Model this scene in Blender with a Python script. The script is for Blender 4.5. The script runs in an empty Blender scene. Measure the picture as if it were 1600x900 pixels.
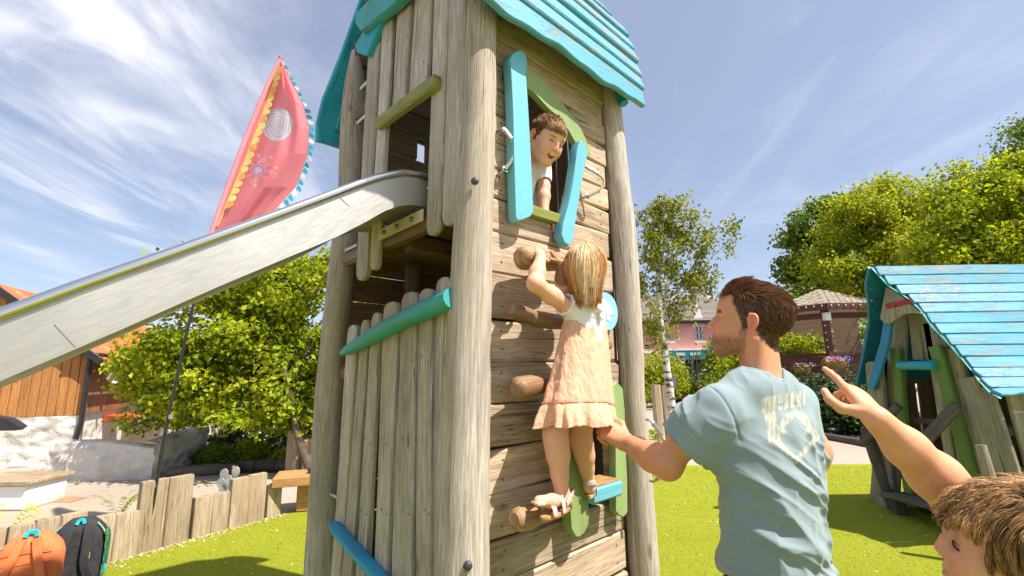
import bpy, bmesh, math, random
import numpy as np
from mathutils import Vector, Matrix, noise as mnoise
random.seed(7); rng = np.random.default_rng(11)
SC = bpy.context.scene
COL = SC.collection

# ------------------------------------------------------------ camera
FOC = 715.0
PITCH = math.atan(130/FOC); ROLL = math.radians(.7)
_f = np.array([0, math.cos(PITCH), math.sin(PITCH)])
_u0 = np.array([0, -math.sin(PITCH), math.cos(PITCH)]); _r0 = np.array([1.0, 0, 0])
CR = math.cos(ROLL)*_r0 - math.sin(ROLL)*_u0
CU = math.sin(ROLL)*_r0 + math.cos(ROLL)*_u0
CC = np.array([0, 0, 1.5])
cam_data = bpy.data.cameras.new('camera'); cam = bpy.data.objects.new('camera', cam_data); COL.objects.link(cam)
cam_data.sensor_width = 36; cam_data.lens = 36*FOC/1600; cam_data.clip_start = .05; cam_data.clip_end = 2000
M = Matrix.Identity(4)
for i in range(3):
    M[i][0] = CR[i]; M[i][1] = CU[i]; M[i][2] = -_f[i]; M[i][3] = CC[i]
cam.matrix_world = M
SC.camera = cam
def ray(x, y): return _f + (x-800)/FOC*CR - (y-450)/FOC*CU
def atY(x, y, Y):
    d = ray(x, y); return CC + d*(Y/d[1])
def gnd(x, y, z=0.0):
    d = ray(x, y); return CC + d*((z-1.5)/d[2])
def onplane(x, y, P, n):
    d = ray(x, y); return CC + d*(((P-CC)@n)/(d@n))

# ------------------------------------------------------------ light
SUN_AZ, SUN_EL = math.radians(-25), math.radians(56)          # azimuth from +X towards +Y
sdir = Vector((math.cos(SUN_EL)*math.cos(SUN_AZ), math.cos(SUN_EL)*math.sin(SUN_AZ), math.sin(SUN_EL)))
sl = bpy.data.lights.new('sun', 'SUN'); sl.energy = 5.0; sl.angle = math.radians(.55); sl.color = (1, .93, .82)
so = bpy.data.objects.new('sun', sl); COL.objects.link(so); so.location = (6, 0, 12)
so.rotation_euler = sdir.to_track_quat('Z', 'Y').to_euler()
SC.view_settings.view_transform = 'Standard'; SC.view_settings.look = 'None'
SC.view_settings.gamma = 1; SC.view_settings.exposure = .82
world = bpy.data.worlds.new('World'); SC.world = world; world.use_nodes = True
def build_world():
    nt = world.node_tree; N = nt.nodes; L = nt.links; N.clear()
    out = N.new('ShaderNodeOutputWorld'); bg = N.new('ShaderNodeBackground'); bg.inputs[1].default_value = .088
    sky = N.new('ShaderNodeTexSky'); sky.sky_type = 'NISHITA'; sky.sun_disc = False
    sky.sun_elevation = SUN_EL; sky.sun_rotation = math.radians(90) - SUN_AZ
    sky.air_density = 1.0; sky.dust_density = 1.2; sky.ozone_density = 2.2
    tc = N.new('ShaderNodeTexCoord'); sp = N.new('ShaderNodeSeparateXYZ'); L.new(tc.outputs['Generated'], sp.inputs[0])
    def mth(op, a, b=None, c=None):
        m = N.new('ShaderNodeMath'); m.operation = op
        for i, v in enumerate((a, b, c)):
            if v is None: continue
            if isinstance(v, (int, float)): m.inputs[i].default_value = v
            else: L.new(v, m.inputs[i])
        return m.outputs[0]
    zz = mth('MAXIMUM', mth('ADD', sp.outputs[2], .12), .05)
    cx = N.new('ShaderNodeCombineXYZ'); L.new(mth('DIVIDE', sp.outputs[0], zz), cx.inputs[0]); L.new(mth('DIVIDE', sp.outputs[1], zz), cx.inputs[1])
    def layer(rot, scale, loc, sc, det, rough, dist, lo, hi):
        mp = N.new('ShaderNodeMapping'); mp.inputs['Rotation'].default_value = (0, 0, math.radians(rot)); mp.inputs['Scale'].default_value = scale
        mp.inputs['Location'].default_value = loc
        L.new(cx.outputs[0], mp.inputs[0])
        n = N.new('ShaderNodeTexNoise'); n.inputs['Scale'].default_value = sc; n.inputs['Detail'].default_value = det
        n.inputs['Roughness'].default_value = rough; n.inputs['Distortion'].default_value = dist
        L.new(mp.outputs[0], n.inputs['Vector'])
        r = N.new('ShaderNodeMapRange'); r.interpolation_type = 'SMOOTHSTEP'; L.new(n.outputs[0], r.inputs[0])
        r.inputs[1].default_value = lo; r.inputs[2].default_value = hi
        return r.outputs[0]
    big = layer(20, (.55, .9, 1), (1.3, .4, 0), 1.0, 4, .5, .3, .40, .66)
    st = layer(28, (1.7, .55, 1), (0.2, 3.1, 0), 1.1, 9, .60, .9, .40, .72)
    st2 = layer(40, (2.6, .8, 1), (5.2, 1.1, 0), 1.9, 8, .6, .6, .52, .78)
    # more cloud towards the left of the view (west), thin veil elsewhere
    wx = N.new('ShaderNodeMapRange'); wx.interpolation_type = 'SMOOTHSTEP'; L.new(sp.outputs[0], wx.inputs[0])
    wx.inputs[1].default_value = .15; wx.inputs[2].default_value = -.65; wx.inputs[3].default_value = .30; wx.inputs[4].default_value = 1.3
    hz = N.new('ShaderNodeMapRange'); L.new(sp.outputs[2], hz.inputs[0])
    hz.inputs[1].default_value = .1; hz.inputs[2].default_value = .32; hz.inputs[3].default_value = .25; hz.inputs[4].default_value = 1.0
    c = mth('MULTIPLY', st, mth('MULTIPLY_ADD', big, .85, .15))
    c = mth('ADD', c, mth('MULTIPLY', st2, .28))
    c = mth('MULTIPLY', c, wx.outputs[0]); c = mth('MULTIPLY', c, hz.outputs[0])
    c = mth('ADD', c, .10); c = mth('MINIMUM', c, .92)
    mix = N.new('ShaderNodeMix'); mix.data_type = 'RGBA'
    veil = N.new('ShaderNodeMix'); veil.data_type = 'RGBA'; veil.inputs[0].default_value = .16
    L.new(sky.outputs[0], veil.inputs[6]); veil.inputs[7].default_value = (4.6, 5.0, 7.0, 1)
    L.new(c, mix.inputs[0]); L.new(veil.outputs[2], mix.inputs[6]); mix.inputs[7].default_value = (8.2, 8.1, 8.5, 1)
    L.new(mix.outputs[2], bg.inputs[0]); L.new(bg.outputs[0], out.inputs[0])
build_world()

# ------------------------------------------------------------ materials
def rgb(h):
    h = h.lstrip('#'); v = [int(h[i:i+2], 16)/255 for i in (0, 2, 4)]
    return tuple(((c+.055)/1.055)**2.4 if c > .04045 else c/12.92 for c in v) + (1,)
class NT:
    def __init__(s, name, rough=.7):
        s.m = bpy.data.materials.new(name); s.m.use_nodes = True; s.t = s.m.node_tree; s.N = s.t.nodes; s.L = s.t.links
        s.b = s.N['Principled BSDF']; s.b.inputs['Roughness'].default_value = rough
        s.out = s.N['Material Output']
    def n(s, t, **kw):
        x = s.N.new('ShaderNode'+t)
        for k, v in kw.items(): setattr(x, k, v)
        return x
    def put(s, sock, v):
        if v is None: return
        if hasattr(v, 'is_output') or isinstance(v, bpy.types.NodeSocket): s.L.new(v, sock)
        else: sock.default_value = v
    def coord(s, kind='UV', scale=(1, 1, 1), rand=True, rot=(0, 0, 0)):
        tc = s.n('TexCoord'); mp = s.n('Mapping'); s.L.new(tc.outputs[kind], mp.inputs[0])
        mp.inputs['Scale'].default_value = scale; mp.inputs['Rotation'].default_value = rot
        if rand:
            oi = s.n('ObjectInfo'); m = s.n('Math', operation='MULTIPLY'); s.L.new(oi.outputs['Random'], m.inputs[0]); m.inputs[1].default_value = 37.3
            c = s.n('CombineXYZ'); s.L.new(m.outputs[0], c.inputs[0]); s.L.new(m.outputs[0], c.inputs[1]); s.L.new(m.outputs[0], c.inputs[2])
            s.L.new(c.outputs[0], mp.inputs['Location'])
        return mp.outputs[0]
    def noise(s, vec, sc=5, det=4, rough=.5, dist=0):
        x = s.n('TexNoise'); s.L.new(vec, x.inputs['Vector']); x.inputs['Scale'].default_value = sc; x.inputs['Detail'].default_value = det
        x.inputs['Roughness'].default_value = rough; x.inputs['Distortion'].default_value = dist
        return x.outputs[0]
    def voro(s, vec, sc=5, feature='F1', out='Distance', rand=1):
        x = s.n('TexVoronoi', feature=feature); s.L.new(vec, x.inputs['Vector']); x.inputs['Scale'].default_value = sc
        x.inputs['Randomness'].default_value = rand
        return x.outputs[out]
    def ramp(s, fac, stops):
        x = s.n('ValToRGB'); s.L.new(fac, x.inputs[0]); e = x.color_ramp.elements
        while len(e) < len(stops): e.new(.5)
        for el, (p, c) in zip(e, stops):
            el.position = p; el.color = c if len(c) == 4 else tuple(c)+(1,)
        return x.outputs[0]
    def rng(s, v, a, b, c=0, d=1, smooth=True):
        x = s.n('MapRange'); s.L.new(v, x.inputs[0])
        if smooth: x.interpolation_type = 'SMOOTHSTEP'
        for i, k in enumerate((a, b, c, d)): x.inputs[i+1].default_value = k
        return x.outputs[0]
    def mix(s, fac, a, b, mode='MIX'):
        x = s.n('Mix', data_type='RGBA', blend_type=mode); s.put(x.inputs[0], fac); s.put(x.inputs[6], a); s.put(x.inputs[7], b)
        return x.outputs[2]
    def math(s, op, a, b=None):
        x = s.n('Math', operation=op); s.put(x.inputs[0], a); s.put(x.inputs[1], b); return x.outputs[0]
    def attr(s, name='Col'):
        x = s.n('Attribute'); x.attribute_name = name; return x.outputs['Color']
    def randval(s, lo, hi):
        oi = s.n('ObjectInfo'); return s.rng(oi.outputs['Random'], 0, 1, lo, hi, False)
    def hsv(s, col, val=None, sat=None, hue=None):
        x = s.n('HueSaturation'); s.put(x.inputs['Color'], col); s.put(x.inputs['Value'], val); s.put(x.inputs['Saturation'], sat); s.put(x.inputs['Hue'], hue)
        return x.outputs[0]
    def bump(s, h, strength=.3, dist=.01):
        x = s.n('Bump'); x.inputs['Strength'].default_value = strength; x.inputs['Distance'].default_value = dist
        s.L.new(h, x.inputs['Height'])
        old = s.b.inputs['Normal']
        if old.is_linked: s.L.new(old.links[0].from_socket, x.inputs['Normal'])
        s.L.new(x.outputs[0], s.b.inputs['Normal'])
    def base(s, c): s.put(s.b.inputs['Base Color'], c)
def wood(name, dark, mid, light, tint=None, tintamt=0., var=(.82, 1.15), crack=.8, rough=.82, gs=1.0):
    m = NT(name, rough)
    v = m.coord('UV', (60*gs, 2.6*gs, 1)); g = m.noise(v, 1, 7, .68, .9)
    v2 = m.coord('UV', (290*gs, 11*gs, 1)); fine = m.noise(v2, 1, 4, .65, .3)
    v3 = m.coord('UV', (9, 3.0, 1)); bl = m.noise(v3, 1, 6, .7, .4)
    col = m.ramp(g, [(.22, dark), (.46, mid), (.72, light)])
    col = m.mix(m.rng(fine, .35, .68, 0, .75), col, m.mix(1, col, (.45, .43, .40, 1), 'MULTIPLY'))
    col = m.mix(m.rng(bl, .42, .70, 0, .38), col, dark)
    if tint: col = m.mix(m.rng(m.noise(m.coord('UV', (3, .8, 1)), 1, 3, .6), .42, .62, 0, tintamt), col, tint)
    v4 = m.coord('UV', (38*gs, .9*gs, 1)); ck = m.noise(v4, 1, 4, .55, .9)
    line = m.math('ABSOLUTE', m.math('SUBTRACT', ck, .5)); cr = m.rng(line, .0, .016, crack, 0)
    gate = m.rng(m.noise(m.coord('UV', (3, 1.4, 1)), 1, 2), .5, .62, 0, 1)
    cr = m.math('MULTIPLY', cr, gate)
    # knots
    kv = m.voro(m.coord('UV', (7, 2.6, 1)), 1.0); kn = m.rng(kv, .045, .12, .75, 0)
    col = m.mix(kn, col, m.mix(1, col, (.42, .32, .24, 1), 'MULTIPLY'))
    col = m.mix(cr, col, (.025, .02, .016, 1))
    col = m.hsv(col, m.randval(*var)); m.base(col)
    h = m.math('ADD', m.math('MULTIPLY', g, .5), m.math('MULTIPLY', fine, .5)); h = m.math('SUBTRACT', h, m.math('MULTIPLY', cr, .9))
    m.bump(h, .6, .0045)
    return m.m
def paint(name, col, worn=(.38, .33, .27, 1), wear=.15, rough=.5, var=(.93, 1.06), dark=None):
    m = NT(name, rough)
    v = m.coord('UV', (30, 2.0, 1)); g = m.noise(v, 1, 6, .65, .4)
    v2 = m.coord('UV', (9, 2.6, 1)); n2 = m.noise(v2, 1, 8, .72, .5)
    v3 = m.coord('UV', (140, 9, 1)); fine = m.noise(v3, 1, 3, .6)
    dk = dark or tuple(c*.62 for c in col[:3])+(1,)
    c = m.mix(m.rng(g, .3, .72, .0, .62), col, dk)
    c = m.mix(m.rng(m.noise(m.coord('UV', (14, 5, 1)), 1, 6, .7), .45, .75, 0, .35), c, m.mix(1, c, (.70, .66, .58, 1), 'MULTIPLY'))
    c = m.mix(m.rng(m.noise(m.coord('UV', (4, 3, 1)), 1, 3), .3, .7, 0, .22), c, tuple(min(1, x*1.35+.03) for x in col[:3])+(1,))
    w = m.rng(m.math('ADD', m.math('MULTIPLY', n2, .62), m.math('MULTIPLY', fine, .38)), .685-wear*.9, .755-wear*.9, 0, .85)
    c = m.mix(w, c, worn); c = m.hsv(c, m.randval(*var)); m.base(c)
    m.b.inputs['Specular IOR Level'].default_value = .35
    m.bump(m.math('ADD', m.math('SUBTRACT', m.math('MULTIPLY', g, .6), m.math('MULTIPLY', w, .6)), m.math('MULTIPLY', fine, .4)), .75, .0045)
    return m.m
def plain(name, col, rough=.6, nsc=8, amt=.18, bump=.15, kind='Object', metal=0, bs=60, bd=.003, var=None, spec=.5):
    m = NT(name, rough); v = m.coord(kind, (1, 1, 1))
    n = m.noise(v, nsc, 5, .6); c = m.mix(m.rng(n, .3, .7), tuple(x*(1-amt) for x in col[:3])+(1,), tuple(min(1, x*(1+amt)) for x in col[:3])+(1,))
    if var: c = m.hsv(c, m.randval(*var))
    m.base(c); m.b.inputs['Metallic'].default_value = metal; m.b.inputs['Specular IOR Level'].default_value = spec
    if bump: m.bump(m.noise(v, bs, 4, .6), bump, bd)
    return m.m
def leafmat(name, cols, trans=.45, rough=.55):
    m = NT(name, rough)
    a = m.n('Attribute'); a.attribute_name = 'Col'; sep = m.n('SeparateColor'); m.L.new(a.outputs['Color'], sep.inputs[0])
    c = m.ramp(sep.outputs[0], cols)
    m.base(c); tr = m.n('BsdfTranslucent'); m.L.new(m.mix(1, c, (1.25, 1.15, .45, 1), 'MULTIPLY'), tr.inputs[0])
    mx = m.n('MixShader'); mx.inputs[0].default_value = trans; m.L.new(m.b.outputs[0], mx.inputs[1]); m.L.new(tr.outputs[0], mx.inputs[2])
    m.L.new(mx.outputs[0], m.out.inputs[0]); m.b.inputs['Specular IOR Level'].default_value = .35
    return m.m
def vcol(name, rough=.8, bump=.2, bs=300, bd=.001, sss=0, fine=None, sheen=0, spec=.3):
    m = NT(name, rough); c = m.attr('Col')
    v = m.coord('Object', (1, 1, 1))
    if fine: c = m.mix(m.rng(m.noise(v, fine[0], 4, .65), .3, .7, 0, fine[1]), c, m.mix(1, c, fine[2], 'MULTIPLY'))
    m.base(c); m.b.inputs['Specular IOR Level'].default_value = spec
    if sss:
        m.b.inputs['Subsurface Weight'].default_value = sss; m.b.inputs['Subsurface Radius'].default_value = (1, .35, .2)
        m.b.inputs['Subsurface Scale'].default_value = .006
    if sheen: m.b.inputs['Sheen Weight'].default_value = sheen
    if bump: m.bump(m.noise(v, bs, 4, .6), bump, bd)
    return m.m

MT = {}
MT['grey_log'] = wood('weathered_log', (.20, .165, .135, 1), (.49, .435, .375, 1), (.72, .66, .585, 1), (.32, .24, .15, 1), .3)
MT['grey_slat'] = wood('weathered_slat', (.21, .175, .14, 1), (.49, .44, .38, 1), (.72, .66, .59, 1), (.30, .24, .16, 1), .3)
MT['warm_plank'] = wood('weathered_plank', (.25, .165, .10, 1), (.57, .43, .305, 1), (.76, .62, .47, 1), (.34, .235, .14, 1), .3, gs=.9)
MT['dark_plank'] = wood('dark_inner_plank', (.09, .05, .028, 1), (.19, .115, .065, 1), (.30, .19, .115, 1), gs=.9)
MT['hold_wood'] = wood('climbing_hold_wood', (.13, .065, .03, 1), (.36, .20, .095, 1), (.58, .39, .22, 1), (.17, .09, .04, 1), .7, rough=.55, gs=.8)
MT['play_wood'] = wood('mossy_playhouse_wood', (.15, .13, .09, 1), (.35, .315, .235, 1), (.52, .475, .385, 1), (.20, .20, .07, 1), .4)
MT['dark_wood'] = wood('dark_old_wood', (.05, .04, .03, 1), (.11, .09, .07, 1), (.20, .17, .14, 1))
MT['palisade'] = wood('palisade_wood', (.22, .15, .09, 1), (.44, .34, .225, 1), (.60, .50, .36, 1), (.27, .19, .11, 1), .6, gs=.8)
MT['bench_wood'] = wood('bench_wood', (.26, .12, .035, 1), (.48, .25, .08, 1), (.60, .36, .15, 1), gs=.8, crack=.3)
MT['teal_rail'] = paint('teal_paint', (.04, .32, .33, 1), wear=.12, dark=(.02, .20, .22, 1))
MT['teal_under'] = paint('teal_blue_paint', (.02, .33, .45, 1), wear=.03, dark=(.01, .22, .33, 1))
MT['sky_paint'] = paint('sky_blue_paint', (.13, .40, .50, 1), wear=.14, worn=(.42, .36, .28, 1), dark=(.12, .42, .54, 1))
MT['roof_paint'] = paint('roof_blue_paint', (.085, .34, .50, 1), wear=.21, worn=(.22, .27, .27, 1), dark=(.05, .26, .38, 1))
MT['blue_bar'] = paint('blue_bar_paint', (.03, .33, .52, 1), wear=.16, worn=(.06, .05, .06, 1), dark=(.02, .2, .36, 1))
MT['green_paint'] = paint('pale_green_paint', (.25, .34, .13, 1), worn=(.40, .34, .22, 1), wear=.16, dark=(.18, .28, .08, 1))
MT['moss_green'] = paint('mossy_green_paint', (.24, .26, .05, 1), worn=(.20, .15, .07, 1), wear=.20, dark=(.15, .17, .03, 1))
MT['dark_green'] = paint('old_green_paint', (.10, .19, .03, 1), worn=(.10, .12, .05, 1), wear=.12, dark=(.06, .12, .02, 1))
m = NT('brushed_steel', .34); v = m.coord('UV', (9, 60, 1)); g = m.noise(v, 3, 3)
m.base(m.mix(m.rng(m.noise(m.coord('UV', (2, 1.5, 1)), 1, 4), .3, .7), (.40, .385, .36, 1), (.56, .54, .50, 1))); m.b.inputs['Metallic'].default_value = .75
m.put(m.b.inputs['Roughness'], m.rng(g, .2, .8, .36, .52)); m.bump(g, .08, .001); MT['steel'] = m.m
m = NT('polished_steel_tube', .22); m.b.inputs['Metallic'].default_value = 1; m.base((.66, .65, .64, 1)); v = m.coord('UV', (60, 3, 1)); m.bump(m.noise(v, 1, 3), .05, .001); MT['tube'] = m.m
MT['bolt'] = plain('dark_rubber_cap', (.05, .05, .06, 1), .45)
MT['zinc'] = plain('zinc_fitting', (.45, .45, .44, 1), .35, metal=.8)
MT['rope'] = plain('tan_rope', (.50, .38, .22, 1), .8, 90, .35, .6, bs=220, bd=.003)
MT['white_paint'] = plain('white_paint', (.78, .77, .74, 1), .6, 6, .05)
MT['black_metal'] = plain('black_metal', (.02, .02, .022, 1), .4)

# ------------------------------------------------------------ mesh building
def V3(p): return np.array([float(p[0]), float(p[1]), float(p[2])])
def unit(v): v = np.asarray(v, float); n = np.linalg.norm(v); return v/n if n > 1e-12 else v
class MB:
    def __init__(s): s.v = []; s.f = []; s.uv = []; s.c = None
    def add(s, vs, fs, uvs=None):
        o = len(s.v); s.v += [tuple(map(float, p)) for p in vs]
        for i, f in enumerate(fs):
            s.f.append(tuple(o+k for k in f))
            s.uv.append(uvs[i] if uvs is not None else [(0, 0)]*len(f))
        return s
    def sweep(s, C, W, T, hw, ht, kind='board', n=10, ch=.22, capuv=True, off=0.0):
        """ring swept through centres C; W,T frames (one or many); hw,ht half sizes"""
        C = [V3(c) for c in C]; k = len(C)
        W = [unit(w) for w in W] if np.ndim(W) == 2 else [unit(W)]*k
        T = [unit(t) for t in T] if np.ndim(T) == 2 else [unit(T)]*k
        hw = list(hw) if np.ndim(hw) else [hw]*k; ht = list(ht) if np.ndim(ht) else [ht]*k
        vs = []; per = []
        if kind == 'board':
            pr = lambda a, b: (lambda q: [(a-q, -b), (a, -b+q), (a, b-q), (a-q, b), (-a+q, b), (-a, b-q), (-a, -b+q), (-a+q, -b)])(min(a, b)*ch*2 if min(a, b)*ch < a*.9 else a*.5)
            n = 8
        else:
            pr = lambda a, b: [(a*math.cos(2*math.pi*i/n-math.pi/2), b*math.sin(2*math.pi*i/n-math.pi/2)) for i in range(n)]
        L = 0; Ls = []
        for i in range(k):
            if i: L += float(np.linalg.norm(C[i]-C[i-1]))
            Ls.append(L)
            ring = pr(hw[i], ht[i]); vs += [C[i]+W[i]*a+T[i]*b for a, b in ring]
        m = max(range(k), key=lambda i: hw[i]); ring = pr(hw[m], ht[m]); g = [0]
        for i in range(n): a, b = ring[i], ring[(i+1) % n]; g.append(g[-1]+math.hypot(a[0]-b[0], a[1]-b[1]))
        fs = []; uv = []
        for i in range(k-1):
            for j in range(n):
                j2 = (j+1) % n
                fs.append((i*n+j, i*n+j2, (i+1)*n+j2, (i+1)*n+j)); uv.append([(g[j]+off, Ls[i]), (g[j+1]+off, Ls[i]), (g[j+1]+off, Ls[i+1]), (g[j]+off, Ls[i+1])])
        fs.append(tuple(range(n))[::-1]); uv.append([(a*.5, b*.3) for a, b in pr(hw[0], ht[0])][::-1])
        fs.append(tuple((k-1)*n+j for j in range(n))); uv.append([(a*.5+.3, b*.3+.2) for a, b in pr(hw[-1], ht[-1])])
        return s.add(vs, fs, uv)
    def tube(s, P, r, n=8, ell=None):
        """round tube through points P (parallel frames)"""
        P = [V3(p) for p in P]; k = len(P); tan = []
        for i in range(k): tan.append(unit(P[min(i+1, k-1)]-P[max(i-1, 0)]))
        up = np.array([0, 0, 1.0]) if abs(tan[0][2]) < .9 else np.array([1.0, 0, 0])
        Ws = []; Ts = []; w = unit(np.cross(tan[0], up))
        for t in tan:
            w = unit(w-t*(w@t)); Ws.append(w); Ts.append(np.cross(t, w))
        r = list(r) if np.ndim(r) else [r]*k
        return s.sweep(P, np.array(Ws), np.array(Ts), r, [x*(ell or 1) for x in r], 'round', n)
    def box(s, c, size, R=None, ch=.08):
        c = V3(c); R = np.eye(3) if R is None else np.array(R); h = np.array(size)/2
        ax = int(np.argmax(size)); o = [i for i in range(3) if i != ax]
        w, t = o[0], o[1]
        if np.linalg.det(np.array([R[:, w], R[:, t], R[:, ax]])) < 0: w, t = t, w
        q = min(h[w], h[t])*ch
        C = [c-R[:, ax]*h[ax], c-R[:, ax]*(h[ax]-q), c+R[:, ax]*(h[ax]-q), c+R[:, ax]*h[ax]]
        return s.sweep(C, R[:, w], R[:, t], [h[w]-q, h[w], h[w], h[w]-q], [h[t]-q, h[t], h[t], h[t]-q], 'board', ch=ch)
    def prism(s, poly, X, Y, O, N, thick, uvs=1.0):
        """polygon (2D list) in plane O+x X+y Y extruded along N by thick"""
        X, Y, O, N = map(V3, (X, Y, O, N)); n = len(poly)
        a = sum(poly[i][0]*poly[(i+1) % n][1]-poly[(i+1) % n][0]*poly[i][1] for i in range(n))
        if (a > 0) != (np.cross(X, Y)@N > 0): poly = poly[::-1]
        e = thick*.12
        cx = sum(p[0] for p in poly)/n; cy = sum(p[1] for p in poly)/n
        def ins(p): d = math.hypot(p[0]-cx, p[1]-cy)+1e-9; return (p[0]-(p[0]-cx)/d*e, p[1]-(p[1]-cy)/d*e)
        rings = [([ins(p) for p in poly], 0), (poly, e), (poly, thick-e), ([ins(p) for p in poly], thick)]
        vs = []
        for pl, h in rings: vs += [O+X*p[0]+Y*p[1]+N*h for p in pl]
        fs = [tuple(range(n))[::-1], tuple(3*n+i for i in range(n))]
        uv = [[(p[0]*uvs, p[1]*uvs) for p in poly][::-1], [(p[0]*uvs, p[1]*uvs) for p in poly]]
        per = 0
        for i in range(n):
            j = (i+1) % n; l = math.hypot(poly[i][0]-poly[j][0], poly[i][1]-poly[j][1])
            for q in range(3):
                fs.append((q*n+i, q*n+j, (q+1)*n+j, (q+1)*n+i)); uv.append([(q*.01, per), (q*.01, per+l), (q*.01+.01, per+l), (q*.01+.01, per)])
            per += l
        return s.add(vs, fs, uv)
    def quad(s, a, b, c, d, uv=None): return s.add([a, b, c, d], [(0, 1, 2, 3)], [uv or [(0, 0), (1, 0), (1, 1), (0, 1)]])
    def grid(s, fn, nu, nv, close=False, uvs=(1, 1)):
        vs = [fn(i/nu, j/nv) for j in range(nv+1) for i in range(nu+1)]; fs = []; uv = []
        for j in range(nv):
            for i in range(nu):
                a = j*(nu+1)+i; fs.append((a, a+1, a+nu+2, a+nu+1))
                uv.append([(i/nu*uvs[0], j/nv*uvs[1]), ((i+1)/nu*uvs[0], j/nv*uvs[1]), ((i+1)/nu*uvs[0], (j+1)/nv*uvs[1]), (i/nu*uvs[0], (j+1)/nv*uvs[1])])
        return s.add(vs, fs, uv)
    def ball(s, c, r, n=10, m=6, squash=(1, 1, 1)):
        c = V3(c); vs = [c+np.array([0, 0, r*squash[2]])]; fs = []
        for i in range(1, m):
            a = math.pi*i/m
            for j in range(n): b = 2*math.pi*j/n; vs.append(c+r*np.array([math.sin(a)*math.cos(b)*squash[0], math.sin(a)*math.sin(b)*squash[1], math.cos(a)*squash[2]]))
        vs.append(c-np.array([0, 0, r*squash[2]]))
        for j in range(n): fs.append((0, 1+j, 1+(j+1) % n)); fs.append((len(vs)-1, 1+(m-2)*n+(j+1) % n, 1+(m-2)*n+j))
        for i in range(m-2):
            for j in range(n): fs.append((1+i*n+j, 1+(i+1)*n+j, 1+(i+1)*n+(j+1) % n, 1+i*n+(j+1) % n))
        return s.add(vs, fs)
def arrmesh(name, v, f, col=None, smooth=True):
    """numpy mesh: f (n,k) or list"""
    me = bpy.data.meshes.new(name); v = np.asarray(v, np.float32); f = np.asarray(f, np.int32); k = f.shape[1]
    me.vertices.add(len(v)); me.vertices.foreach_set('co', v.ravel()); me.loops.add(f.size); me.loops.foreach_set('vertex_index', f.ravel())
    me.polygons.add(len(f)); me.polygons.foreach_set('loop_start', np.arange(0, f.size, k, dtype=np.int32))
    me.polygons.foreach_set('use_smooth', np.full(len(f), smooth))
    me.update(calc_edges=True)
    if col is not None:
        a = me.color_attributes.new('Col', 'FLOAT_COLOR', 'POINT'); c = np.ones((len(v), 4), np.float32); c[:, :3] = col; a.data.foreach_set('color', c.ravel())
    return me
def wloc(o):
    p = np.zeros(3)
    while o is not None: p += np.array(o.location); o = o.parent
    return p
def obj(name, mb, mat, parent=None, local=False, smooth=True, label=None, kind=None, auto=40):
    """one mesh object; vertices given in world space unless local"""
    if isinstance(mb, MB):
        o_ = np.zeros(3) if (local or parent is None) else wloc(parent)
        me = bpy.data.meshes.new(name); me.from_pydata([tuple(np.array(p)-o_) for p in mb.v], [], mb.f)
        u = me.uv_layers.new(name='UVMap'); u.data.foreach_set('uv', [x for f in mb.uv for p in f for x in p])
        me.polygons.foreach_set('use_smooth', [smooth]*len(me.polygons)); me.update()
        if smooth and auto and hasattr(me, 'set_sharp_from_angle'): me.set_sharp_from_angle(angle=math.radians(auto))
    else:
        me = mb
        if parent is not None and not local:
            o_ = wloc(parent); co = np.empty(len(me.vertices)*3, np.float32); me.vertices.foreach_get('co', co)
            co = (co.reshape(-1, 3)-o_).astype(np.float32); me.vertices.foreach_set('co', co.ravel()); me.update()
    me.materials.append(MT[mat] if isinstance(mat, str) else mat)
    ob = bpy.data.objects.new(name, me); COL.objects.link(ob)
    if parent is not None: ob.parent = parent
    if label: ob['label'] = label
    if kind: ob['kind'] = kind
    return ob
def thing(name, label, cat, loc=(0, 0, 0), group=None):
    o = bpy.data.objects.new(name, None); COL.objects.link(o); o.empty_display_size = .1; o.location = [float(x) for x in loc]
    o['label'] = label; o['category'] = cat
    if group: o['group'] = group
    return o
def tag(o, label, cat, group=None):
    o['label'] = label; o['category'] = cat
    if group: o['group'] = group
    return o
def struct(o): o['kind'] = 'structure'; return o
def inst(src, parent, loc=None):
    o = src.copy(); COL.objects.link(o); o.parent = parent
    if loc is not None: o.location = loc
    return o
def dup(root, loc, rotz=None, label=None, group=None, scale=None):
    r = root.copy(); COL.objects.link(r); r.location = [float(x) for x in loc]
    if rotz is not None: r.rotation_euler = (0, 0, rotz)
    if scale: r.scale = (scale,)*3
    if label: r['label'] = label
    if group: r['group'] = group
    for ch in list(root.children):
        c = ch.copy(); COL.objects.link(c); c.parent = r
        for g in list(ch.children):
            d = g.copy(); COL.objects.link(d); d.parent = c
    return r
def nz(x, y=0., z=0.): return mnoise.noise(Vector((x, y, z)))
def plankpts(A, B, W, hw0, hw1, ht, seed, round0=0., round1=0., n=14, wob=.05, bow=.004, T=None):
    """centres / widths for an irregular board from A to B; round = length of rounded end"""
    A, B = V3(A), V3(B); L = np.linalg.norm(B-A); W = unit(W); ts = []
    def ends(r): return [0, .12*r, .35*r, .7*r, r] if r > 0 else [0]
    ts = [x/L for x in ends(round0)] + [(i+1)/(n+1) for i in range(n) if round0/L < (i+1)/(n+1) < 1-round1/L] + [1-x/L for x in ends(round1)][::-1]
    C = []; hw = []; hts = []
    for t in ts:
        w = hw0+(hw1-hw0)*t; w *= 1+wob*nz(seed*3.1, t*L*2.3)*2+wob*.5*nz(seed*5.7, t*L*7)
        c = A+(B-A)*t + W*bow*2*nz(seed*1.7+9, t*L*1.6)
        q = ht
        for r, d in ((round0, t*L), (round1, (1-t)*L)):
            if r > 0 and d < r: k = math.sqrt(max(0, 1-(1-d/r)**2)); w *= .30+.70*k; q *= .78+.22*min(1, k)
        C.append(c); hw.append(w); hts.append(q)
    return C, hw, hts
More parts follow.
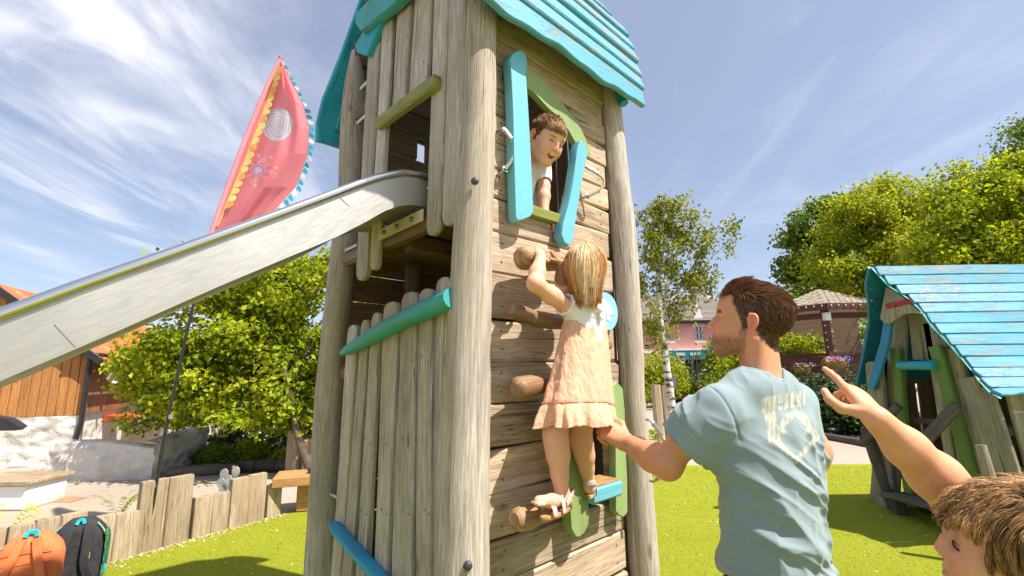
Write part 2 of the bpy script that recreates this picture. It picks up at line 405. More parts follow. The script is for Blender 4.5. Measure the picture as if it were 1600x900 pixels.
def board(A, B, W, hw0, hw1, ht, seed, T=None, **kw):
    T = unit(np.cross(unit(W), unit(V3(B)-V3(A)))) if T is None else T
    C, hw, hts = plankpts(A, B, W, hw0, hw1, ht, seed, **kw)
    return MB().sweep(C, W, T, hw, hts, 'board', off=seed*.37)
def log(P, r, seed, n=18, step=.05, amp=.05, lump=.03):
    """natural log through points with radius list, surface with undulation"""
    P = [V3(p) for p in P]; r = list(r) if np.ndim(r) else [r]*len(P)
    cum = [0]
    for i in range(1, len(P)): cum.append(cum[-1]+np.linalg.norm(P[i]-P[i-1]))
    L = cum[-1]; k = max(4, int(L/step)); C = []; R = []
    for i in range(k+1):
        s_ = L*i/k; q = max(j for j in range(len(P)) if cum[j] <= s_+1e-9); q = min(q, len(P)-2); t = (s_-cum[q])/(cum[q+1]-cum[q]); t = t*t*(3-2*t) if False else t
        C.append(P[q]*(1-t)+P[q+1]*t); R.append((r[q]*(1-t)+r[q+1]*t))
    for _ in range(2):
        C = [C[0]]+[(C[i-1]+2*C[i]+C[i+1])/4 for i in range(1, k)]+[C[-1]]
        R = [R[0]]+[(R[i-1]+2*R[i]+R[i+1])/4 for i in range(1, k)]+[R[-1]]
    mb = MB(); mb.tube(C, R, n)
    out = []
    for idx in range(len(mb.v)):
        i, j = divmod(idx, n); p = np.array(mb.v[idx]); d = p-C[i]; a = 2*math.pi*j/n; z = L*i/k
        f = 1+amp*nz(seed*7+math.cos(a)*.9, math.sin(a)*.9, z*2.2)*1.6+lump*nz(seed*3+math.cos(a)*2.2, math.sin(a)*2.2, z*7)
        out.append(tuple(C[i]+d*f))
    mb.v = out
    return mb
def sharpend(mb, n, r=.0): return mb
# ============================================================ ground
TA = math.radians(43)
EX = np.array([math.cos(TA), math.sin(TA), 0]); EY = np.array([-math.sin(TA), math.cos(TA), 0]); EZ = np.array([0, 0, 1.0])
def hx(x): d = ray(x, 600); return d[0]/d[1]
TO = np.array([hx(735)*1.6, 1.6, 0]); S1 = .9225; S2 = 1.1717
def T(a, b, z): return TO + a*EX + b*EY + z*EZ
def Wp(x, y, off=0.):
    P = onplane(x, y, TO-EY*off, -EY)-TO; return float(P@EX), float(P[2])
def Sp(x, y, off=0.):
    P = onplane(x, y, TO-EX*off, -EX)-TO; return float(P@EY), float(P[2])
def TW(x, y, off=0.): a, z = Wp(x, y, off); return T(a, -off, z)
def TS(x, y, off=0.): b, z = Sp(x, y, off); return T(-off, b, z)

tower = thing('play_tower', 'tall weathered wooden climbing tower with turquoise plank roof and log posts', 'play tower', (TO[0]+.2, TO[1]+.7, 0))
def part(name, mb, mat, parent=tower, **k): return obj(name, mb, mat, parent, **k)
# ---- log posts, read off as left/right edges
def post(edges, Y, seed, top=3.1, amp=.035, pnt=None):
    P = []; R = []
    for xl, xr, y in edges:
        c = atY((xl+xr)/2, y, Y); dep = (c-CC)@_f; P.append(c); R.append((xr-xl)/2*dep/FOC)
    P0 = P[0]; d = unit(P[0]-P[1])
    if P0[2] < top: P.insert(0, P0+d*((top-P0[2])/max(d[2], .5))); R.insert(0, R[0])
    e = P[-1].copy(); e[2] = -.25; e[:2] += (P[-1]-P[-3])[:2]/abs(P[-1][2]-P[-3][2])*P[-1][2]*.5
    P.append(e); R.append(R[-1]*1.1)
    if pnt: P[0] = P[0]+np.array(pnt); R[0] *= .35
    return log(P, R, seed, 22, .045, amp)
LP = T(0, S2, 0); RP = T(S1, 0, 0)
part('post', post([(726, 776, 0), (722, 775, 120), (716, 773, 250), (711, 771, 335), (706, 770, 392), (702, 768, 470), (697, 767, 560), (692, 766, 650), (686, 765, 740), (682, 765, 830), (679, 766, 899)], 1.6, 3, 3.2), 'grey_log')
part('post', post([(538, 577, 100), (536, 574, 150), (533, 571, 205), (530, 568, 290), (519, 559, 380), (509, 549, 470), (502, 541, 540), (494, 537, 610), (489, 534, 690), (484, 531, 770), (479, 532, 860), (477, 533, 899)], float(LP[1]), 5, 3.05, pnt=(-.01, 0, .08)), 'grey_log')
part('post', post([(936, 966, 110), (938, 970, 170), (943, 977, 228), (948, 985, 300), (953, 992, 350), (957, 997, 407), (959, 999, 440), (962, 1002, 500), (964, 1004, 535), (968, 1006, 580), (967, 1007, 620), (969, 1011, 655), (973, 1014, 700), (978, 1020, 765), (981, 1026, 830), (984, 1031, 897)], float(RP[1]), 8, 3.15), 'grey_log')
part('post', log([T(S1, S2, 3.2), T(S1+.01, S2-.01, 1.5), T(S1, S2, -.2)], [.065, .075, .09], 13), 'grey_log')

# ---- planked climbing wall (plane b=0, planks run along a); z of the joints
zj = [.12, .30, .47, .64, .80, .935, 1.085, 1.235, 1.385, 1.537, 1.69, 1.865, 2.03, 2.165, 2.285, 2.40, 2.52, 2.635, 2.75, 2.87, 3.0, 3.14, 3.30]
WT = .017
# window opening: left and right borders by height
wl_b, wr_b = .30, .60
win = [Wp(822, 322), Wp(880, 352), Wp(912, 225), Wp(815, 118)]
z_sill = max(win[0][1], win[1][1]); z_top = 2.80
def win_l(z): return win[0][0]+(win[3][0]-win[0][0])*(z-win[0][1])/(win[3][1]-win[0][1])
def win_r(z): return win[1][0]+(win[2][0]-win[1][0])*(z-win[1][1])/(win[2][1]-win[1][1])
lad = [Wp(898, 790), Wp(948, 790), Wp(955, 640), Wp(905, 640)]   # lower opening
lad_l = (lad[0][0]+lad[3][0])/2; lad_r = (lad[1][0]+lad[2][0])/2; lad_b = .955; lad_t = 1.50
for i in range(len(zj)-1):
    z0, z1 = zj[i], zj[i+1]; tilt = .006*math.sin(i*2.3); aE = .865+.012*math.sin(i*4.1); aS = .05
    segs = [(aS, aE)]
    zm = (z0+z1)/2
    if z0 > z_sill-.07 and zm < z_top:
        segs = [(aS, win_l(zm)), (win_r(zm), aE)]
        if zm > 2.62: segs = [(aS, win_l(zm)), (min(aE-.1, .60), aE)]
    elif lad_b < zm < lad_t: segs = [(aS, lad_l), (lad_r, aE)]
    for k, (a0, a1) in enumerate(segs):
        if a1-a0 < .02: continue
        h = (z1-z0)/2-.0022
        part('plank', board(T(a0, WT, zm-tilt), T(a1, WT, zm+tilt), EZ, h, h, WT, i*2.7+k, T=-EY, wob=.006, bow=.0015, n=8), 'warm_plank')
scr = MB()
def screw(P, N, r=.0045):
    N = unit(N); u = unit(np.cross(N, EZ+.01)); w = np.cross(N, u)
    scr.add([P+N*.0015+r*(u*math.cos(t)+w*math.sin(t)) for t in [k*math.pi/3 for k in range(6)]], [tuple(range(6))])
for i in range(len(zj)-1):
    for a in (.145, .80):
        for q in (.28, .72): screw(T(a+.004*nz(i, q*9, a*9)*3, -.0005, zj[i]+(zj[i+1]-zj[i])*q), -EY)

def rb(z):  # outer roof surface, front side b(z)
    return float(np.interp(z, [2.8, 2.9, 3.0, 3.1, 3.25, 3.38, 3.5, 3.7, 4.1, 4.65], [-.150, -.140, -.125, -.105, -.07, -.03, .015, .10, .33, S2/2-.01]))
# ---- gable face towards the slide (plane a=0): slats
def slat(top, bot, w0, w1, seed, off=.03, rt=.04, rb=.0, ht=.014, zb=None, zt=None):
    """top/bot (x,y) px, w px widths; zb/zt override heights by extrapolating"""
    A = TS(top[0], top[1], off); B = TS(bot[0], bot[1], off)
    hw0 = w0/2*((A-CC)@_f)/FOC/abs(EY@CR)*1.14; hw1 = w1/2*((B-CC)@_f)/FOC/abs(EY@CR)*1.14
    if zb is not None: k = (B[2]-zb)/(A[2]-B[2]); B2 = B+(B-A)*k; hw1 = hw1+(hw1-hw0)*k*.3; B = B2
    if zt is not None: k = (zt-A[2])/(A[2]-B[2]); A = A+(A-B)*k*np.array([.6, .6, 1])
    return part('slat', board(B, A, EY, hw1, hw0, ht, seed, T=-EX, round0=rb, round1=rt, wob=.035, bow=.004, n=16), 'grey_slat')
slat((554, 508), (535, 787), 21, 19, 21, zb=.58)
slat((574, 500), (553, 787), 15, 18, 22, zb=.55)
slat((591, 489), (574, 787), 16, 21, 23, zb=.50)
slat((615, 472), (602, 787), 27, 22, 24, zb=.30)
slat((643, 457), (634, 787), 27, 36, 25, zb=.30)
slat((668, 452), (666, 787), 23, 25, 26, zb=.30)
slat((696, 434), (690, 787), 24, 22, 27, zb=.30, off=.012)
slat((590, 30), (568, 438), 23, 25, 31, off=.03, rt=0, rb=.05, zt=3.75)
slat((611, 3), (587, 422), 21, 16, 32, off=.035, rt=0, rb=.04, zt=4.0)
slat((636, 3), (625, 168), 25, 24, 33, off=.03, rt=0, zt=4.2)
slat((667, 3), (655, 150), 31, 32, 34, off=.03, rt=0, zt=4.2)
slat((695, 3), (679, 368), 25, 24, 35, off=.035, rt=0, rb=.05, zt=4.0)
slat((719, 3), (707, 352), 24, 28, 36, off=.04, rt=0, rb=.05, zt=3.8)
for z, b0, b1 in ((1.5, .1, 1.1), (.75, .1, 1.1), (2.95, .05, 1.1)):
    part('cross_beam', board(T(.02, b0, z), T(.02, b1, z), EZ, .035, .035, .02, z*9, n=5), 'dark_plank')
# teal hand rail log
A = TS(706, 466, .075); B = TS(534, 552, .075)
part('hand_rail', log([A, A*.6+B*.4+EZ*.012, A*.35+B*.65+EZ*.008, A*.06+B*.94, B], [.036, .036, .034, .026, .012], 41, 14, .04, .02, .012), 'teal_rail')
# mossy lintel bar over the slide entry
part('entry_bar', board(TS(591, 195, .065), TS(685, 127, .065), np.array([0, 0, 1.0]), .030, .031, .022, 43, T=-EX, round0=.012, round1=.014, wob=.02), 'moss_green')
# blue bar low on the gable
part('step_bar', board(TS(522, 822, .07), TS(640, 955, .07), unit(np.array([0, 0, 1.0])*.6+EY*.75), .036, .036, .026, 45, T=-EX, round0=.025, wob=.02), 'blue_bar')

# ---- platform
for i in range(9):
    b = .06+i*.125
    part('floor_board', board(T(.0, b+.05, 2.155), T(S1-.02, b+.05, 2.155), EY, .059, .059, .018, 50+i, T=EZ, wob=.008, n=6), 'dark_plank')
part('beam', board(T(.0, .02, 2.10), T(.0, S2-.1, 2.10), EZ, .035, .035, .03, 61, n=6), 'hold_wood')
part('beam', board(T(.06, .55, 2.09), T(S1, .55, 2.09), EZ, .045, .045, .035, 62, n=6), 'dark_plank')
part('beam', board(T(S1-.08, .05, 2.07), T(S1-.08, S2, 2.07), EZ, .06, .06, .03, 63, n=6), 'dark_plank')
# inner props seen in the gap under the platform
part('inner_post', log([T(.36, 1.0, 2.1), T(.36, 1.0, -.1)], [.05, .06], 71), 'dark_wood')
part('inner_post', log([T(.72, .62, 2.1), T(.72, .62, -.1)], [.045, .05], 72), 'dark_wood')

# ---- rear wall (plane a=S1): planks with light between, hex peep hole; far wall (b=S2): slats
hp = onplane(655, 238, TO+EY*S2, EY)-TO; ha, hz_ = float(hp@EX), float(hp[2])
zz_ = [.15+.158*i for i in range(28)]
for i in range(len(zz_)-1):
    z0, z1 = zz_[i], zz_[i+1]; zm = (z0+z1)/2; h = (z1-z0)/2-.004; segs = [(.03, S1)]
    if zm > 3.05: k = min(1, (zm-2.9)/1.7); segs = [(.0, S1)]
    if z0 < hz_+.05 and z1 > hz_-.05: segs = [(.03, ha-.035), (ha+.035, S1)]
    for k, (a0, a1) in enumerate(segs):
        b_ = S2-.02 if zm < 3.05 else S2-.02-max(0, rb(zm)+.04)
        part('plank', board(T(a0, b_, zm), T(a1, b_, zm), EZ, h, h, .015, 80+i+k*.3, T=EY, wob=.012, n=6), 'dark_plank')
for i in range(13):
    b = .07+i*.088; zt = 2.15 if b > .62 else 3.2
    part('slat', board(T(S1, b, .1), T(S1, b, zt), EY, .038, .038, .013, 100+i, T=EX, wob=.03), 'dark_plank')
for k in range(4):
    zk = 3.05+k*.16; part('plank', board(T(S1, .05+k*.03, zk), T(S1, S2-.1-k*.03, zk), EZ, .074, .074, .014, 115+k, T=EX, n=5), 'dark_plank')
part('pole', MB().tube([T(.60, .75, 2.17), T(.585, .75, 2.72)], .011, 10), 'zinc')
part('window_board', board(T(S1+.02, .60, 2.2), T(S1+.02, .60, 2.95), EY, .03, .03, .018, 122, T=EX), 'teal_under')
part('window_board', board(T(S1+.02, .58, 2.93), T(S1+.02, S2, 2.93), EZ, .035, .035, .018, 123, T=EX, n=5), 'teal_under')

# ---- window trim
def wboard(pts, wpx, seed, mat, off=.03, ht=.018, rt=.0, rb=.0, bow=.003, wob=.02, name='window_board'):
    """pts: two px points bottom, top on the wall; wpx widths; board lies on the wall plane"""
    A = TW(*pts[0], off); B = TW(*pts[1], off); sc = lambda P: ((P-CC)@_f)/FOC/abs(EX@CR)
    return part(name, board(A, B, EX, wpx[0]/2*sc(A), wpx[1]/2*sc(B), ht, seed, T=-EY, round0=rb, round1=rt, wob=wob, bow=bow, n=20), mat)
def wpoly(px, off, th, mat, name):
    poly = [Wp(x, y, off) for x, y in px]
    return part(name, MB().prism(poly, EX, EZ, T(0, -off+th/2, 0), -EY, th), mat)
wpoly([(803, 348), (800, 342), (797, 250), (795, 180), (793, 120), (791, 95), (796, 86), (808, 81), (815, 86), (818, 100), (816, 118), (819, 160), (824, 250), (827, 335), (822, 342), (812, 346)], .045, .045, 'sky_paint', 'window_board')
wpoly([(876, 382), (871, 370), (873, 352), (881, 325), (888, 290), (894, 250), (896, 232), (900, 222), (905, 222), (912, 236), (911, 248), (903, 290), (897, 325), (892, 355), (889, 376), (883, 386)], .045, .045, 'sky_paint', 'window_board')
wpoly([(817, 107), (826, 110), (840, 124), (858, 143), (878, 166), (893, 186), (907, 208), (915, 228), (919, 240), (913, 248), (905, 240), (896, 225), (885, 206), (868, 186), (850, 168), (832, 148), (819, 138)], .025, .03, 'green_paint', 'window_arch')
# sill
a0, z0 = Wp(822, 325); a1, z1 = Wp(878, 347)
part('window_sill', MB().box(T((a0+a1)/2, .0, (z0+z1)/2-.012), (a1-a0+.05, .075, .045), np.array([EX, EY, EZ]).T), 'moss_green')
part('window_frame', board(T(win_r(2.15)-.01, .02, 2.08), T(win_r(2.6)-.01, .02, 2.6), EX, .016, .016, .035, 131, T=-EY), 'hold_wood')
# ladder boards, step and small lintel below
wpoly([(893, 838), (886, 826), (884, 800), (880, 770), (878, 735), (878, 700), (876, 665), (878, 640), (888, 636), (896, 650), (899, 690), (902, 730), (909, 765), (914, 795), (913, 818), (906, 832), (899, 838)], .05, .045, 'green_paint', 'ladder_board')
wpoly([(963, 805), (957, 798), (957, 760), (956, 700), (953, 660), (952, 620), (953, 601), (959, 596), (968, 606), (971, 640), (973, 700), (975, 750), (975, 800), (970, 807)], .035, .035, 'green_paint', 'ladder_board')
a0, z0 = Wp(914, 790, .06); a1, z1 = Wp(960, 785, .06)
part('ladder_step', MB().box(T((a0+a1)/2, -.045, 1.02), (a1-a0, .12, .06), np.array([EX, EY, EZ]).T, ch=.15), 'sky_paint')
part('step_top', board(T(a0+.01, -.045, 1.053), T(a1-.01, -.045, 1.053), EY, .052, .052, .004, 141, T=EZ, n=6, wob=.04), 'bench_wood')
a0, z0 = Wp(925, 612, .03); a1, z1 = Wp(953, 612, .03)
part('ladder_lintel', MB().box(T((a0+a1)/2, -.02, (Wp(948, 597)[1]+Wp(948, 632)[1])/2), (a1-a0+.02, .045, .085), np.array([EX, EY, EZ]).T, ch=.15), 'sky_paint')
# ---- log climbing holds, lying across the wall
def hold(p0, p1, r0, r1, seed, off0=.075, off1=.05, sag=0):
    A = TW(*p0, off0); B = TW(*p1, off1); d = unit(B-A); r0 *= .91; r1 *= .91
    P = [A-d*.004, A, A+d*.01, A*.65+B*.35+EZ*sag, A*.3+B*.7+EZ*sag*.7, B-d*.01, B]
    return part('climbing_hold', log(P, [r0*.55, r0*.86, r0*1.0, r0, r1, r1*.95, r1*.5], seed, 18, .008, .10, .09), 'hold_wood')
hold((812, 402), (874, 409), .047, .044, 151, .105, .07)
hold((800, 484), (884, 504), .034, .036, 152, .10, .05, -.012)
hold((806, 608), (862, 596), .043, .040, 153, .115, .06)
hold((804, 812), (882, 792), .042, .036, 154, .115, .05)
hold((900, 540), (953, 540), .030, .024, 155, .08, .07)
# ---- disc with a plus
dc = TW(944, 487, .02)
def disc(c, N, rx, rz, th, n=28): return MB().prism([(rx*math.cos(2*math.pi*i/n), rz*math.sin(2*math.pi*i/n)) for i in range(n)], np.cross(EZ, N), EZ, c, N, th)
dd = part('wall_disc', disc(dc, -EY, .088, .088, .016), plain('pale_blue_plastic', (.25, .5, .72, 1), .4, 4, .08, .05))
X_ = EX
pl = MB(); q = .042; w_ = .014
pl.prism([(-w_, -q), (w_, -q), (w_, -w_), (q, -w_), (q, w_), (w_, w_), (w_, q), (-w_, q), (-w_, w_), (-q, w_), (-q, -w_), (-w_, -w_)], EX, EZ, dc-EY*.0165+EX*.005, -EY, .002)
part('plus_mark', pl, 'white_paint', dd)
# ---- rope grips
def grip(top, bot, bulge, seed, parent=tower, plane=TW, n_=-EY, side=EX):
    A = plane(*top, .01); B = plane(*bot, .01); P = []
    for i in range(17):
        t = i/16; P.append(A*(1-t)+B*t+n_*(bulge*.75*math.sin(math.pi*t)**.8+.02)+side*bulge*.9*math.sin(math.pi*t))
    g = part('rope_grip', MB().tube(P[3:14], .0062, 8), 'rope')
    obj('ferrule', MB().tube(P[1:5], .009, 8), 'zinc', g); obj('ferrule', MB().tube(P[12:16], .009, 8), 'zinc', g)
    for Q, D in ((A, P[1]), (B, P[15])):
        e = MB()
        e.tube([Q-n_*.01, Q+n_*.012, D], .0055, 6)
        e.tube([D+side*.010*math.cos(t)+EZ*.010*math.sin(t) for t in np.linspace(0, 6.28, 9)], .0035, 5)
        obj('eye_bolt', e, 'zinc', g)
grip((906, 262), (905, 312), .085, 1)
grip((779, 203), (779, 272), .042, 2)
def TR(x, y, off=0.): return atY(x, y, float(RP[1])-.09-off)
grip((1012, 656), (1018, 752), .05, 3, plane=TR, n_=np.array([.35, -.93, 0]), side=np.array([.93, .35, 0]))
# ---- dark caps and connecting rods
for x, y in ((742, 283), (731, 884)):
    P = atY(x, y, 1.6-.075*1.0); P = CC+(P-CC)*.992
    part('bolt_cap', MB().ball(P, .0145, 14, 8, (1, .7, 1)), 'bolt')
for p, q_ in (((948, 388), (962, 388)), ((962, 566), (974, 566)), ((966, 770), (988, 770))):
    a, z = Wp(*p); part('connecting_rod', MB().tube([T(a-.06, .03, z), T(a+.10, .01, z)], .011, 10), 'bolt')
for p in ((548, 388), (524, 775), (571, 132), (566, 186)):
    P = TS(p[0], p[1], .02); part('connecting_rod', MB().tube([P-EY*.09, P+EY*.05], .011, 10), 'zinc')
for tpx in ((574, 690), (600, 690), (634, 690), (568, 800), (600, 800), (634, 800), (667, 800), (570, 40), (590, 80), (640, 60), (665, 100), (690, 220), (710, 80), (704, 325), (600, 230), (575, 210), (664, 560), (640, 560)):
    for d in (-4, 4): screw(TS(tpx[0]+d, tpx[1]+d*.9, .0455), -EX, .0042)
part('screw_heads', scr, 'dark_wood', kind='stuff', smooth=False)

# ---- roof: steep concave sides, planks along the ridge
RZ = [2.85, 2.955, 3.055, 3.155, 3.255, 3.355, 3.45, 3.55, 3.66, 3.78, 3.90, 4.03, 4.16, 4.30, 4.45, 4.60]
def pxy(P):
    q = P-CC; w = q@_f; return 800+FOC*(q@CR)/w, 450-FOC*(q@CU)/w
RVR = [(-260, 760), (0, 930), (41, 969), (59, 980), (80, 988), (103, 995), (125, 1000), (152, 1003), (175, 1001)]
RVL = [(-260, 700), (-10, 577), (4, 566), (24, 560), (86, 538), (130, 520), (168, 505), (200, 500)]
def solve_a(b, z, tab, lo, hi):
    best = None
    for k in range(121):
        a = lo+(hi-lo)*k/120; x, y = pxy(T(a, b, z)); e = abs(x-np.interp(y, [q[0] for q in tab], [q[1] for q in tab]))
        if best is None or e < best[0]: best = (e, a)
    return best[1]
def va_r(z, side): return solve_a(rb(z), z, RVR, .9, 1.25) if (side == 0 and z < 3.75) else 1.05
def va_l(z, side): return solve_a(S2-rb(z), z, RVL, -.25, .2) if (side and z < 3.75) else (-.15 if z < 3.75 else -.15-(z-3.75)*.2)
for side in (0, 1):
    for i in range(len(RZ)-1):
        z0, z1 = RZ[i]-.012, RZ[i+1]
        b0, b1 = rb(z0), rb(z1); zm = (z0+z1)/2
        if side: b0, b1 = S2-b0, S2-b1
        outn = np.array([0, 0, 0.0]) + (-EY if not side else EY)
        up = unit((T(0, b1, z1)-T(0, b0, z0))); nrm = unit(np.cross(EX, up)); nrm = nrm if nrm@outn > 0 else -nrm
        h = float(np.linalg.norm(T(0, b1, z1)-T(0, b0, z0)))/2
        c = lambda a: T(a, (b0+b1)/2, zm)
        aL, aR = va_l(zm, side), va_r(zm, side)
        if side and i < 5:      # rows notched round the peep hole
            q = onplane(655, 238, TO+EY*b0, EY)-TO; ah_ = float(q@EX)
            if abs(float(q[2])-zm) < .11:
                part('roof_plank', board(c(aL), c(ah_-.05), up, h, h, .0135, 260+i, T=nrm, wob=.02, n=6), 'teal_under'); aL = ah_+.05
        if i == 0 and not side:   # wavy lowest board
            n = 26; C = []; hw = []
            for k in range(n+1):
                t = k/n; a = aL+(aR-aL)*t; wv = .011*math.sin(a*11.5+.6)+.006*math.sin(a*31)
                C.append(c(a)-up*(wv/2)); w = h+wv/2
                if k in (0, n): w *= .8
                hw.append(w)
            mb = MB().sweep(C, up, nrm, hw, .014, 'board', off=i)
        else:
            mb = board(c(aL)+nrm*.004*(i % 2), c(aR)+nrm*.004*(i % 2), unit(up-nrm*(.16 if not side else 0)), h-.002+side*.003, h-.002+side*.003, .0150, 160+i+side*20, T=unit(nrm+up*(.16 if not side else 0)), wob=.02, bow=.004, n=14, round0=.0 if side else .012, round1=.016)
        part('roof_plank', mb, 'roof_paint' if not side else 'teal_under')
rs_h = MB()
for i in range(2, 11):
    z0 = RZ[i]-.012; zm = (z0+RZ[i+1])/2; b_ = (rb(z0)+rb(RZ[i+1]))/2; upv = unit(T(0, rb(RZ[i+1]), RZ[i+1])-T(0, rb(z0), z0)); nv = unit(np.cross(EX, upv)); nv = nv if nv@(-EY) > 0 else -nv
    for a in (.0, .12, .55, .60, .93):
        P_ = T(a+.01*nz(i*3.1, a*7), b_, zm)+nv*(.0168+.004*(i % 2)); u_ = EX; rs_h.add([P_+.0042*(u_*math.cos(t)+upv*math.sin(t)) for t in [k*math.pi/3 for k in range(6)]], [tuple(range(6))])
part('screw_heads', rs_h, 'dark_wood', kind='stuff', smooth=False)
part('verge_batten', MB().sweep([T(va_l(z, 1)-.006, S2-rb(z)+.004, z) for z in (2.84, 2.95, 3.1, 3.25, 3.4, 3.55, 3.7)], unit(EY+EZ*.2), EX, .020, .016), 'teal_under')
# battens and barge boards on the gable face
def gpoly(px, off, th, mat, name='barge_board'):
    poly = [Sp(x, y, off) for x, y in px]; return part(name, MB().prism(poly, EY, EZ, T(-off+th/2, 0, 0), -EX, th), mat)
gpoly([(561, 40), (563, 24), (600, -14), (640, -45), (668, -40), (620, 12), (590, 36), (570, 52)], .085, .05, 'teal_rail')
gpoly([(562, 84), (560, 74), (578, 40), (592, 10), (612, -12), (617, 6), (602, 34), (588, 66), (578, 89)], .055, .04, 'teal_under')
part('edge_batten', board(T(-.02, S2+.11, 2.93), T(.02, S2+.085, 3.22), EY, .022, .022, .015, 190, T=-EX, round0=.02), 'teal_rail')
part('edge_batten', board(T(.93, -.09, 2.86), T(.93, .45, 4.2), unit(np.array([.7, .7, 0])), .02, .02, .02, 191), 'teal_under')

# ============================================================ slide
SX = -EX                                                   # travels this way
sp0 = TS(667, 277, .02)                                     # rail end, near side
b_near = float((sp0-TO)@EY); z_rail = float(sp0[2])
slide = thing('slide', 'long stainless steel slide running down from the tower entry to the left', 'slide', (sp0[0]-.6, sp0[1]-.4, 0))
def on_near(x, y):
    P = onplane(x, y, TO+EY*b_near, EY)-TO; return -float(P@EX)-.02, float(P[2])
_rl = [on_near(x, y) for x, y in ((667, 279), (650, 272), (628, 270), (593, 277), (560, 288), (523, 302), (440, 333), (267, 396), (133, 443), (0, 492))]
_lo = [on_near(x, y) for x, y in ((667, 324), (650, 320), (627, 321), (600, 330), (573, 346), (513, 377), (440, 406), (320, 457), (149, 533), (0, 599))]
_ro = [q[0] for q in _rl]; _rz = [q[1]-z_rail for q in _rl]; _lo_o = [q[0] for q in _lo]; _lz = [q[1] for q in _lo]
sl_k = (_rz[-1]-_rz[-4])/(_ro[-1]-_ro[-4]); END = _ro[-1]
offz = (2.10+z_rail*0)/1
def sl_line(off):
    if off <= END: return float(np.interp(off, _ro, _rz))
    L1 = 2.7-END; k = min(1, (off-END)/L1); return max(_rz[-1]+sl_k*(off-END), .62-z_rail) if off < 2.7 else max(_rz[-1]+sl_k*(off-END), .60-z_rail)
offs = sorted(set([0, .03, .06, .09, .12, .15, .18, .21, .25, .3, .36, .5, .7, .9, 1.1, 1.25, 1.4, 1.6, 1.9, 2.2, 2.4, 2.6, 2.8, 3.0, 3.4]))
WID = .48
def SLP(off, b, dz): return T(-off-.02, b, z_rail+sl_line(off)+dz)
def hgt(off):
    o_ = min(off, END); return (float(np.interp(o_, _ro, _rz))+z_rail)-float(np.interp(o_, _lo_o, _lz))
def sheet(b, th, name, dz0=-.012, flare=0.):
    mb = MB(); k = len(offs); vs = []; 
    for o_ in offs:
        for bb in (b-th/2, b+th/2):
            vs.append(SLP(o_, bb, dz0)); vs.append(SLP(o_, bb+flare, -hgt(o_)))
    fs = []; uv = []
    for i in range(k-1):
        a = i*4; c = a+4
        for q in ((a, a+1, c+1, c), (a+2, c+2, c+3, a+3), (a, c, c+2, a+2), (a+1, a+3, c+3, c+1)):
            fs.append(q); uv.append([(offs[i], 0), (offs[i], .15), (offs[i+1], .15), (offs[i+1], 0)])
    fs += [(0, 2, 3, 1), (4*k-4, 4*k-3, 4*k-1, 4*k-2)]; uv += [[(0, 0)]*4]*2
    return obj(name, mb.add(vs, fs, uv), 'steel', slide, auto=30)
sheet(b_near, .004, 'side_panel'); sheet(b_near+WID, .004, 'side_panel')
for b in (b_near, b_near+WID):
    P = [SLP(o_, b-.002 if b == b_near else b+.002, .0) for o_ in np.linspace(0, 3.4, 90)]
    obj('side_rail', MB().tube(P, .0155, 14), 'tube', slide)
    P = [SLP(o_, b+(.012 if b == b_near else -.012), -.022) for o_ in np.linspace(.2, 3.4, 60)]
    obj('rail_lip', MB().tube(P, .006, 6), 'steel', slide)
bed = MB()
def bedf(u, v):
    o_ = 3.4*v; x = (u-.5)*2; return SLP(o_, b_near+WID*u, -hgt(o_)+.022-.018*(1-abs(x)**3)*min(1, o_/.4))
bed.grid(bedf, 14, 70, uvs=(.48, 3.4)); obj('slide_bed', bed, 'steel', slide)
bed2 = MB(); bed2.grid(lambda u, v: bedf(u, v)-EZ*.003, 14, 70); obj('bed_underside', bed2, 'steel', slide)
for (xa, ya), (xb, yb) in (((527, 304), (546, 322)), ((85, 506), (118, 541))):
    P0_ = onplane(xa, ya, TO+EY*(b_near-.0035), EY); P1_ = onplane(xb, yb, TO+EY*(b_near-.0035), EY)
    obj('weld_seam', MB().tube([P0_, P1_], .0009, 6), 'steel', slide)
# mounting plate with bolts and bent hood under the rail
b0, z0 = Sp(593, 374, .03); b1, z1 = Sp(666, 342, .03)
pb = obj('mounting_plate', MB().box(T(-.045, (b0+b1)/2, (z0+z1)/2+.012), (.006, abs(b1-b0), .05), np.array([EX, EY, EZ]).T), plain('cream_plate', (.52, .47, .36, 1), .5, 10, .1, .1), slide)
for k in (.2, .5, .8):
    obj('bolt', MB().ball(T(-.05, b0+(b1-b0)*k, (z0+z1)/2+.012), .011, 12, 6, (1, 1, 1)), plain('brass_bolt', (.20, .17, .10, 1), .4, metal=.5) if k == .2 else bpy.data.materials['brass_bolt'], slide)
for off in (3.0,):
    for b in (b_near+.03, b_near+WID-.03): obj('leg', MB().tube([SLP(off, b, -.15), T(-off-.02, b, -.05)], .02, 10), 'tube', slide)
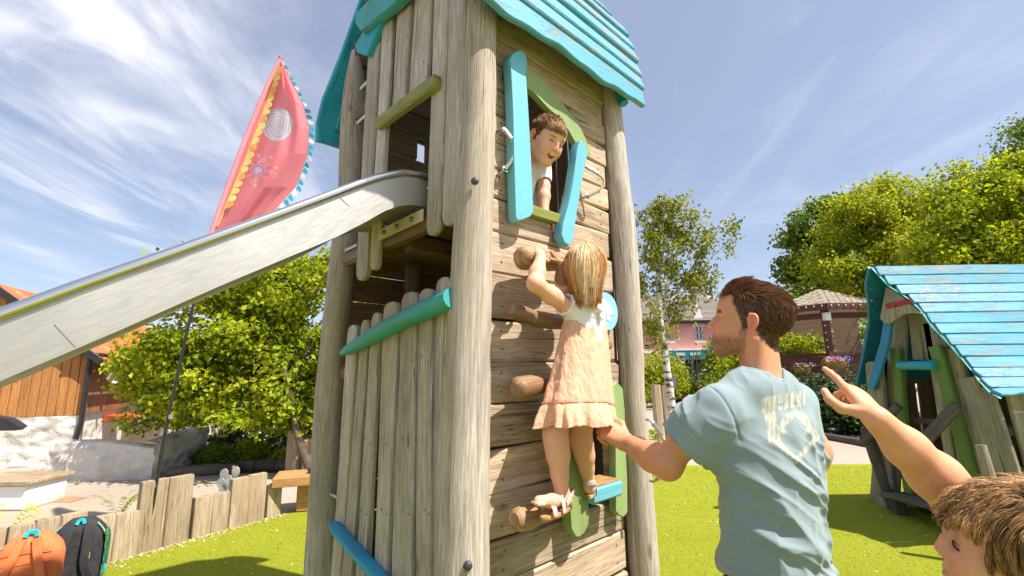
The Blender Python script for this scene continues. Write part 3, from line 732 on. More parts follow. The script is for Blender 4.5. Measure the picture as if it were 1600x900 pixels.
# ============================================================ ground, paths
def gmat_pave():
    m = NT('pale_tarmac', .9); v = m.coord('Object', (1, 1, 1), False)
    c = m.ramp(m.noise(v, .35, 5, .6), [(.3, (.34, .285, .225, 1)), (.7, (.43, .37, .30, 1))])
    c = m.mix(m.rng(m.noise(v, 60, 3, .7), .35, .75, 0, .35), c, (.25, .21, .17, 1))
    c = m.mix(m.rng(m.voro(v, 240), .1, .5, .25, 0), c, (.16, .14, .12, 1))
    m.base(c); m.bump(m.noise(v, 160, 3, .7), .5, .004); return m.m
def gmat_turf():
    m = NT('artificial_turf', .95); v = m.coord('Object', (1, 1, 1), False)
    c = m.ramp(m.noise(v, 1.1, 5, .6), [(.3, (.29, .32, .018, 1)), (.7, (.36, .375, .028, 1))])
    c = m.mix(m.rng(m.noise(v, 90, 3, .75), .30, .72, 0, .40), c, (.20, .25, .010, 1))
    c = m.mix(m.rng(m.noise(v, 420, 2, .8), .5, .75, 0, .5), c, (.46, .46, .08, 1))
    c = m.mix(m.rng(m.noise(v, .5, 6, .7), .5, .75, 0, .25), c, (.20, .24, .02, 1))
    m.base(c); m.b.inputs['Specular IOR Level'].default_value = .15
    m.bump(m.noise(v, 260, 3, .8), .9, .012); return m.m
struct(obj('ground', MB().quad((-400, -60, 0), (400, -60, 0), (400, 700, 0), (-400, 700, 0)), gmat_pave()))
turf_px = [(443, 803), (300, 839), (160, 883)]
tp = [gnd(x, y) for x, y in turf_px]
d_ = unit(tp[-1]-tp[0]); tp.append(tp[-1]+d_*6)
poly = [(2.9, 7.62), (4.2, 7.58), (9, 7.5), (12, -4), (-7, -4)] + [(p[0], p[1]) for p in tp[::-1]] + [(-2.2, 5.7), (-1.9, 6.9), (-.5, 7.45), (1.2, 7.66)]
mb = MB(); mb.add([(x, y, .005) for x, y in poly], [tuple(range(len(poly)))][::1])
if sum(poly[i][0]*poly[(i+1) % len(poly)][1]-poly[(i+1) % len(poly)][0]*poly[i][1] for i in range(len(poly))) < 0: mb.f = [mb.f[0][::-1]]
struct(obj('turf', mb, gmat_turf()))
# litter and short blades near the viewer
def scatter(n, region, fn, seed):
    r = np.random.default_rng(seed); out = []
    while len(out) < n:
        p = region(r)
        if p is not None: out.append(p)
    return out
def chips(name, pts, size, mat, seed, label, cat):
    r = np.random.default_rng(seed); k = len(pts); P = np.array(pts); a = r.uniform(0, 6.28, k); s = size*r.uniform(.4, 1.4, k)
    u = np.stack([np.cos(a)*s, np.sin(a)*s, r.normal(0, .25, k)*s], 1); w = np.stack([-np.sin(a)*s*.45, np.cos(a)*s*.45, r.normal(0, .25, k)*s], 1)
    V = np.stack([P-u, P-w, P+u, P+w], 1).reshape(-1, 3); F = np.arange(4*k).reshape(-1, 4)
    c = np.repeat(r.uniform(.55, 1, (k, 1))*np.array([[.72, .62, .42]]), 4, 0)
    o = obj(name, arrmesh(name, V, F, c, False), mat); tag(o, label, cat); o['kind'] = 'stuff'; return o
MT['litter'] = vcol('dry_litter', .9, 0)
def regR(r):
    y = r.uniform(3.6, 7.5); x = r.uniform(.3, 6.5); return (x, y, .009)
def regL(r):
    t = r.uniform(-.3, 1); q = r.exponential(.05); p = tp[2]*(1-t)+tp[0]*t; n = np.array([d_[1], -d_[0], 0]); n = n if n[0] > 0 else -n
    if r.random() < .12: q = r.uniform(0, 1.6)
    p = p+n*(q+.01); return (p[0], p[1], .009)
chips('leaf_litter', scatter(1500, regR, None, 3)+scatter(1100, regL, None, 4), .009, 'litter', 5, 'scattered pale leaf crumbs lying on the bright green turf', 'leaf litter')
_m = NT('turf_blade', .9); _c = _m.attr('Col'); _m.base(_c); _t = _m.n('BsdfTranslucent'); _m.L.new(_c, _t.inputs[0]); _x = _m.n('MixShader'); _x.inputs[0].default_value = .5
_m.L.new(_m.b.outputs[0], _x.inputs[1]); _m.L.new(_t.outputs[0], _x.inputs[2]); _m.L.new(_x.outputs[0], _m.out.inputs[0]); MT['blade'] = _m.m
def blades(n, seed):
    r = np.random.default_rng(seed); y = 3.3+4.3*r.random(n)**1.35; x = r.uniform(-4, 6.8, n)
    nn = np.array([d_[1], -d_[0]]); nn = nn if nn[0] > 0 else -nn; ok = ((x-tp[0][0])*nn[0]+(y-tp[0][1])*nn[1]) > .02
    ok &= ~((x > -1.2) & (x < .7) & (y < 3.1)); ok &= y < 7.4; ok &= ~((y > 6) & (x < -1.5)); x, y = x[ok], y[ok]; k = len(x)
    a = r.uniform(0, 6.28, k); h = r.uniform(.003, .006, k)*(1+.12*y); w = .0022*(1+.25*y); l = r.normal(0, .006, (k, 2))
    P = np.stack([x, y, np.full(k, .004)], 1); dx = np.stack([np.cos(a)*w, np.sin(a)*w, 0*a], 1); tip = P+np.stack([l[:, 0], l[:, 1], h], 1)
    V = np.stack([P-dx, P+dx, tip], 1).reshape(-1, 3); F = np.arange(3*k).reshape(-1, 3)
    c = np.repeat(np.array([[.34, .37, .025]])*r.uniform(.75, 1.3, (k, 1)), 3, 0)
    o = obj('turf_blades', arrmesh('turf_blades', V, F, c, False), MT['blade']); o['kind'] = 'stuff'; tag(o, 'short bright green blades of the artificial turf', 'grass')
blades(110000, 9)
# reddish patch in the paving on the left
pp = [gnd(*q) for q in ((72, 785), (108, 776), (138, 777), (112, 785))]
struct(obj('paving_patch', MB().add([(p[0], p[1], .005) for p in pp], [(0, 1, 2, 3)]), plain('terracotta_patch', (.42, .20, .11, 1), .9)))

# ============================================================ palisade of upright boards at the turf edge
pal = thing('board_palisade', 'stepped palisade of upright weathered boards edging the turf on the left', 'fence', tp[1])
PA, PD = tp[2], unit(tp[0]-tp[2]); PN = np.array([PD[1], -PD[0], 0]); PN = PN if PN[0] > 0 else -PN   # towards turf
def pt_on(x, y):
    P = onplane(x, y, PA, PN); return float((P-PA)@PD), float(P[2])
secs = [(-40, 13, 836, 826), (15, 98, 826, 806), (99, 139, 805, 800), (141, 222, 810, 798), (224, 305, 754, 741), (306, 362, 778, 768), (364, 419, 750, 738), (421, 443, 760, 752)]
k_ = 0
for x0, x1, y0, y1 in secs:
    t0, z0 = pt_on(x0, y0); t1, z1 = pt_on(x1, y1); n = max(1, round((t1-t0)/.185))
    for i in range(n):
        a, b = t0+(t1-t0)*i/n+.0015, t0+(t1-t0)*(i+1)/n-.0015; z = z0+(z1-z0)*(i+.5)/n
        k_ += 1; c = PA+PD*(a+b)/2-PN*(.04+.005*math.sin(k_*2.1))
        mb = MB().sweep([c+EZ*-.1, c+EZ*.1, c+EZ*(z-.012), c+EZ*z], PD, -PN, [(b-a)/2]*3+[(b-a)/2-.004], [.038]*3+[.034], 'board', ch=.09, off=k_*.41)
        obj('plank', mb, 'palisade', pal)

# ============================================================ bench box and navy bag
bc = gnd(463, 803)
bench = thing('timber_bench', 'orange brown timber bench block at the end of the palisade', 'bench', bc)
for dx, dy, sx, sy, z0, z1, nm in ((0, 0, .52, .42, .30, .40, 'seat'), (-.02, .05, .30, .28, 0, .30, 'leg'), (.33, .10, .2, .3, 0, .30, 'leg')):
    cx = bc+np.array([dx+.1, dy+.15, (z0+z1)/2]); R = np.array([EX*0+unit([.95, .3, 0]), unit([-.3, .95, 0]), EZ]).T
    obj(nm, MB().box(cx, (sx if nm != 'seat' else .78, sy, z1-z0-.002), R), 'bench_wood', bench)
def blob_mesh(name, c, r, amp, fr, seed, col, n=24):
    v = []; f = []; m_ = n//2+2
    mb = MB().ball((0, 0, 0), 1, n, m_); out = []
    for p in mb.v:
        p = np.array(p); k = 1+amp*nz(p[0]*fr+seed, p[1]*fr, p[2]*fr)+amp*.5*nz(p[0]*fr*2.3+seed, p[1]*fr*2.3, p[2]*fr*2.3); q = p*k*np.array(r); out.append(np.array(c)+q)
    return arrmesh_from(mb, out, name)
def arrmesh_from(mb, vs, name):
    m2 = MB(); m2.v = [tuple(p) for p in vs]; m2.f = mb.f; m2.uv = mb.uv; return m2
bagc = bc+np.array([.20, .15, .40])
bag = obj('cloth_bag', blob_mesh('bag', bagc+EZ*.055, (.17, .11, .075), .9, 1.7, 3, None), plain('navy_cloth', (.02, .028, .09, 1), .8, 8, .3, .3, bs=40, bd=.01)); tag(bag, 'crumpled navy blue cloth bag lying on the timber bench', 'bag')

# ============================================================ backpacks
def backpack(name, label, base, ang, H, Wd, D, body, parts_fn):
    t = thing(name, label, 'backpack', base); ux = np.array([math.cos(ang), math.sin(ang), 0]); un = np.array([math.sin(ang), -math.cos(ang), 0])   # un faces viewer
    lean = unit(EZ+un*-.12)
    def P(u, h, d): return base+ux*u*Wd/2+lean*h*H+un*d*D
    mb = MB(); nu, nv = 26, 22
    def prof(h): return (1-max(0, (h-.58)/.42)**2.4*.62)*(.90+.10*min(1, h/.15))
    rows = []
    for j in range(nv+1):
        h = j/nv; w = prof(h); 
        for i in range(nu):
            a = 2*math.pi*i/nu; cx = math.copysign(abs(math.cos(a))**.55, math.cos(a)); sx = math.copysign(abs(math.sin(a))**.75, math.sin(a))
            dp = .5*(1-max(0, (h-.8)/.2)**2*.7)*(1 if h > .04 else .8); wr = 1+.03*nz(a*3+base[0], h*9)
            rows.append(P(cx*w*wr, h, sx*dp*wr+.02*nz(i*.7, h*14, base[0])))
    fs = [(j*nu+i, j*nu+(i+1) % nu, (j+1)*nu+(i+1) % nu, (j+1)*nu+i) for j in range(nv) for i in range(nu)] + [tuple(range(nu))[::-1], tuple(nv*nu+i for i in range(nu))]
    mb.add(rows, fs, [[(0, 0)]*len(f) for f in fs]); obj('body', mb, body, t)
    parts_fn(t, P, ux, lean, un, prof); return t
MT['black_fabric'] = plain('charcoal_fabric', (.028, .027, .030, 1), .85, 30, .3, .5, bs=500, bd=.002)
MT['teal_fabric'] = plain('teal_webbing', (.01, .42, .50, 1), .7, 20, .2, .4, bs=300, bd=.002)
MT['orange_fabric'] = plain('orange_padded_fabric', (.68, .17, .055, 1), .75, 5, .12, .35, bs=14, bd=.02)
MT['lime'] = plain('lime_badge', (.50, .75, .03, 1), .5)
def strap(t, P, pts, w, mat, un, th=.008, name='strap', seed=1):
    C = [P(*p) for p in pts]; k = len(C); CC_ = []
    for i in range(k-1):
        for q in range(6):
            s_ = q/6; p0, p1, p2, p3 = C[max(i-1, 0)], C[i], C[i+1], C[min(i+2, k-1)]
            CC_.append(.5*((2*p1)+(-p0+p2)*s_+(2*p0-5*p1+4*p2-p3)*s_*s_+(-p0+3*p1-3*p2+p3)*s_**3))
    CC_.append(C[-1]); k = len(CC_); W = []
    for i in range(k): tn = unit(CC_[min(i+1, k-1)]-CC_[max(i-1, 0)]); W.append(unit(np.cross(tn, un)))
    return obj(name, MB().sweep(CC_, np.array(W), un, w/2, th, 'board'), mat, t)
def bp_black(t, P, ux, lean, un, prof):
    strap(t, P, [(-.30, .90, .50), (-.36, .78, .60), (-.40, .6, .66), (-.50, .42, .64), (-.62, .25, .58), (-.68, .12, .5)], .062, 'black_fabric', un, .012)
    strap(t, P, [(.32, .90, .50), (.36, .75, .60), (.38, .55, .66), (.40, .36, .64), (.50, .22, .58), (.60, .12, .5)], .058, 'black_fabric', un, .012)
    strap(t, P, [(-.12, .93, .42), (-.05, .985, .40), (.08, .985, .40), (.14, .93, .42)], .022, 'teal_fabric', un, .006, 'handle')
    strap(t, P, [(-.68, .13, .55), (-.80, .06, .5), (-.66, .0, .5)], .03, 'teal_fabric', un, .006, 'webbing')
    strap(t, P, [(.60, .13, .56), (.50, .05, .6), (.42, -.02, .5)], .03, 'teal_fabric', un, .006, 'webbing')
    strap(t, P, [(.82, .22, .2), (1.02, .24, .3), (1.0, .14, .3), (.85, .1, .2)], .03, 'teal_fabric', un, .006, 'webbing')
    c = P(.44, .47, .71); mb = MB().box(c, (.036, .006, .042), np.array([ux, un, lean]).T); obj('badge', mb, 'lime', t)
    mb = MB().box(c+lean*.026, (.014, .006, .014), np.array([ux, un, lean]).T); obj('badge', mb, 'lime', t)
    sd = NT('green_weave', .7); v = sd.coord('Object', (1, 1, 1), False); vv = sd.voro(v, 120, 'F1', 'Distance', .2)
    sd.base(sd.mix(sd.rng(vv, .35, .5), sd.ramp(sd.noise(v, 9, 2), [(.4, (.0, .36, .22, 1)), (.6, (.35, .6, .03, 1))]), (.01, .03, .03, 1)))
    for sgn in (-1, 1):
        C = [P(sgn*prof(h)*1.005, h, .12) for h in np.linspace(.06, .78, 12)]
        obj('side_panel', MB().sweep(C, un, ux*sgn, .06, .006, 'board'), sd.m, t)
        C = [P(sgn*prof(h)*.99, h, .44) for h in np.linspace(.04, .93, 16)]
        obj('piping', MB().tube(C, .004, 6), MT['mint'], t)
MT['mint'] = plain('mint_piping', (.25, .65, .45, 1), .5)
def bp_orange(t, P, ux, lean, un, prof):
    strap(t, P, [(-.18, .95, .50), (-.28, .75, .60), (-.45, .5, .64), (-.66, .25, .6), (-.78, .05, .5)], .05, 'orange_fabric', un, .011)
    strap(t, P, [(.22, .95, .50), (.34, .75, .58), (.52, .5, .62), (.66, .25, .58), (.74, .05, .5)], .045, 'orange_fabric', un, .011)
    strap(t, P, [(-.14, .97, .35), (-.08, 1.03, .33), (.12, 1.03, .33), (.18, .97, .35)], .026, 'teal_fabric', un, .007, 'handle')
    for h in (.2, .34, .48, .62, .76):
        C = [P(x*prof(h), h+.006*math.sin(x*7+h*9), .515-.10*abs(x)**4) for x in np.linspace(-.8, .8, 14)]
        obj('quilting_seam', MB().tube(C, .0022, 5), 'orange_fabric', t)
    C = [P(-prof(h)*.985, h, .3) for h in np.linspace(.1, .85, 12)]
    obj('side_panel', MB().sweep(C, un, ux, .028, .006, 'board'), plain('pale_blue_mesh', (.20, .42, .68, 1), .6), t)
Bb = gnd(112, 917); Bb[2] = .01
backpack('backpack', 'charcoal backpack with teal webbing and green side mesh by the palisade', Bb, math.radians(30), .45, .335, .15, 'black_fabric', bp_black)
Bo = gnd(30, 952); Bo[2] = .01
backpack('backpack', 'orange quilted backpack with teal handle beside the charcoal one', Bo, math.radians(28), .45, .36, .17, 'orange_fabric', bp_orange)

# ============================================================ flag
fl = thing('feather_flag', 'pink pennant flag with yellow and blue trim on a black leaning pole', 'flag', gnd(228, 862))
FY = float(gnd(228, 862)[1])
pole = [atY(x, y, FY) for x, y in ((228, 864), (236, 810), (245, 750), (256, 685), (270, 620), (285, 550), (302, 476), (316, 420), (330, 366), (356, 292), (384, 216), (408, 158), (426, 116), (438, 92))]
obj('pole', MB().tube(pole, list(np.linspace(.017, .007, len(pole))), 10), 'black_metal', fl)
for x, y in ((267, 651), (243, 757)): P = atY(x, y, FY); obj('joint', MB().tube([P-EZ*.02, P+EZ*.02], .019, 10), 'zinc', fl)
P = atY(233, 828, FY); obj('peg_hook', MB().tube([P+EX*.0, P+np.array([-.05, 0, .01]), P+np.array([-.05, 0, -.04])], .008, 8), 'black_metal', fl)
obj('sleeve', MB().tube([p+np.array([.004, -.004, 0]) for p in pole[8:]], [.024]*(len(pole)-9)+[.015], 10), plain('pink_sleeve', (.93, .30, .35, 1), .85, 3, .1, .2), fl)
P = atY(438, 91, FY); obj('finial', MB().ball(P, .022, 12, 8), plain('red_knob', (.6, .04, .05, 1), .4), fl)
Lf = [(438, 96), (426, 118), (408, 160), (384, 218), (356, 294), (330, 368), (316, 412)]
Rf = [(441, 96), (452, 120), (474, 160), (484, 200), (482, 240), (464, 292), (430, 330), (372, 372)]
def crv(pts, t):
    c = [0]
    for i in range(1, len(pts)): c.append(c[-1]+math.dist(pts[i], pts[i-1]))
    s_ = t*c[-1]; return np.array([np.interp(s_, c, [p[0] for p in pts]), np.interp(s_, c, [p[1] for p in pts])])
def Fp(u, v, lift=0.):
    l, r_ = crv(Lf, v), crv(Rf, v); p = l*(1-u)+r_*u
    y = FY+.05*math.sin(u*5+v*4)*min(1, u*3)+.05*nz(u*3.2, v*3+2)*min(1, u*4)+.035*math.exp(-((u-.62+.1*v)/.09)**2)*max(0, 1-v*2.2)-.03*math.exp(-((u-.80)/.07)**2)*max(0, 1-v*1.8)+.014*math.sin(u*26+v*6)*(u*(1-u)*3)
    return atY(p[0], p[1], y-lift)
nu, nv = 150, 260
U, Vv = np.meshgrid(np.linspace(0, 1, nu+1), np.linspace(0, 1, nv+1))
pts = np.array([Fp(u, v) for u, v in zip(U.ravel(), Vv.ravel())])
PXY = np.array([crv(Lf, v)*(1-u)+crv(Rf, v)*u for u, v in zip(U.ravel(), Vv.ravel())])
colr = np.tile(np.array([[.95, .29, .34]]), (len(pts), 1))
def stroke(mask, c, a=1.): colr[mask] = colr[mask]*(1-a)+np.array(c)*a
dx, dy = PXY[:, 0]-433, PXY[:, 1]-194; rr = np.hypot(dx/24, dy/26)
stroke((rr < 1) & (dy > -24), (.62, .70, .78))
ang_ = np.arctan2(dy, dx); sp_ = (np.hypot(dx, (dy-2)*1.0)+2.2*np.sin(ang_*3+.6))
stroke((rr < .86) & (np.mod(sp_, 5.0) < 1.3), (.75, .28, .36))
dx, dy = PXY[:, 0]-403, PXY[:, 1]-266; d = np.hypot(dx, dy*1.25); an = np.arctan2(dy*1.25, dx)
stroke(d < 9.5, (.55, .24, .50)); stroke(d < 7, (.75, .62, .72)); stroke((d < 7) & (np.abs(np.mod(an*3/math.pi+.25, 1)-.5) < .09), (.55, .2, .4))
stroke((d > 9) & (d < 12.5) & (np.mod(an*8/math.pi, 1) < .6), (.85, .42, .50))
stroke((d > 14) & (d < 24) & (np.abs(np.mod(an*4/math.pi+.3, 1)-.5) < .055*14/np.maximum(d, 1)), (.86, .60, .62))
stroke((d > 12) & (d < 20) & (np.abs(np.mod(an*4/math.pi+.8, 1)-.5) < .05*14/np.maximum(d, 1)), (.62, .12, .36))
for ax, ay in ((412, 250), (428, 272), (396, 284), (380, 262)):
    q = np.hypot(PXY[:, 0]-ax, PXY[:, 1]-ay); stroke((np.mod(q, 3.2) < 1.1) & (q < 6.5), (.88, .55, .5))
for ax, ay in ((404, 243), (424, 246), (378, 276), (399, 290), (432, 262)):
    q = np.hypot(PXY[:, 0]-ax, PXY[:, 1]-ay); stroke(q < 2.0, (.88, .74, .62))
MT['flag_cloth'] = vcol('flag_cloth', .85, .1)
_m = NT('flag_cloth_lit', .85); _c = _m.attr('Col'); _m.base(_c); _t = _m.n('BsdfTranslucent'); _m.L.new(_c, _t.inputs[0]); _x = _m.n('MixShader'); _x.inputs[0].default_value = .55
_m.L.new(_m.b.outputs[0], _x.inputs[1]); _m.L.new(_t.outputs[0], _x.inputs[2]); _m.L.new(_x.outputs[0], _m.out.inputs[0]); MT['flag_cloth'] = _m.m
idx = np.arange((nu+1)*(nv+1)).reshape(nv+1, nu+1)
Fq = np.stack([idx[:-1, :-1], idx[:-1, 1:], idx[1:, 1:], idx[1:, :-1]], -1).reshape(-1, 4)
obj('pennant', arrmesh('pennant', pts, Fq, colr), 'flag_cloth', fl)
# scalloped yellow trim and blue tassels
MT['yellow_trim'] = plain('yellow_trim', (.80, .58, .18, 1), .8); MT['orange_trim'] = plain('orange_trim', (.78, .36, .10, 1), .8)
MT['blue_trim'] = plain('blue_trim', (.02, .36, .58, 1), .8); MT['white_trim'] = plain('white_trim', (.75, .80, .82, 1), .8)
obj('trim_band', MB().sweep([Fp(.16-.10*t, .02+.80*t, .008) for t in np.linspace(0, 1, 30)], np.array([1., 0, .3]), np.array([0, 1., 0]), .009, .002, 'board'), 'yellow_trim', fl)
def flap(P, d1, d2, L, w, th=.006):
    poly = [(-w/2, 0), (w/2, 0), (w*.48, L*.55), (w*.28, L*.9), (0, L), (-w*.28, L*.9), (-w*.48, L*.55)]
    N = unit(np.cross(d1, d2)); return MB().prism(poly, d1, d2, P, N, th)
for i in range(20):
    t = .03+i*.041; v = t*.86; P = Fp(.165-.10*t, .02+v, .012); al = unit(Fp(.16, min(1, v+.05))-Fp(.16, v))
    o_ = flap(P, al, unit(np.array([1, -.25, -.25+.2*nz(i*1.3)])), .075, .082); obj('tassel', o_, 'yellow_trim' if i % 4 != 3 else 'orange_trim', fl)
obj('trim_band', MB().sweep([Fp(1.0, t, .002) for t in np.linspace(0, 1, 60)], np.array([1., 0, .0]), np.array([0, 1., 0]), .007, .003, 'board'), 'white_trim', fl)
for i in range(34):
    v = .03+i*.0285; P = Fp(1.0, v, .004); al = unit(Fp(1, min(1, v+.03))-Fp(1, v-.03)); out = unit(np.array([al[2]*-1, 0, al[0]])); out = out if out[0] > 0 else -out
    L = .05+.02*nz(i*2.7)+.02*v
    if v < .25: L *= .6
    o_ = flap(P, unit(al+.3*np.array([0, nz(i*3.3), 0])), unit(out+np.array([0, .5*nz(i*1.9), -.5])), L, .045+.012*nz(i)); obj('tassel', o_, ('blue_trim', 'white_trim', 'blue_trim')[i % 3], fl)

# ============================================================ leaves
LC_bright = [(0, (.12, .18, .008, 1)), (.35, (.26, .35, .014, 1)), (.7, (.43, .50, .020, 1)), (1, (.60, .56, .04, 1))]
LC_mid = [(0, (.06, .11, .012, 1)), (.5, (.16, .25, .022, 1)), (1, (.28, .33, .03, 1))]
LC_dark = [(0, (.02, .05, .014, 1)), (.6, (.05, .10, .024, 1)), (1, (.11, .17, .04, 1))]
LC_yell = [(0, (.15, .22, .010, 1)), (.5, (.36, .43, .018, 1)), (1, (.60, .58, .04, 1))]
LC_birch = [(0, (.10, .14, .012, 1)), (.5, (.24, .28, .03, 1)), (1, (.45, .40, .07, 1))]
MT['leaf_bright'] = leafmat('leaf_bright', LC_bright, .52); MT['leaf_mid'] = leafmat('leaf_mid', LC_mid, .35); MT['leaf_dark'] = leafmat('leaf_dark', LC_dark, .2)
MT['leaf_yellow'] = leafmat('leaf_yellow', LC_yell); MT['leaf_birch'] = leafmat('leaf_birch', LC_birch, .4)
MT['bark'] = plain('brown_bark', (.11, .085, .06, 1), .9, 6, .4, .7, bs=40, bd=.03)
m = NT('birch_bark', .8); v = m.coord('UV', (3, 12, 1)); c = m.ramp(m.noise(v, 1, 5, .6), [(.40, (.05, .045, .04, 1)), (.52, (.62, .56, .48, 1)), (.9, (.72, .68, .6, 1))]); m.base(c); m.bump(m.noise(v, 3, 3), .4, .01); MT['birch_bark'] = m.m
def leafcloud(name, blobs, n, size, seed, shell=.55, clump=.16, per=26, flat=.5, down=0., fine=1.0):
    r = np.random.default_rng(seed); w = np.array([b[2] if len(b) > 2 else 1. for b in blobs], float)
    vol = np.array([np.prod(np.broadcast_to(b[1], 3))**(2/3.) for b in blobs])*w; vol /= vol.sum()
    nc = max(1, n//per); bi = r.choice(len(blobs), nc, p=vol)
    Cn = np.array([np.array(b[0], float) for b in blobs])[bi]; Rd = np.array([np.broadcast_to(b[1], 3) for b in blobs], float)[bi]
    d = r.normal(size=(nc, 3)); d /= np.linalg.norm(d, axis=1)[:, None]
    cc = Cn+d*Rd*(shell+(1-shell)*r.random((nc, 1))**.6)*(1+.20*r.normal(size=(nc, 1)))
    ci = np.repeat(np.arange(nc), per); k = len(ci)
    off = r.normal(size=(k, 3))*clump*np.array([1, 1, .75]); P = cc[ci]+off
    if down: P[:, 2] -= np.abs(r.normal(size=k))*down
    nrm = d[ci]*.8+r.normal(size=(k, 3))*.75+np.array([0, 0, flat]); nrm /= np.linalg.norm(nrm, axis=1)[:, None]
    t = r.normal(size=(k, 3))+np.array([0, 0, -.5]); t -= nrm*(t*nrm).sum(1)[:, None]; t /= np.linalg.norm(t, axis=1)[:, None]; b = np.cross(nrm, t)
    s = (size*r.uniform(.6, 1.3, k))[:, None]
    V = np.stack([P-t*s*.5, P+b*s*.34+nrm*s*.10-t*s*.05, P+t*s*.5-nrm*s*.06, P-b*s*.34+nrm*s*.10-t*s*.05], 1).reshape(-1, 3)
    o = np.arange(k)*4; F = np.concatenate([np.stack([o, o+1, o+2], 1), np.stack([o, o+2, o+3], 1)])
    cv = np.clip(r.normal(.45, .24, nc)[ci]+r.normal(0, .16, k), 0, 1); c = np.repeat(cv, 4)[:, None]*np.ones((1, 3))
    return arrmesh(name, V, F, c, False)
def plant(name, label, cat, base, blobs, n, size, mat, seed, trunk=None, trunk_mat='bark', branches=(), group=None, crown='crown', **kw):
    t = thing(name, label, cat, base, group)
    obj(crown, leafcloud(crown, blobs, n, size, seed, **kw), mat, t)
    if trunk: obj('trunk', log(trunk[0], trunk[1], seed, 12, .12, .08), trunk_mat, t)
    for pts_, r_ in branches: obj('branch', MB().tube(pts_, r_, 6), trunk_mat, t)
    return t
def bl(x, y, Y, rx, ry=None, w=1., dy=None):
    """blob from pixels: centre, distance, half sizes in px"""
    c = atY(x, y, Y); k = ((c-CC)@_f)/FOC; ry = ry or rx; return (c, (rx*k, (dy or (rx+ry)/2)*k, ry*k), w)
def limbs(P0, targets, r0, seed, n=7):
    out = []
    for q, Tg in enumerate(targets):
        P0_, Tg = V3(P0), V3(Tg); L = np.linalg.norm(Tg-P0_); pts_ = [P0_*(1-t)+Tg*t+np.array([nz(seed+q, t*2), nz(seed+q+9, t*2), nz(seed+q+5, t*2)+.5*math.sin(math.pi*t)])*L*.12*math.sin(math.pi*t) for t in np.linspace(0, 1, n)]
        out.append((pts_, list(np.linspace(r0, r0*.25, n))))
    return out
def spread(blobs, k=7, f_=.42, seed=1, out=.85):
    r = np.random.default_rng(seed); o = []
    for b in blobs:
        c, R_ = np.array(b[0]), np.array(np.broadcast_to(b[1], 3), float); w = b[2] if len(b) > 2 else 1.
        for _ in range(k):
            d = r.normal(size=3); d /= np.linalg.norm(d); q = f_*r.uniform(.6, 1.35); o.append((c+d*R_*out*r.uniform(.55, 1.15), R_*q*np.array([1.15, 1.15, .75]), w))
    return o
# big bright tree on the left, behind the slide
Yt = 7.3
blobs = [bl(300, 560, Yt, 90, 60), bl(245, 590, Yt, 55, 45), bl(370, 500, Yt, 85, 70), bl(440, 450, Yt, 75, 55), bl(460, 540, Yt, 80, 70), bl(400, 610, Yt, 90, 55), bl(320, 640, Yt, 80, 32),
         bl(258, 640, Yt, 52, 26), bl(212, 660, Yt, 26, 10, .5), bl(500, 590, Yt, 60, 60), bl(470, 650, Yt, 70, 32), bl(560, 520, Yt, 50, 70), bl(530, 430, Yt, 50, 40), bl(285, 440, Yt, 30, 35), bl(350, 440, Yt, 50, 30), bl(215, 560, Yt, 30, 20, .6)]
tb = gnd(485, 752)
tk = [atY(x, y, tb[1]) for x, y in ((492, 756), (483, 730), (470, 700), (462, 670), (456, 630), (440, 560))]
plant('broadleaf_tree', 'bright yellow green broadleaf tree behind the slide and palisade', 'tree', tb, spread(blobs, 11, .42, 3), 52000, .088, 'leaf_bright', 21, (tk, [.07, .06, .05, .045, .04, .03]), branches=limbs(tk[-2], [b[0] for b in blobs[::2]], .028, 3), clump=.10, shell=.3, per=18)
# darker leaf mass behind it
plant('laurel_hedge', 'dark green hedge in shade behind the low bed on the left', 'hedge', gnd(440, 735), [bl(430, 700, 9.2, 110, 55), bl(540, 680, 9.2, 80, 70), bl(500, 620, 9.6, 120, 60)], 14000, .09, 'leaf_dark', 22, crown='foliage', clump=.2)
# shrubs in the bed
plant('round_shrub', 'dark clipped round shrub above the paler ones in the left bed', 'shrub', gnd(357, 730), [bl(357, 688, 8.6, 21, 16)], 3200, .035, 'leaf_dark', 23, crown='foliage', clump=.05, per=12, shell=.75)
plant('round_shrub', 'wide pale green shrub in the middle of the left bed', 'shrub', gnd(345, 735), [bl(345, 716, 8.0, 26, 17)], 4000, .04, 'leaf_mid', 24, crown='foliage', clump=.06, per=12, shell=.7)
plant('round_shrub', 'small grey green shrub at the left end of the bed', 'shrub', gnd(318, 732), [bl(316, 716, 8.1, 15, 14)], 2000, .035, 'leaf_mid', 25, crown='foliage', clump=.05, per=12, shell=.7)
plant('round_shrub', 'yellow green shrub behind the thin leaning trunk', 'shrub', gnd(395, 735), [bl(392, 706, 8.2, 24, 18)], 3000, .045, 'leaf_bright', 26, crown='foliage', clump=.06, per=12)
plant('low_plant', 'bright low plant beside the large timber posts', 'plant', gnd(450, 738), [bl(448, 718, 8.0, 18, 12)], 1200, .06, 'leaf_bright', 27, crown='foliage', clump=.06, per=10)
# log edging of the bed
be = thing('log_edging', 'dark timber log edging round the shrub bed on the left', 'edging', gnd(390, 742))
for i, (xa, ya, xb, yb) in enumerate(((262, 746, 340, 741), (341, 741, 372, 740), (374, 736, 398, 736), (400, 735, 432, 735), (434, 735, 470, 736))):
    A = gnd(xa, ya); B = gnd(xb, yb); obj('edging_log', log([A+EZ*.07, (A+B)/2+EZ*.075, B+EZ*.07], .085, 300+i, 12, .15, .1), 'dark_wood', be)
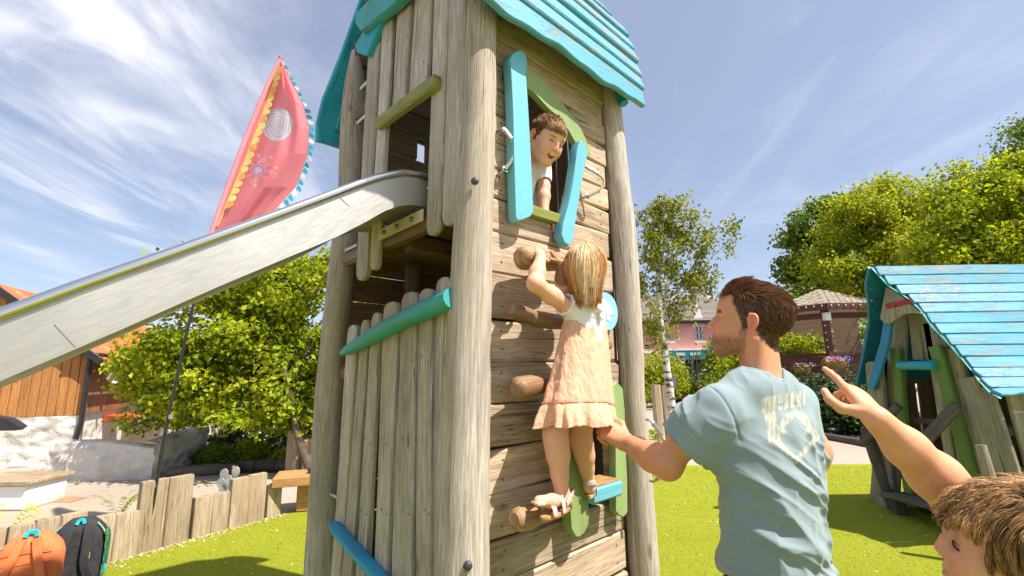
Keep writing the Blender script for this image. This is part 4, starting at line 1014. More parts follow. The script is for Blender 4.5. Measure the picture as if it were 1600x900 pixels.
# tall square posts near the bench
for i, (xc, yt, yb, w, lab) in enumerate(((458, 672, 745, 22, 'tall pale timber post standing left of the tower leg'), (487, 684, 745, 28, 'lower timber post right behind the tower leg'))):
    b = gnd(xc, yb); b[2] = 0; zt = atY(xc, yt, b[1])[2]; k = w*b[1]/FOC/2
    p = obj('timber_post', board(b, b+EZ*zt, np.array([1., 0, 0]), k, k*.95, k*.8, 310+i, T=np.array([0, 1., 0]), wob=.01), 'palisade'); tag(p, lab, 'post', 'timber posts by the bench')
# metal flower ornament on a stake
fo = thing('flower_ornament', 'grey metal flower ornament on a wooden stake behind the palisade', 'ornament', gnd(362, 775))
fy = gnd(362, 775)[1]
for i, (x, y, r_) in enumerate(((350, 741, 7), (368, 737, 6.5), (345, 755, 6.5), (352, 760, 6), (346, 766, 5), (357, 750, 6))):
    P = atY(x, y, fy-.02*i); k = r_*fy/FOC
    obj('petal', MB().prism([(k*math.cos(a)*.9, k*math.sin(a)*1.15) for a in np.linspace(0, 6.28, 13)[:-1]], [1, 0, 0], [0, 0, 1], P, [0, 1, 0], .012), plain('galvanised_sheet', (.42, .44, .42, 1), .5, metal=.6) if i == 0 else bpy.data.materials['galvanised_sheet'], fo)
obj('stake', MB().tube([atY(362, 778, fy+.03), atY(365, 728, fy+.03)], .018, 8), 'bench_wood', fo)
# young plants behind the palisade
for x, y, lab in ((182, 800, 'sprawling yellow green fern in front of the paving behind the palisade'), (4, 838, 'small yellow green plant at the left frame edge')):
    g0 = gnd(x, y+14); rr_ = np.random.default_rng(int(x)); t = thing('young_plant', lab, 'plant', g0)
    Vs = []; Fs = []
    for s_ in range(16):
        a = rr_.uniform(0, 6.28); L = rr_.uniform(.2, .42); hh = rr_.uniform(.12, .3)
        for q in range(12):
            f_ = (q+1)/12; c = g0+np.array([math.cos(a)*L*f_, math.sin(a)*L*f_*.6, hh*math.sin(f_*2.3)+.02]); sd_ = np.array([-math.sin(a), math.cos(a), .2]); al = np.array([math.cos(a), math.sin(a), .2])
            for sg in (-1, 1):
                o_ = len(Vs); e = c+sd_*sg*.055*(1-f_*.6)+al*.02; Vs += [c, c+al*.015, e]; Fs.append((o_, o_+1, o_+2))
    obj('fronds', arrmesh('fronds', np.array(Vs), np.array(Fs), np.full((len(Vs), 3), .75), False), 'leaf_yellow', t)

# ============================================================ barn on the left
def lumpwall(name, label, pts, zt, th, seed, group=None, cap=False):
    """rough whitewashed rubble wall along ground points, top heights zt"""
    mb = MB(); pts = [V3(p) for p in pts]; cum = [0]
    for i in range(1, len(pts)): cum.append(cum[-1]+np.linalg.norm(pts[i]-pts[i-1]))
    L = cum[-1]; nu = int(L/.05); nv = 26
    def base_(s_):
        i = max(j for j in range(len(pts)-1) if cum[j] <= s_+1e-6); t = (s_-cum[i])/(cum[i+1]-cum[i]); p = pts[i]*(1-t)+pts[i+1]*t; d = unit(pts[i+1]-pts[i]); n = np.array([d[1], -d[0], 0]); n = n if n@(CC-p) > 0 else -n
        return p, n, zt[i]*(1-t)+zt[i+1]*t
    def disp(s_, z): 
        q = Vector((s_*3.4+seed, z*5.2, seed)); d, _ = mnoise.voronoi(q); return .055*(.5-d[0])+.03*mnoise.noise(q*1.9)+.012*mnoise.noise(q*5)
    def fn(u, v):
        s_ = u*L; p, n, z = base_(s_)
        zz = z*min(1, v/.8)
        if v <= .8: return p+n*disp(s_, zz)+EZ*zz
        w = (v-.8)/.2; return p-n*th*w+EZ*(z+.02*disp(s_, z)*3+.03*math.sin(w*math.pi))+n*disp(s_, z)*(1-w)
    mb.grid(fn, nu, nv); o = obj(name, mb, MT['whitewash']); return o
m = NT('whitewashed_stone', .85); v = m.coord('Object', (1, 1, 1), False); c = m.mix(m.rng(m.noise(v, 2.2, 5, .65), .35, .7), (.66, .63, .59, 1), (.50, .46, .41, 1)); m.base(c); m.bump(m.voro(v, 6.5, 'SMOOTH_F1'), .8, .07); m.bump(m.noise(v, 14, 5, .65), .8, .03); m.bump(m.noise(v, 70, 4, .6), .4, .006); MT['whitewash'] = m.m
Q = atY(128, 650, 8.4); BC_ = np.array([Q[0], Q[1], 0]); BG = unit(np.array([-.93, -.36, 0])); BS = np.array([-BG[1], BG[0], 0])*-1; BS = BS if BS[1] > 0 else -BS
BN = np.cross(BG, EZ); BN = BN if BN@(CC-BC_) > 0 else -BN
barn = thing('barn', 'orange timber clad barn with red sheet roof and white stone base', 'building', BC_)
def Bp(x, y, P=BC_, n=BN): p = onplane(x, y, P, n); return float((p-P)@BG), float(p[2])
zw = Bp(60, 651)[1]; g1, gz1 = Bp(33, 472); ez = Bp(126, 548)[1]
slope = (gz1-ez)/(g1-0.02)
MT['clad'] = wood('orange_cladding', (.26, .105, .03, 1), (.46, .20, .055, 1), (.60, .29, .09, 1), gs=.6, crack=.3, var=(.88, 1.12))
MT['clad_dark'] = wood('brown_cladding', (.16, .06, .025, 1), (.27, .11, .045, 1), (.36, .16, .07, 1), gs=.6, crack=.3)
gR = Bp(0, 446)[0]
x = 0.; i = 0
while x < 3.9:
    w = .128; A = BC_+BG*(x+w/2)+EZ*zw; B = BC_+BG*(x+w/2)+EZ*(ez+slope*(gR-abs(gR-(x+w/2)))-.03)
    obj('cladding_board', board(A, B, BG, w/2-.004, w/2-.004, .012, 400+i, T=BN, wob=.004, bow=.001, n=4), 'clad', barn); x += w; i += 1
obj('backing_wall', MB().prism([(-.02, 0), (4.0, 0), (4.0, ez+slope*(2*gR-4.0)-.06), (gR, ez+slope*gR-.06), (-.02, ez-.06)], BG, EZ, BC_-BN*.03, -BN, .05), 'clad_dark', barn)
x = .0; i = 0
while x < 5.0:
    w = .17; A = BC_+BS*(x+w/2)+EZ*(zw+.02); obj('cladding_board', board(A, A+EZ*(ez-zw-.05), BS, w/2-.004, w/2-.004, .012, 450+i, T=unit(np.cross(BS, EZ)), wob=.004, n=3), 'clad_dark', barn); x += w; i += 1
obj('backing_wall', MB().prism([(.0, 0), (5, 0), (5, ez), (0, ez)], BS, EZ, BC_+BG*.06, BG, .05), 'whitewash', barn)
m = NT('red_sheet_roof', .55); v = m.coord('Object', (1, 1, 1), False); m.base(m.ramp(m.noise(v, 1.6, 6, .7), [(.35, (.46, .075, .02, 1)), (.6, (.62, .14, .04, 1)), (.75, (.66, .36, .24, 1))])); MT['red_roof'] = m.m
rs = unit(BG+EZ*slope)
def roofsheet(P0, L, D, name='roof', amp=.018, pitch=.12):
    mb = MB(); nD = int(D/pitch*4)
    mb.grid(lambda u, v_: P0+rs*(u*L)+BS*(v_*D)+unit(np.cross(rs, BS))*-amp*math.cos(v_*D/pitch*2*math.pi), 2, nD); return obj(name, mb, 'red_roof', barn)
RL = gR*math.sqrt(1+slope*slope)+.35
roofsheet(BC_+EZ*ez-rs*.35-BS*.22+EZ*.03, RL, 6.5)
rs_ = rs; rs = unit(BG-EZ*slope); roofsheet(BC_+EZ*ez-rs_*.35-BS*.22+EZ*.03+rs_*RL, RL, 6.5); rs = rs_
obj('barge_board', MB().sweep([BC_+EZ*(ez-.02)-rs*.3-BS*.20, BC_+EZ*(ez-.02)+rs*(RL-.35)-BS*.20], unit(np.cross(BS, rs)), BS, .06, .02), 'black_metal', barn)
obj('soffit', MB().sweep([BC_+EZ*(ez-.06)-BS*.2, BC_+EZ*(ez-.06)+BS*6], BG, EZ, .22, .02), 'dark_wood', barn)
obj('gutter', MB().tube([BC_+EZ*(ez-.10)-rs*.36-BS*.2, BC_+EZ*(ez-.13)-rs*.36+BS*6], .05, 8), 'black_metal', barn)
dpp = BC_-BG*.03+BN*.08
obj('downpipe', MB().tube([dpp+EZ*(ez-.12), dpp+EZ*(ez-.3), dpp-BG*.0+EZ*.7, dpp+BG*.05+EZ*.3], .04, 8), 'black_metal', barn)
obj('stone_base', (lambda mb: mb)(MB().grid(lambda u, v_: BC_+BG*(u*4.2-.03)+EZ*(v_*zw)+BN*(.05+.05*(.5-mnoise.voronoi(Vector((u*4.2*3.2, v_*zw*5, 2)))[0][0])+.02*nz(u*30, v_*9)), 90, 26)), 'whitewash', barn)
obj('dish', MB().grid(lambda u, v_: atY(184, 586, 8.9)+.16*u*np.array([math.cos(v_*6.283), -.35*u, math.sin(v_*6.283)]), 4, 18), 'white_paint', barn)
# lean-to with small red roof and arched recess behind the low wall
lt = thing('lean_to_porch', 'low porch with red edge roof and arched recess beyond the barn', 'building', atY(172, 745, 9.6)*np.array([1, 1, 0]))
c0 = atY(172, 672, 10.0); mb = MB().box((c0[0]+.1, c0[1]+.3, 1.0), (1.6, .1, 2.0)); obj('wall', mb, plain('brown_render', (.20, .16, .12, 1), .9), lt)
c1 = atY(166, 651, 9.6); obj('roof', MB().box(c1, (1.3, .6, .10)), 'red_roof', lt)
c2 = atY(170, 661, 9.65); obj('fascia', MB().box(c2, (1.35, .05, .07)), 'white_paint', lt)
obj('recess', MB().prism([(-.14, -.35), (.14, -.35), (.14, .0), (.1, .09), (0, .13), (-.1, .09), (-.14, 0)], [1, 0, 0], [0, 0, 1], atY(156, 672, 9.95), [0, -1, 0], .03), 'black_metal', lt)
# white walls
tag(lumpwall('stone_wall', '', [gnd(70, 753), gnd(150, 752), gnd(238, 749)], [Bp(80, 692)[1]*0+float(atY(80, 693, gnd(70, 753)[1])[2]), float(atY(150, 691, gnd(150, 752)[1])[2]), float(atY(230, 702, gnd(238, 749)[1])[2])], .25, 3), 'rough whitewashed stone wall with flat top in front of the barn', 'wall')
tag(lumpwall('stone_wall', '', [gnd(236, 751), gnd(275, 737), gnd(320, 722)], [.52, .56, .62], .25, 7), 'lower whitewashed wall running back towards the picket fence', 'wall')
# picket fence
pf = thing('picket_fence', 'pale picket fence behind the low white wall', 'fence', atY(330, 690, 11)*np.array([1, 1, 0]))
for i in range(22):
    x_ = 248+i*6.2; yb_ = 700-i*.9; A = atY(x_, yb_, 10.5); B = atY(x_, 672-i*1.1, 10.5); obj('picket', board(A, B, np.array([1., 0, 0]), .033, .033, .01, 500+i, round1=.02, n=2), 'white_paint' if i % 2 else 'palisade', pf)
for z_ in (0, 1):
    A = atY(244, 694-z_*14, 10.53); B = atY(386, 674-z_*15, 10.53); obj('rail', board(A, B, EZ, .03, .03, .015, 530+z_, n=3), 'palisade', pf)
tag(obj('white_pillar', MB().box(atY(385, 668, 11)*np.array([1, 1, 0])+EZ*.9, (.34, .3, 1.9)), 'white_paint'), 'plain white pillar beside the picket fence', 'pillar')
# white planter box at the left edge
pg = gnd(20, 799); pl_ = thing('planter', 'white painted box planter on the paving at the left edge', 'planter', pg)
zt_ = float(atY(20, 752, pg[1])[2]); obj('box', MB().box(pg+np.array([-.28, .25, zt_/2-.02]), (.78, .5, zt_-.04)), 'white_paint', pl_)
obj('rim', MB().box(pg+np.array([-.28, .25, zt_-.02]), (.86, .58, .045)), 'palisade', pl_)
# dark sloping canopy corner
cn = atY(10, 663, 5.2); tag(obj('canopy_corner', MB().prism([(-1.0, .20), (-.1, .04), (.05, -.05), (.0, -.09), (-1.0, -.09)], [1, 0, 0], [0, 0, 1], cn+np.array([.10, 0, .02]), [0, 1, 0], .10), 'black_metal'), 'dark roof corner of a small hut poking in at the left', 'hut roof')
# ============================================================ playhouse on the right
XP = 4.12                                                 # gable wall plane x
def Gp(x, y, X=XP):
    d = ray(x, y); P = CC+d*(X/d[0]); return float(P[1]), float(P[2])
def GP(x, y, X=XP): p = Gp(x, y, X); return np.array([X, p[0], p[1]])
ph = thing('playhouse', 'crooked timber playhouse with bright blue plank roof on the right', 'playhouse', (4.6, 4.7, 0))
YR = 4.62; ZR = atY(1362, 418, YR)[2]; XR = atY(1362, 418, YR)[0]
# near roof slope profile: verge pixels, distance falls from the ridge to the eave
vpx = [(1363, 416), (1389, 444), (1422, 465), (1439, 481), (1457, 507), (1479, 529), (1501, 554), (1524, 580), (1533, 593), (1550, 612), (1563, 618)]
nV = len(vpx); Yv = np.interp(np.arange(nV)/(nV-1), [0, .27, .6, 1], [YR, 4.40, 4.16, 3.82])
vp = [atY(x, y, Yv[i]) for i, (x, y) in enumerate(vpx)]
rows = 13; cum = [0]
for i in range(1, nV): cum.append(cum[-1]+np.linalg.norm(vp[i][1:]-vp[i-1][1:]))
def vat(s_): return np.array([np.interp(s_*cum[-1], cum, [p[k] for p in vp]) for k in range(3)])
XE = 7.6
for i in range(rows):
    P0, P1 = vat(i/rows), vat((i+1)/rows); c = (P0+P1)/2; dn = P1-P0; dn[0] = 0; h = np.linalg.norm(dn)/2; W = unit(dn); Nn = np.cross(W, [1., 0, 0]); Nn = Nn if Nn[2] > 0 else -Nn
    A = np.array([c[0], c[1], c[2]]); B = np.array([XE, c[1], c[2]])
    if i < rows-1: mb = board(A, B, W, h-.003, h-.003, .013, 600+i, T=unit(Nn+W*-.10), wob=.01, bow=.003, n=14, round0=.01)
    else:
        n = 44; C = []; hw = []
        for k in range(n+1):
            x_ = A[0]+(B[0]-A[0])*k/n; wv = .03*math.sin(x_*5.2+1)+.01*math.sin(x_*13); C.append(np.array([x_, c[1], c[2]])+W*wv/2); hw.append((h-.003+wv/2)*(1 if k else .7))
        mb = MB().sweep(C, W, Nn, hw, .013, 'board')
    obj('roof_plank', mb, 'roof_paint', ph)
obj('verge_board', MB().sweep([p+np.array([-.010, 0, -.016]) for p in vp], np.array([0, -.75, -.65]), np.array([1., 0, 0]), .013, .012), 'teal_rail', ph)
# far slope: steep, seen from below past the gable
fpx = [(1362, 418), (1357, 445), (1361, 475), (1362, 500), (1356, 535), (1350, 565), (1342, 600)]
Yf = [YR, 4.78, 4.92, 5.05, 5.2, 5.32, 5.45]
fp = [atY(x, y, Yf[i]) for i, (x, y) in enumerate(fpx)]
cf = [0]
for i in range(1, len(fp)): cf.append(cf[-1]+np.linalg.norm(fp[i][1:]-fp[i-1][1:]))
def fat(s_): return np.array([np.interp(s_*cf[-1], cf, [p[k] for p in fp]) for k in range(3)])
MT['far_blue'] = paint('far_slope_blue_paint', (.008, .17, .36, 1), wear=.05)  # one even, deeper blue for the far slope and its verge
obj('verge_board', MB().sweep([p+np.array([-.012, .01, 0]) for p in fp], np.array([0, .6, .8]), np.array([1., 0, 0]), .022, .018), 'far_blue', ph)
for i in range(11):
    P0, P1 = fat(i/11), fat((i+1)/11); c = (P0+P1)/2; dn = P1-P0; dn[0] = 0; h = np.linalg.norm(dn)/2; W = unit(dn); Nn = np.cross([1., 0, 0], W); Nn = Nn if Nn[2] > 0 else -Nn
    obj('roof_plank', board(c, np.array([XE, c[1], c[2]]), W, h+.001, h+.001, .010, 620+i, T=Nn, wob=.004, n=5), 'far_blue', ph)
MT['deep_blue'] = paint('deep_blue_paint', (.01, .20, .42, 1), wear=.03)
obj('barge_board', MB().sweep([GP(1389, 500, 3.95), GP(1384, 535, 3.95), GP(1372, 575, 3.95), GP(1362, 608, 3.95)], np.array([0, .9, .2]), np.array([1., 0, 0]), [.05, .055, .06, .05], .02), 'deep_blue', ph)
# name board
def gp(px, X, th, mat, name, parent=ph, label=None):
    poly = [Gp(x, y, X) for x, y in px]; return obj(name, MB().prism(poly, [0, 1, 0], [0, 0, 1], [X+th/2, 0, 0], [-1, 0, 0], th), mat, parent, label=label)
nb = gp([(1386, 448), (1400, 455), (1420, 470), (1434, 484), (1442, 490), (1428, 489), (1414, 491), (1406, 495), (1398, 502), (1390, 506), (1382, 504), (1377, 497), (1380, 480)], 3.92, .03, 'play_wood', 'name_board')
fc = bpy.data.curves.new('letters', 'FONT'); fc.body = 'KOMPAN!'; fc.size = .118; fc.extrude = .003; fc.offset = .007; fc.space_character = .98
to = bpy.data.objects.new('tmp_text', fc); COL.objects.link(to); bpy.context.view_layer.update()
tm = bpy.data.meshes.new_from_object(to); bpy.data.objects.remove(to)
L0, L1 = GP(1385, 482.5, 3.90), GP(1424, 474, 3.90); tx = unit(L1-L0); co = np.array([v.co[:] for v in tm.vertices]); wtx = co[:, 0].max()
sc_ = np.linalg.norm(L1-L0)/wtx; up_ = unit(EZ-tx*(tx@EZ)); nn_ = np.array([-1., 0, 0])
co = L0+np.outer(co[:, 0]*sc_, tx)+np.outer(co[:, 1]*sc_, up_)+np.outer(co[:, 2], nn_); tm.vertices.foreach_set('co', co.astype(np.float32).ravel()-np.tile(wloc(nb), len(co)).astype(np.float32)); tm.update()
obj('lettering', tm, plain('red_lettering', (.42, .02, .03, 1), .6), nb, local=True)
def gslat(top, bot, w0, w1, seed, X=XP, mat='play_wood', ht=.02, name='slat', rt=0., rb=0., **k):
    A = GP(top[0], top[1], X); B = GP(bot[0], bot[1], X); kk = lambda P: ((P-CC)@_f)/FOC/abs(np.array([0, 1, 0])@(CR-0*CR)-0 if False else 1)
    # px width on a plane x=const: convert through the plane itself
    wa = abs(Gp(top[0]+w0/2, top[1], X)[0]-Gp(top[0]-w0/2, top[1], X)[0]); wb_ = abs(Gp(bot[0]+w1/2, bot[1], X)[0]-Gp(bot[0]-w1/2, bot[1], X)[0])
    dirv = unit(A-B); W = np.cross([1., 0, 0], dirv)
    return obj(name, board(B, A, W, wb_/2, wa/2, ht, seed, T=np.array([-1., 0, 0]), round0=rb, round1=rt, wob=.03, **k), mat, ph)
gslat((1396, 500), (1378, 790), 17, 14, 701)
gslat((1386, 560), (1366, 790), 11, 12, 719)
gslat((1478, 545), (1535, 800), 12, 14, 720, X=4.16)
gslat((1503, 575), (1566, 800), 14, 14, 721, X=4.16)
gslat((1411, 490), (1398, 790), 17, 13, 702)
gslat((1428, 480), (1437, 562), 17, 17, 703)
gslat((1444, 488), (1457, 562), 17, 17, 704)
gslat((1452, 505), (1496, 775), 17, 15, 705)
gslat((1470, 520), (1520, 790), 18, 19, 706)
gslat((1488, 545), (1550, 800), 26, 24, 707, ht=.03)
gslat((1515, 590), (1578, 800), 30, 24, 708, ht=.035)
gslat((1540, 605), (1600, 790), 22, 22, 709)
gslat((1366, 565), (1386, 800), 24, 24, 710, X=4.02, ht=.03, rt=.05)
gslat((1400, 544), (1422, 770), 14, 13, 711, X=4.05, mat='dark_green', name='door_jamb', ht=.03)
gslat((1462, 541), (1528, 780), 19, 17, 712, X=4.05, mat='dark_green', name='door_jamb', ht=.03)
obj('lintel', log([GP(1406, 571, 4.0), GP(1432, 571, 3.99), GP(1461, 571, 4.0)], [.042, .045, .046], 713, 14, .03), 'teal_under', ph)
for p, q, s_, wd in (((1404, 634), (1349, 690), 714, .045), ((1497, 634), (1432, 703), 715, .05)):
    obj('brace', board(GP(*p, 3.96), GP(*q, 3.75), np.array([0, .75, .65]), wd, wd*1.1, .022, s_, T=np.array([-1., 0, 0])), 'dark_wood', ph)
obj('porch_log', log([GP(1352, 668, 3.9), GP(1368, 715, 3.95), GP(1385, 760, 4.0), GP(1398, 795, 4.05)], [.05, .058, .062, .066], 716, 14), 'dark_wood', ph)
obj('porch_log', log([GP(1532, 695, 3.7), GP(1546, 745, 3.7), GP(1562, 800, 3.7), GP(1570, 850, 3.7)], [.032, .038, .045, .05], 717, 14, .05, .09), 'play_wood', ph)
A, B = GP(1392, 772, 3.95), GP(1500, 800, 3.95)
obj('porch_step', board(A, B, np.array([1., 0, 0]), .12, .12, .022, 718, T=EZ, n=6), 'dark_wood', ph)
obj('step_leg', MB().box(A+np.array([.02, -.05, -.10]), (.12, .1, .2)), 'dark_wood', ph)
# dark interior: back wall and side walls, with window bar
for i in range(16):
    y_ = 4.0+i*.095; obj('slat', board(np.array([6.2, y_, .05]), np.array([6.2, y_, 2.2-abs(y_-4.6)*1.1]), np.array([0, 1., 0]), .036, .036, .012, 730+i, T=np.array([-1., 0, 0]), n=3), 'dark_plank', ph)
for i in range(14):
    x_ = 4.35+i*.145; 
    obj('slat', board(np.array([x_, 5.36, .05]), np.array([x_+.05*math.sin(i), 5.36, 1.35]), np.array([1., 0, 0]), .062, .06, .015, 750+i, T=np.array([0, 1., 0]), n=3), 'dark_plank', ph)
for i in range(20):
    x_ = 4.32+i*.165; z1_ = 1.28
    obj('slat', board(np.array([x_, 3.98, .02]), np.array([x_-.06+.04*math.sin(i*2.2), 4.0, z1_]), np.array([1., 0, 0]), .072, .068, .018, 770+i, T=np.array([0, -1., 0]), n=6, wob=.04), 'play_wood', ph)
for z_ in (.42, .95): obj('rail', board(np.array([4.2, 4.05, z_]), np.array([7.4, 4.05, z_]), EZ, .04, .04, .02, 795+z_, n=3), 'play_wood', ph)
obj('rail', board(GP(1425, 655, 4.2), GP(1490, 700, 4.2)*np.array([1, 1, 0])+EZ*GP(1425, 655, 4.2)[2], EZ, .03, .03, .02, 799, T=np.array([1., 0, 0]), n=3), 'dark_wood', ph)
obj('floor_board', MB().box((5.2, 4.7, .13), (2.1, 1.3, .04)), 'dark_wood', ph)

# ============================================================ kerb, beds, stakes, birch
kb = struct(obj('kerb', MB().sweep([gnd(985, 640), gnd(1018, 641)*1.0, gnd(1080, 632), gnd(1150, 634)], EZ, np.array([0, 1., 0]), .07, .06), plain('stone_kerb', (.36, .30, .24, 1), .9)))
struct(obj('bed_kerb', log([gnd(1225, 672)+EZ*.05, gnd(1280, 684)+EZ*.05, gnd(1335, 694)+EZ*.05, gnd(1365, 700)+EZ*.05], .075, 801, 10, .2, .05), 'dark_wood'))
soil = plain('dark_soil', (.06, .04, .028, 1), .95, 20, .4, .8, bs=30, bd=.04)
sp_ = [gnd(1225, 671), gnd(1280, 683), gnd(1345, 694), (12, 9.6, 0), (12, 15, 0), (6, 15, 0)]
struct(obj('flower_bed', MB().add([(p[0], p[1], .012) for p in sp_], [tuple(range(len(sp_)))]), soil))
sp_ = [gnd(262, 744), gnd(470, 738), gnd(560, 735), (-2, 11, 0), (-7, 11, 0)]
struct(obj('shrub_bed', MB().add([(p[0], p[1], .012) for p in sp_], [tuple(range(len(sp_)))]), soil))
for i, (x0, x1, yt, yb, h_) in enumerate(((1024, 1037, 601, 690, 0), (1037, 1046, 602, 684, 0), (1046, 1057, 600, 676, 0))):
    b = gnd((x0+x1)/2+2, yb); zt = float(atY((x0+x1)/2, yt, b[1])[2]); k = (x1-x0)/2*b[1]/FOC
    p = obj('tree_stake', board(b, b+EZ*zt+np.array([-.04, 0, 0]), np.array([1., 0, 0]), k, k, k, 810+i, T=np.array([0, 1., 0]), wob=.02), 'palisade')
    tag(p, ('thick timber stake left of the birch trunk', 'middle timber stake just behind the birch trunk', 'thin timber stake on the far side of the birch trunk')[i], 'post', 'timber stakes round the birch')
Yb = 10.2
tk = [atY(x, y, Yb) for x, y in ((1061, 702), (1056, 680), (1050, 640), (1045, 600), (1040, 560), (1034, 520), (1030, 480), (1028, 430), (1030, 380), (1032, 330), (1030, 300))]
bb = [bl(1045, 310, Yb, 34, 26), bl(1010, 330, Yb, 26, 30), bl(1060, 345, Yb, 38, 28), bl(1030, 380, Yb, 45, 36), bl(1080, 375, Yb, 30, 30), bl(1115, 365, Yb, 24, 20, .8), bl(1140, 350, Yb, 12, 18, .6), bl(1060, 420, Yb, 50, 26), bl(1110, 420, Yb, 20, 24, .7),
      bl(1015, 440, Yb, 34, 30), bl(1050, 465, Yb, 30, 22), bl(1020, 485, Yb, 28, 22, .8), bl(1112, 440, Yb, 10, 24, .5), bl(1140, 375, Yb, 10, 16, .4), bl(1080, 300, Yb, 14, 12, .4), bl(1022, 515, Yb, 26, 16, .6)]
plant('birch_tree', 'slender birch with pale trunk and loose drooping leaves right of the tower', 'tree', gnd(1061, 702), spread(bb, 5, .38, 5, .8), 7600, .085, 'leaf_birch', 31, (tk, [.115, .10, .09, .085, .08, .07, .06, .05, .04, .03, .02]), 'birch_bark', limbs(tk[7], [b[0] for b in bb[:7]], .03, 5)+limbs(tk[6], [b[0] for b in bb[7:11]], .03, 6)+limbs(tk[5], [b[0] for b in bb[11:]], .02, 8), clump=.07, per=14, shell=.1, down=.20, flat=.2)

# ============================================================ pink shop building
Ys = 27.
def FP_(x, y, Y=Ys): return atY(x, y, Y)
b0 = FP_(1000, 618); 
shop = thing('shop_building', 'pink rendered shop with slate roof and teal fascia beyond the birch', 'building', (11, Ys+4, 0))
def fx(x, Y=Ys): return float(FP_(x, 560, Y)[0])
def fz(y, Y=Ys, x=1070): return float(FP_(x, y, Y)[2])
MT['pink'] = plain('pink_render', (.80, .40, .36, 1), .9, 1.2, .08, .2)
MT['slate'] = wood('slate_roof', (.14, .115, .105, 1), (.22, .185, .17, 1), (.30, .26, .24, 1), gs=.3, crack=0)
x0, x1 = fx(940), fx(1230); ze = fz(500)
def wbox(nm, xa, xb, za, zb, ya, yb, mat, parent=shop): return obj(nm, MB().box(((xa+xb)/2, (ya+yb)/2, (za+zb)/2), (abs(xb-xa), abs(yb-ya), abs(zb-za)), ch=.0), mat, parent, smooth=False)
wx0, wx1, wz0, wz1 = fx(1040), fx(1053), fz(532), fz(508)
zs0, zs1 = fz(601), fz(562); sx0, sx1 = fx(1057), fx(1112)
def wall_with_holes(nm, xa, xb, za, zb, holes, Y, th, mat):
    xs = sorted({xa, xb}|{h[0] for h in holes}|{h[1] for h in holes}); zs = sorted({za, zb}|{h[2] for h in holes}|{h[3] for h in holes}); mb = MB()
    for i in range(len(xs)-1):
        for j in range(len(zs)-1):
            cx, cz = (xs[i]+xs[i+1])/2, (zs[j]+zs[j+1])/2
            if any(h[0] < cx < h[1] and h[2] < cz < h[3] for h in holes): continue
            a, b, c, d = xs[i], xs[i+1], zs[j], zs[j+1]
            mb.add([(a, Y, c), (b, Y, c), (b, Y, d), (a, Y, d)], [(0, 1, 2, 3)])
    for h in holes:
        a, b, c, d = h; mb.add([(a, Y, c), (b, Y, c), (b, Y, d), (a, Y, d), (a, Y+th, c), (b, Y+th, c), (b, Y+th, d), (a, Y+th, d)], [(0, 4, 5, 1), (1, 5, 6, 2), (2, 6, 7, 3), (3, 7, 4, 0)])
    return obj(nm, mb, mat, shop, smooth=False)
holes = [(wx0, wx1, wz0, wz1), (fx(1090), fx(1103), wz0, wz1), (fx(1009), fx(1017), fz(548), fz(538)), (sx0, sx1, zs0, zs1)]
wall_with_holes('wall', x0, x1, 0, ze, holes, Ys, .3, 'pink')
wall_with_holes('inner_wall', x0, x1, 0, ze, [], Ys+1.2, .1, plain('dark_interior', (.02, .018, .018, 1), .9))
rz = fz(463); yr = Ys+4
roof = MB(); 
P = [(x0-.3, Ys-.35, ze-.1), (x1+.2, Ys-.35, ze-.1), (fx(1092, yr), yr, float(atY(1092, 461, yr)[2])), (x0, yr, float(atY(1000, 463, yr)[2]))]
nr = 22
for i in range(nr):
    t0, t1 = i/nr, (i+1)/nr; L0 = V3(P[0])*(1-t0)+V3(P[3])*t0; R0 = V3(P[1])*(1-t0)+V3(P[2])*t0; L1 = V3(P[0])*(1-t1)+V3(P[3])*t1; R1 = V3(P[1])*(1-t1)+V3(P[2])*t1
    c = (L0+L1)/2; d = (R0+R1)/2; up = unit(L1-L0); nn = unit(np.cross([1., 0, 0], up)); nn = nn if nn[2] > 0 else -nn
    obj('slate_course', MB().sweep([c+nn*.03, d+nn*.03], unit(up+nn*-.08), nn, np.linalg.norm((L1-L0))/2*1.1, .02, 'board', off=i*.7), 'slate', shop)
obj('roof', MB().add([P[0], P[1], P[2], P[3], (x0, yr+4, ze), (x1+.2, yr+4, ze)], [(0, 1, 2, 3), (3, 2, 5, 4), (1, 5, 2)]), 'slate', shop, smooth=False)
wbox('gutter', x0, x1, ze-.25, ze-.1, Ys-.42, Ys-.28, 'black_metal')
for a, b, c, d in holes[:3]:
    w = wbox('window_frame', a, b, c, c+.10, Ys+.08, Ys+.16, 'white_paint'); 
    for q in ((a, b, d-.10, d), (a, a+.1, c, d), (b-.1, b, c, d), ((a+b)/2-.05, (a+b)/2+.05, c, d), (a, b, (c+d)/2-.04, (c+d)/2+.04)): wbox('glazing_bar', *q, Ys+.075, Ys+.165, 'white_paint', w).location = -wloc(w)+wloc(shop)
    wbox('sill', a-.12, b+.12, c-.12, c, Ys-.12, Ys+.1, 'white_paint')
    gl = plain('window_glass', (.03, .045, .06, 1), .08, bump=0) if 'window_glass' not in bpy.data.materials else bpy.data.materials['window_glass']
    wbox('pane', a, b, c, d, Ys+.17, Ys+.19, gl)
MT['fascia'] = plain('teal_fascia', (.01, .20, .26, 1), .5, 2, .05, .05)
zf0, zf1 = fz(561), fz(548)
wbox('fascia', fx(1040), fx(1110), zf0, zf1, Ys-.6, Ys-.45, 'fascia'); wbox('awning_top', fx(1036), fx(1112), zf1, zf1+.09, Ys-.62, Ys-.0, 'white_paint')
lt_ = MB()
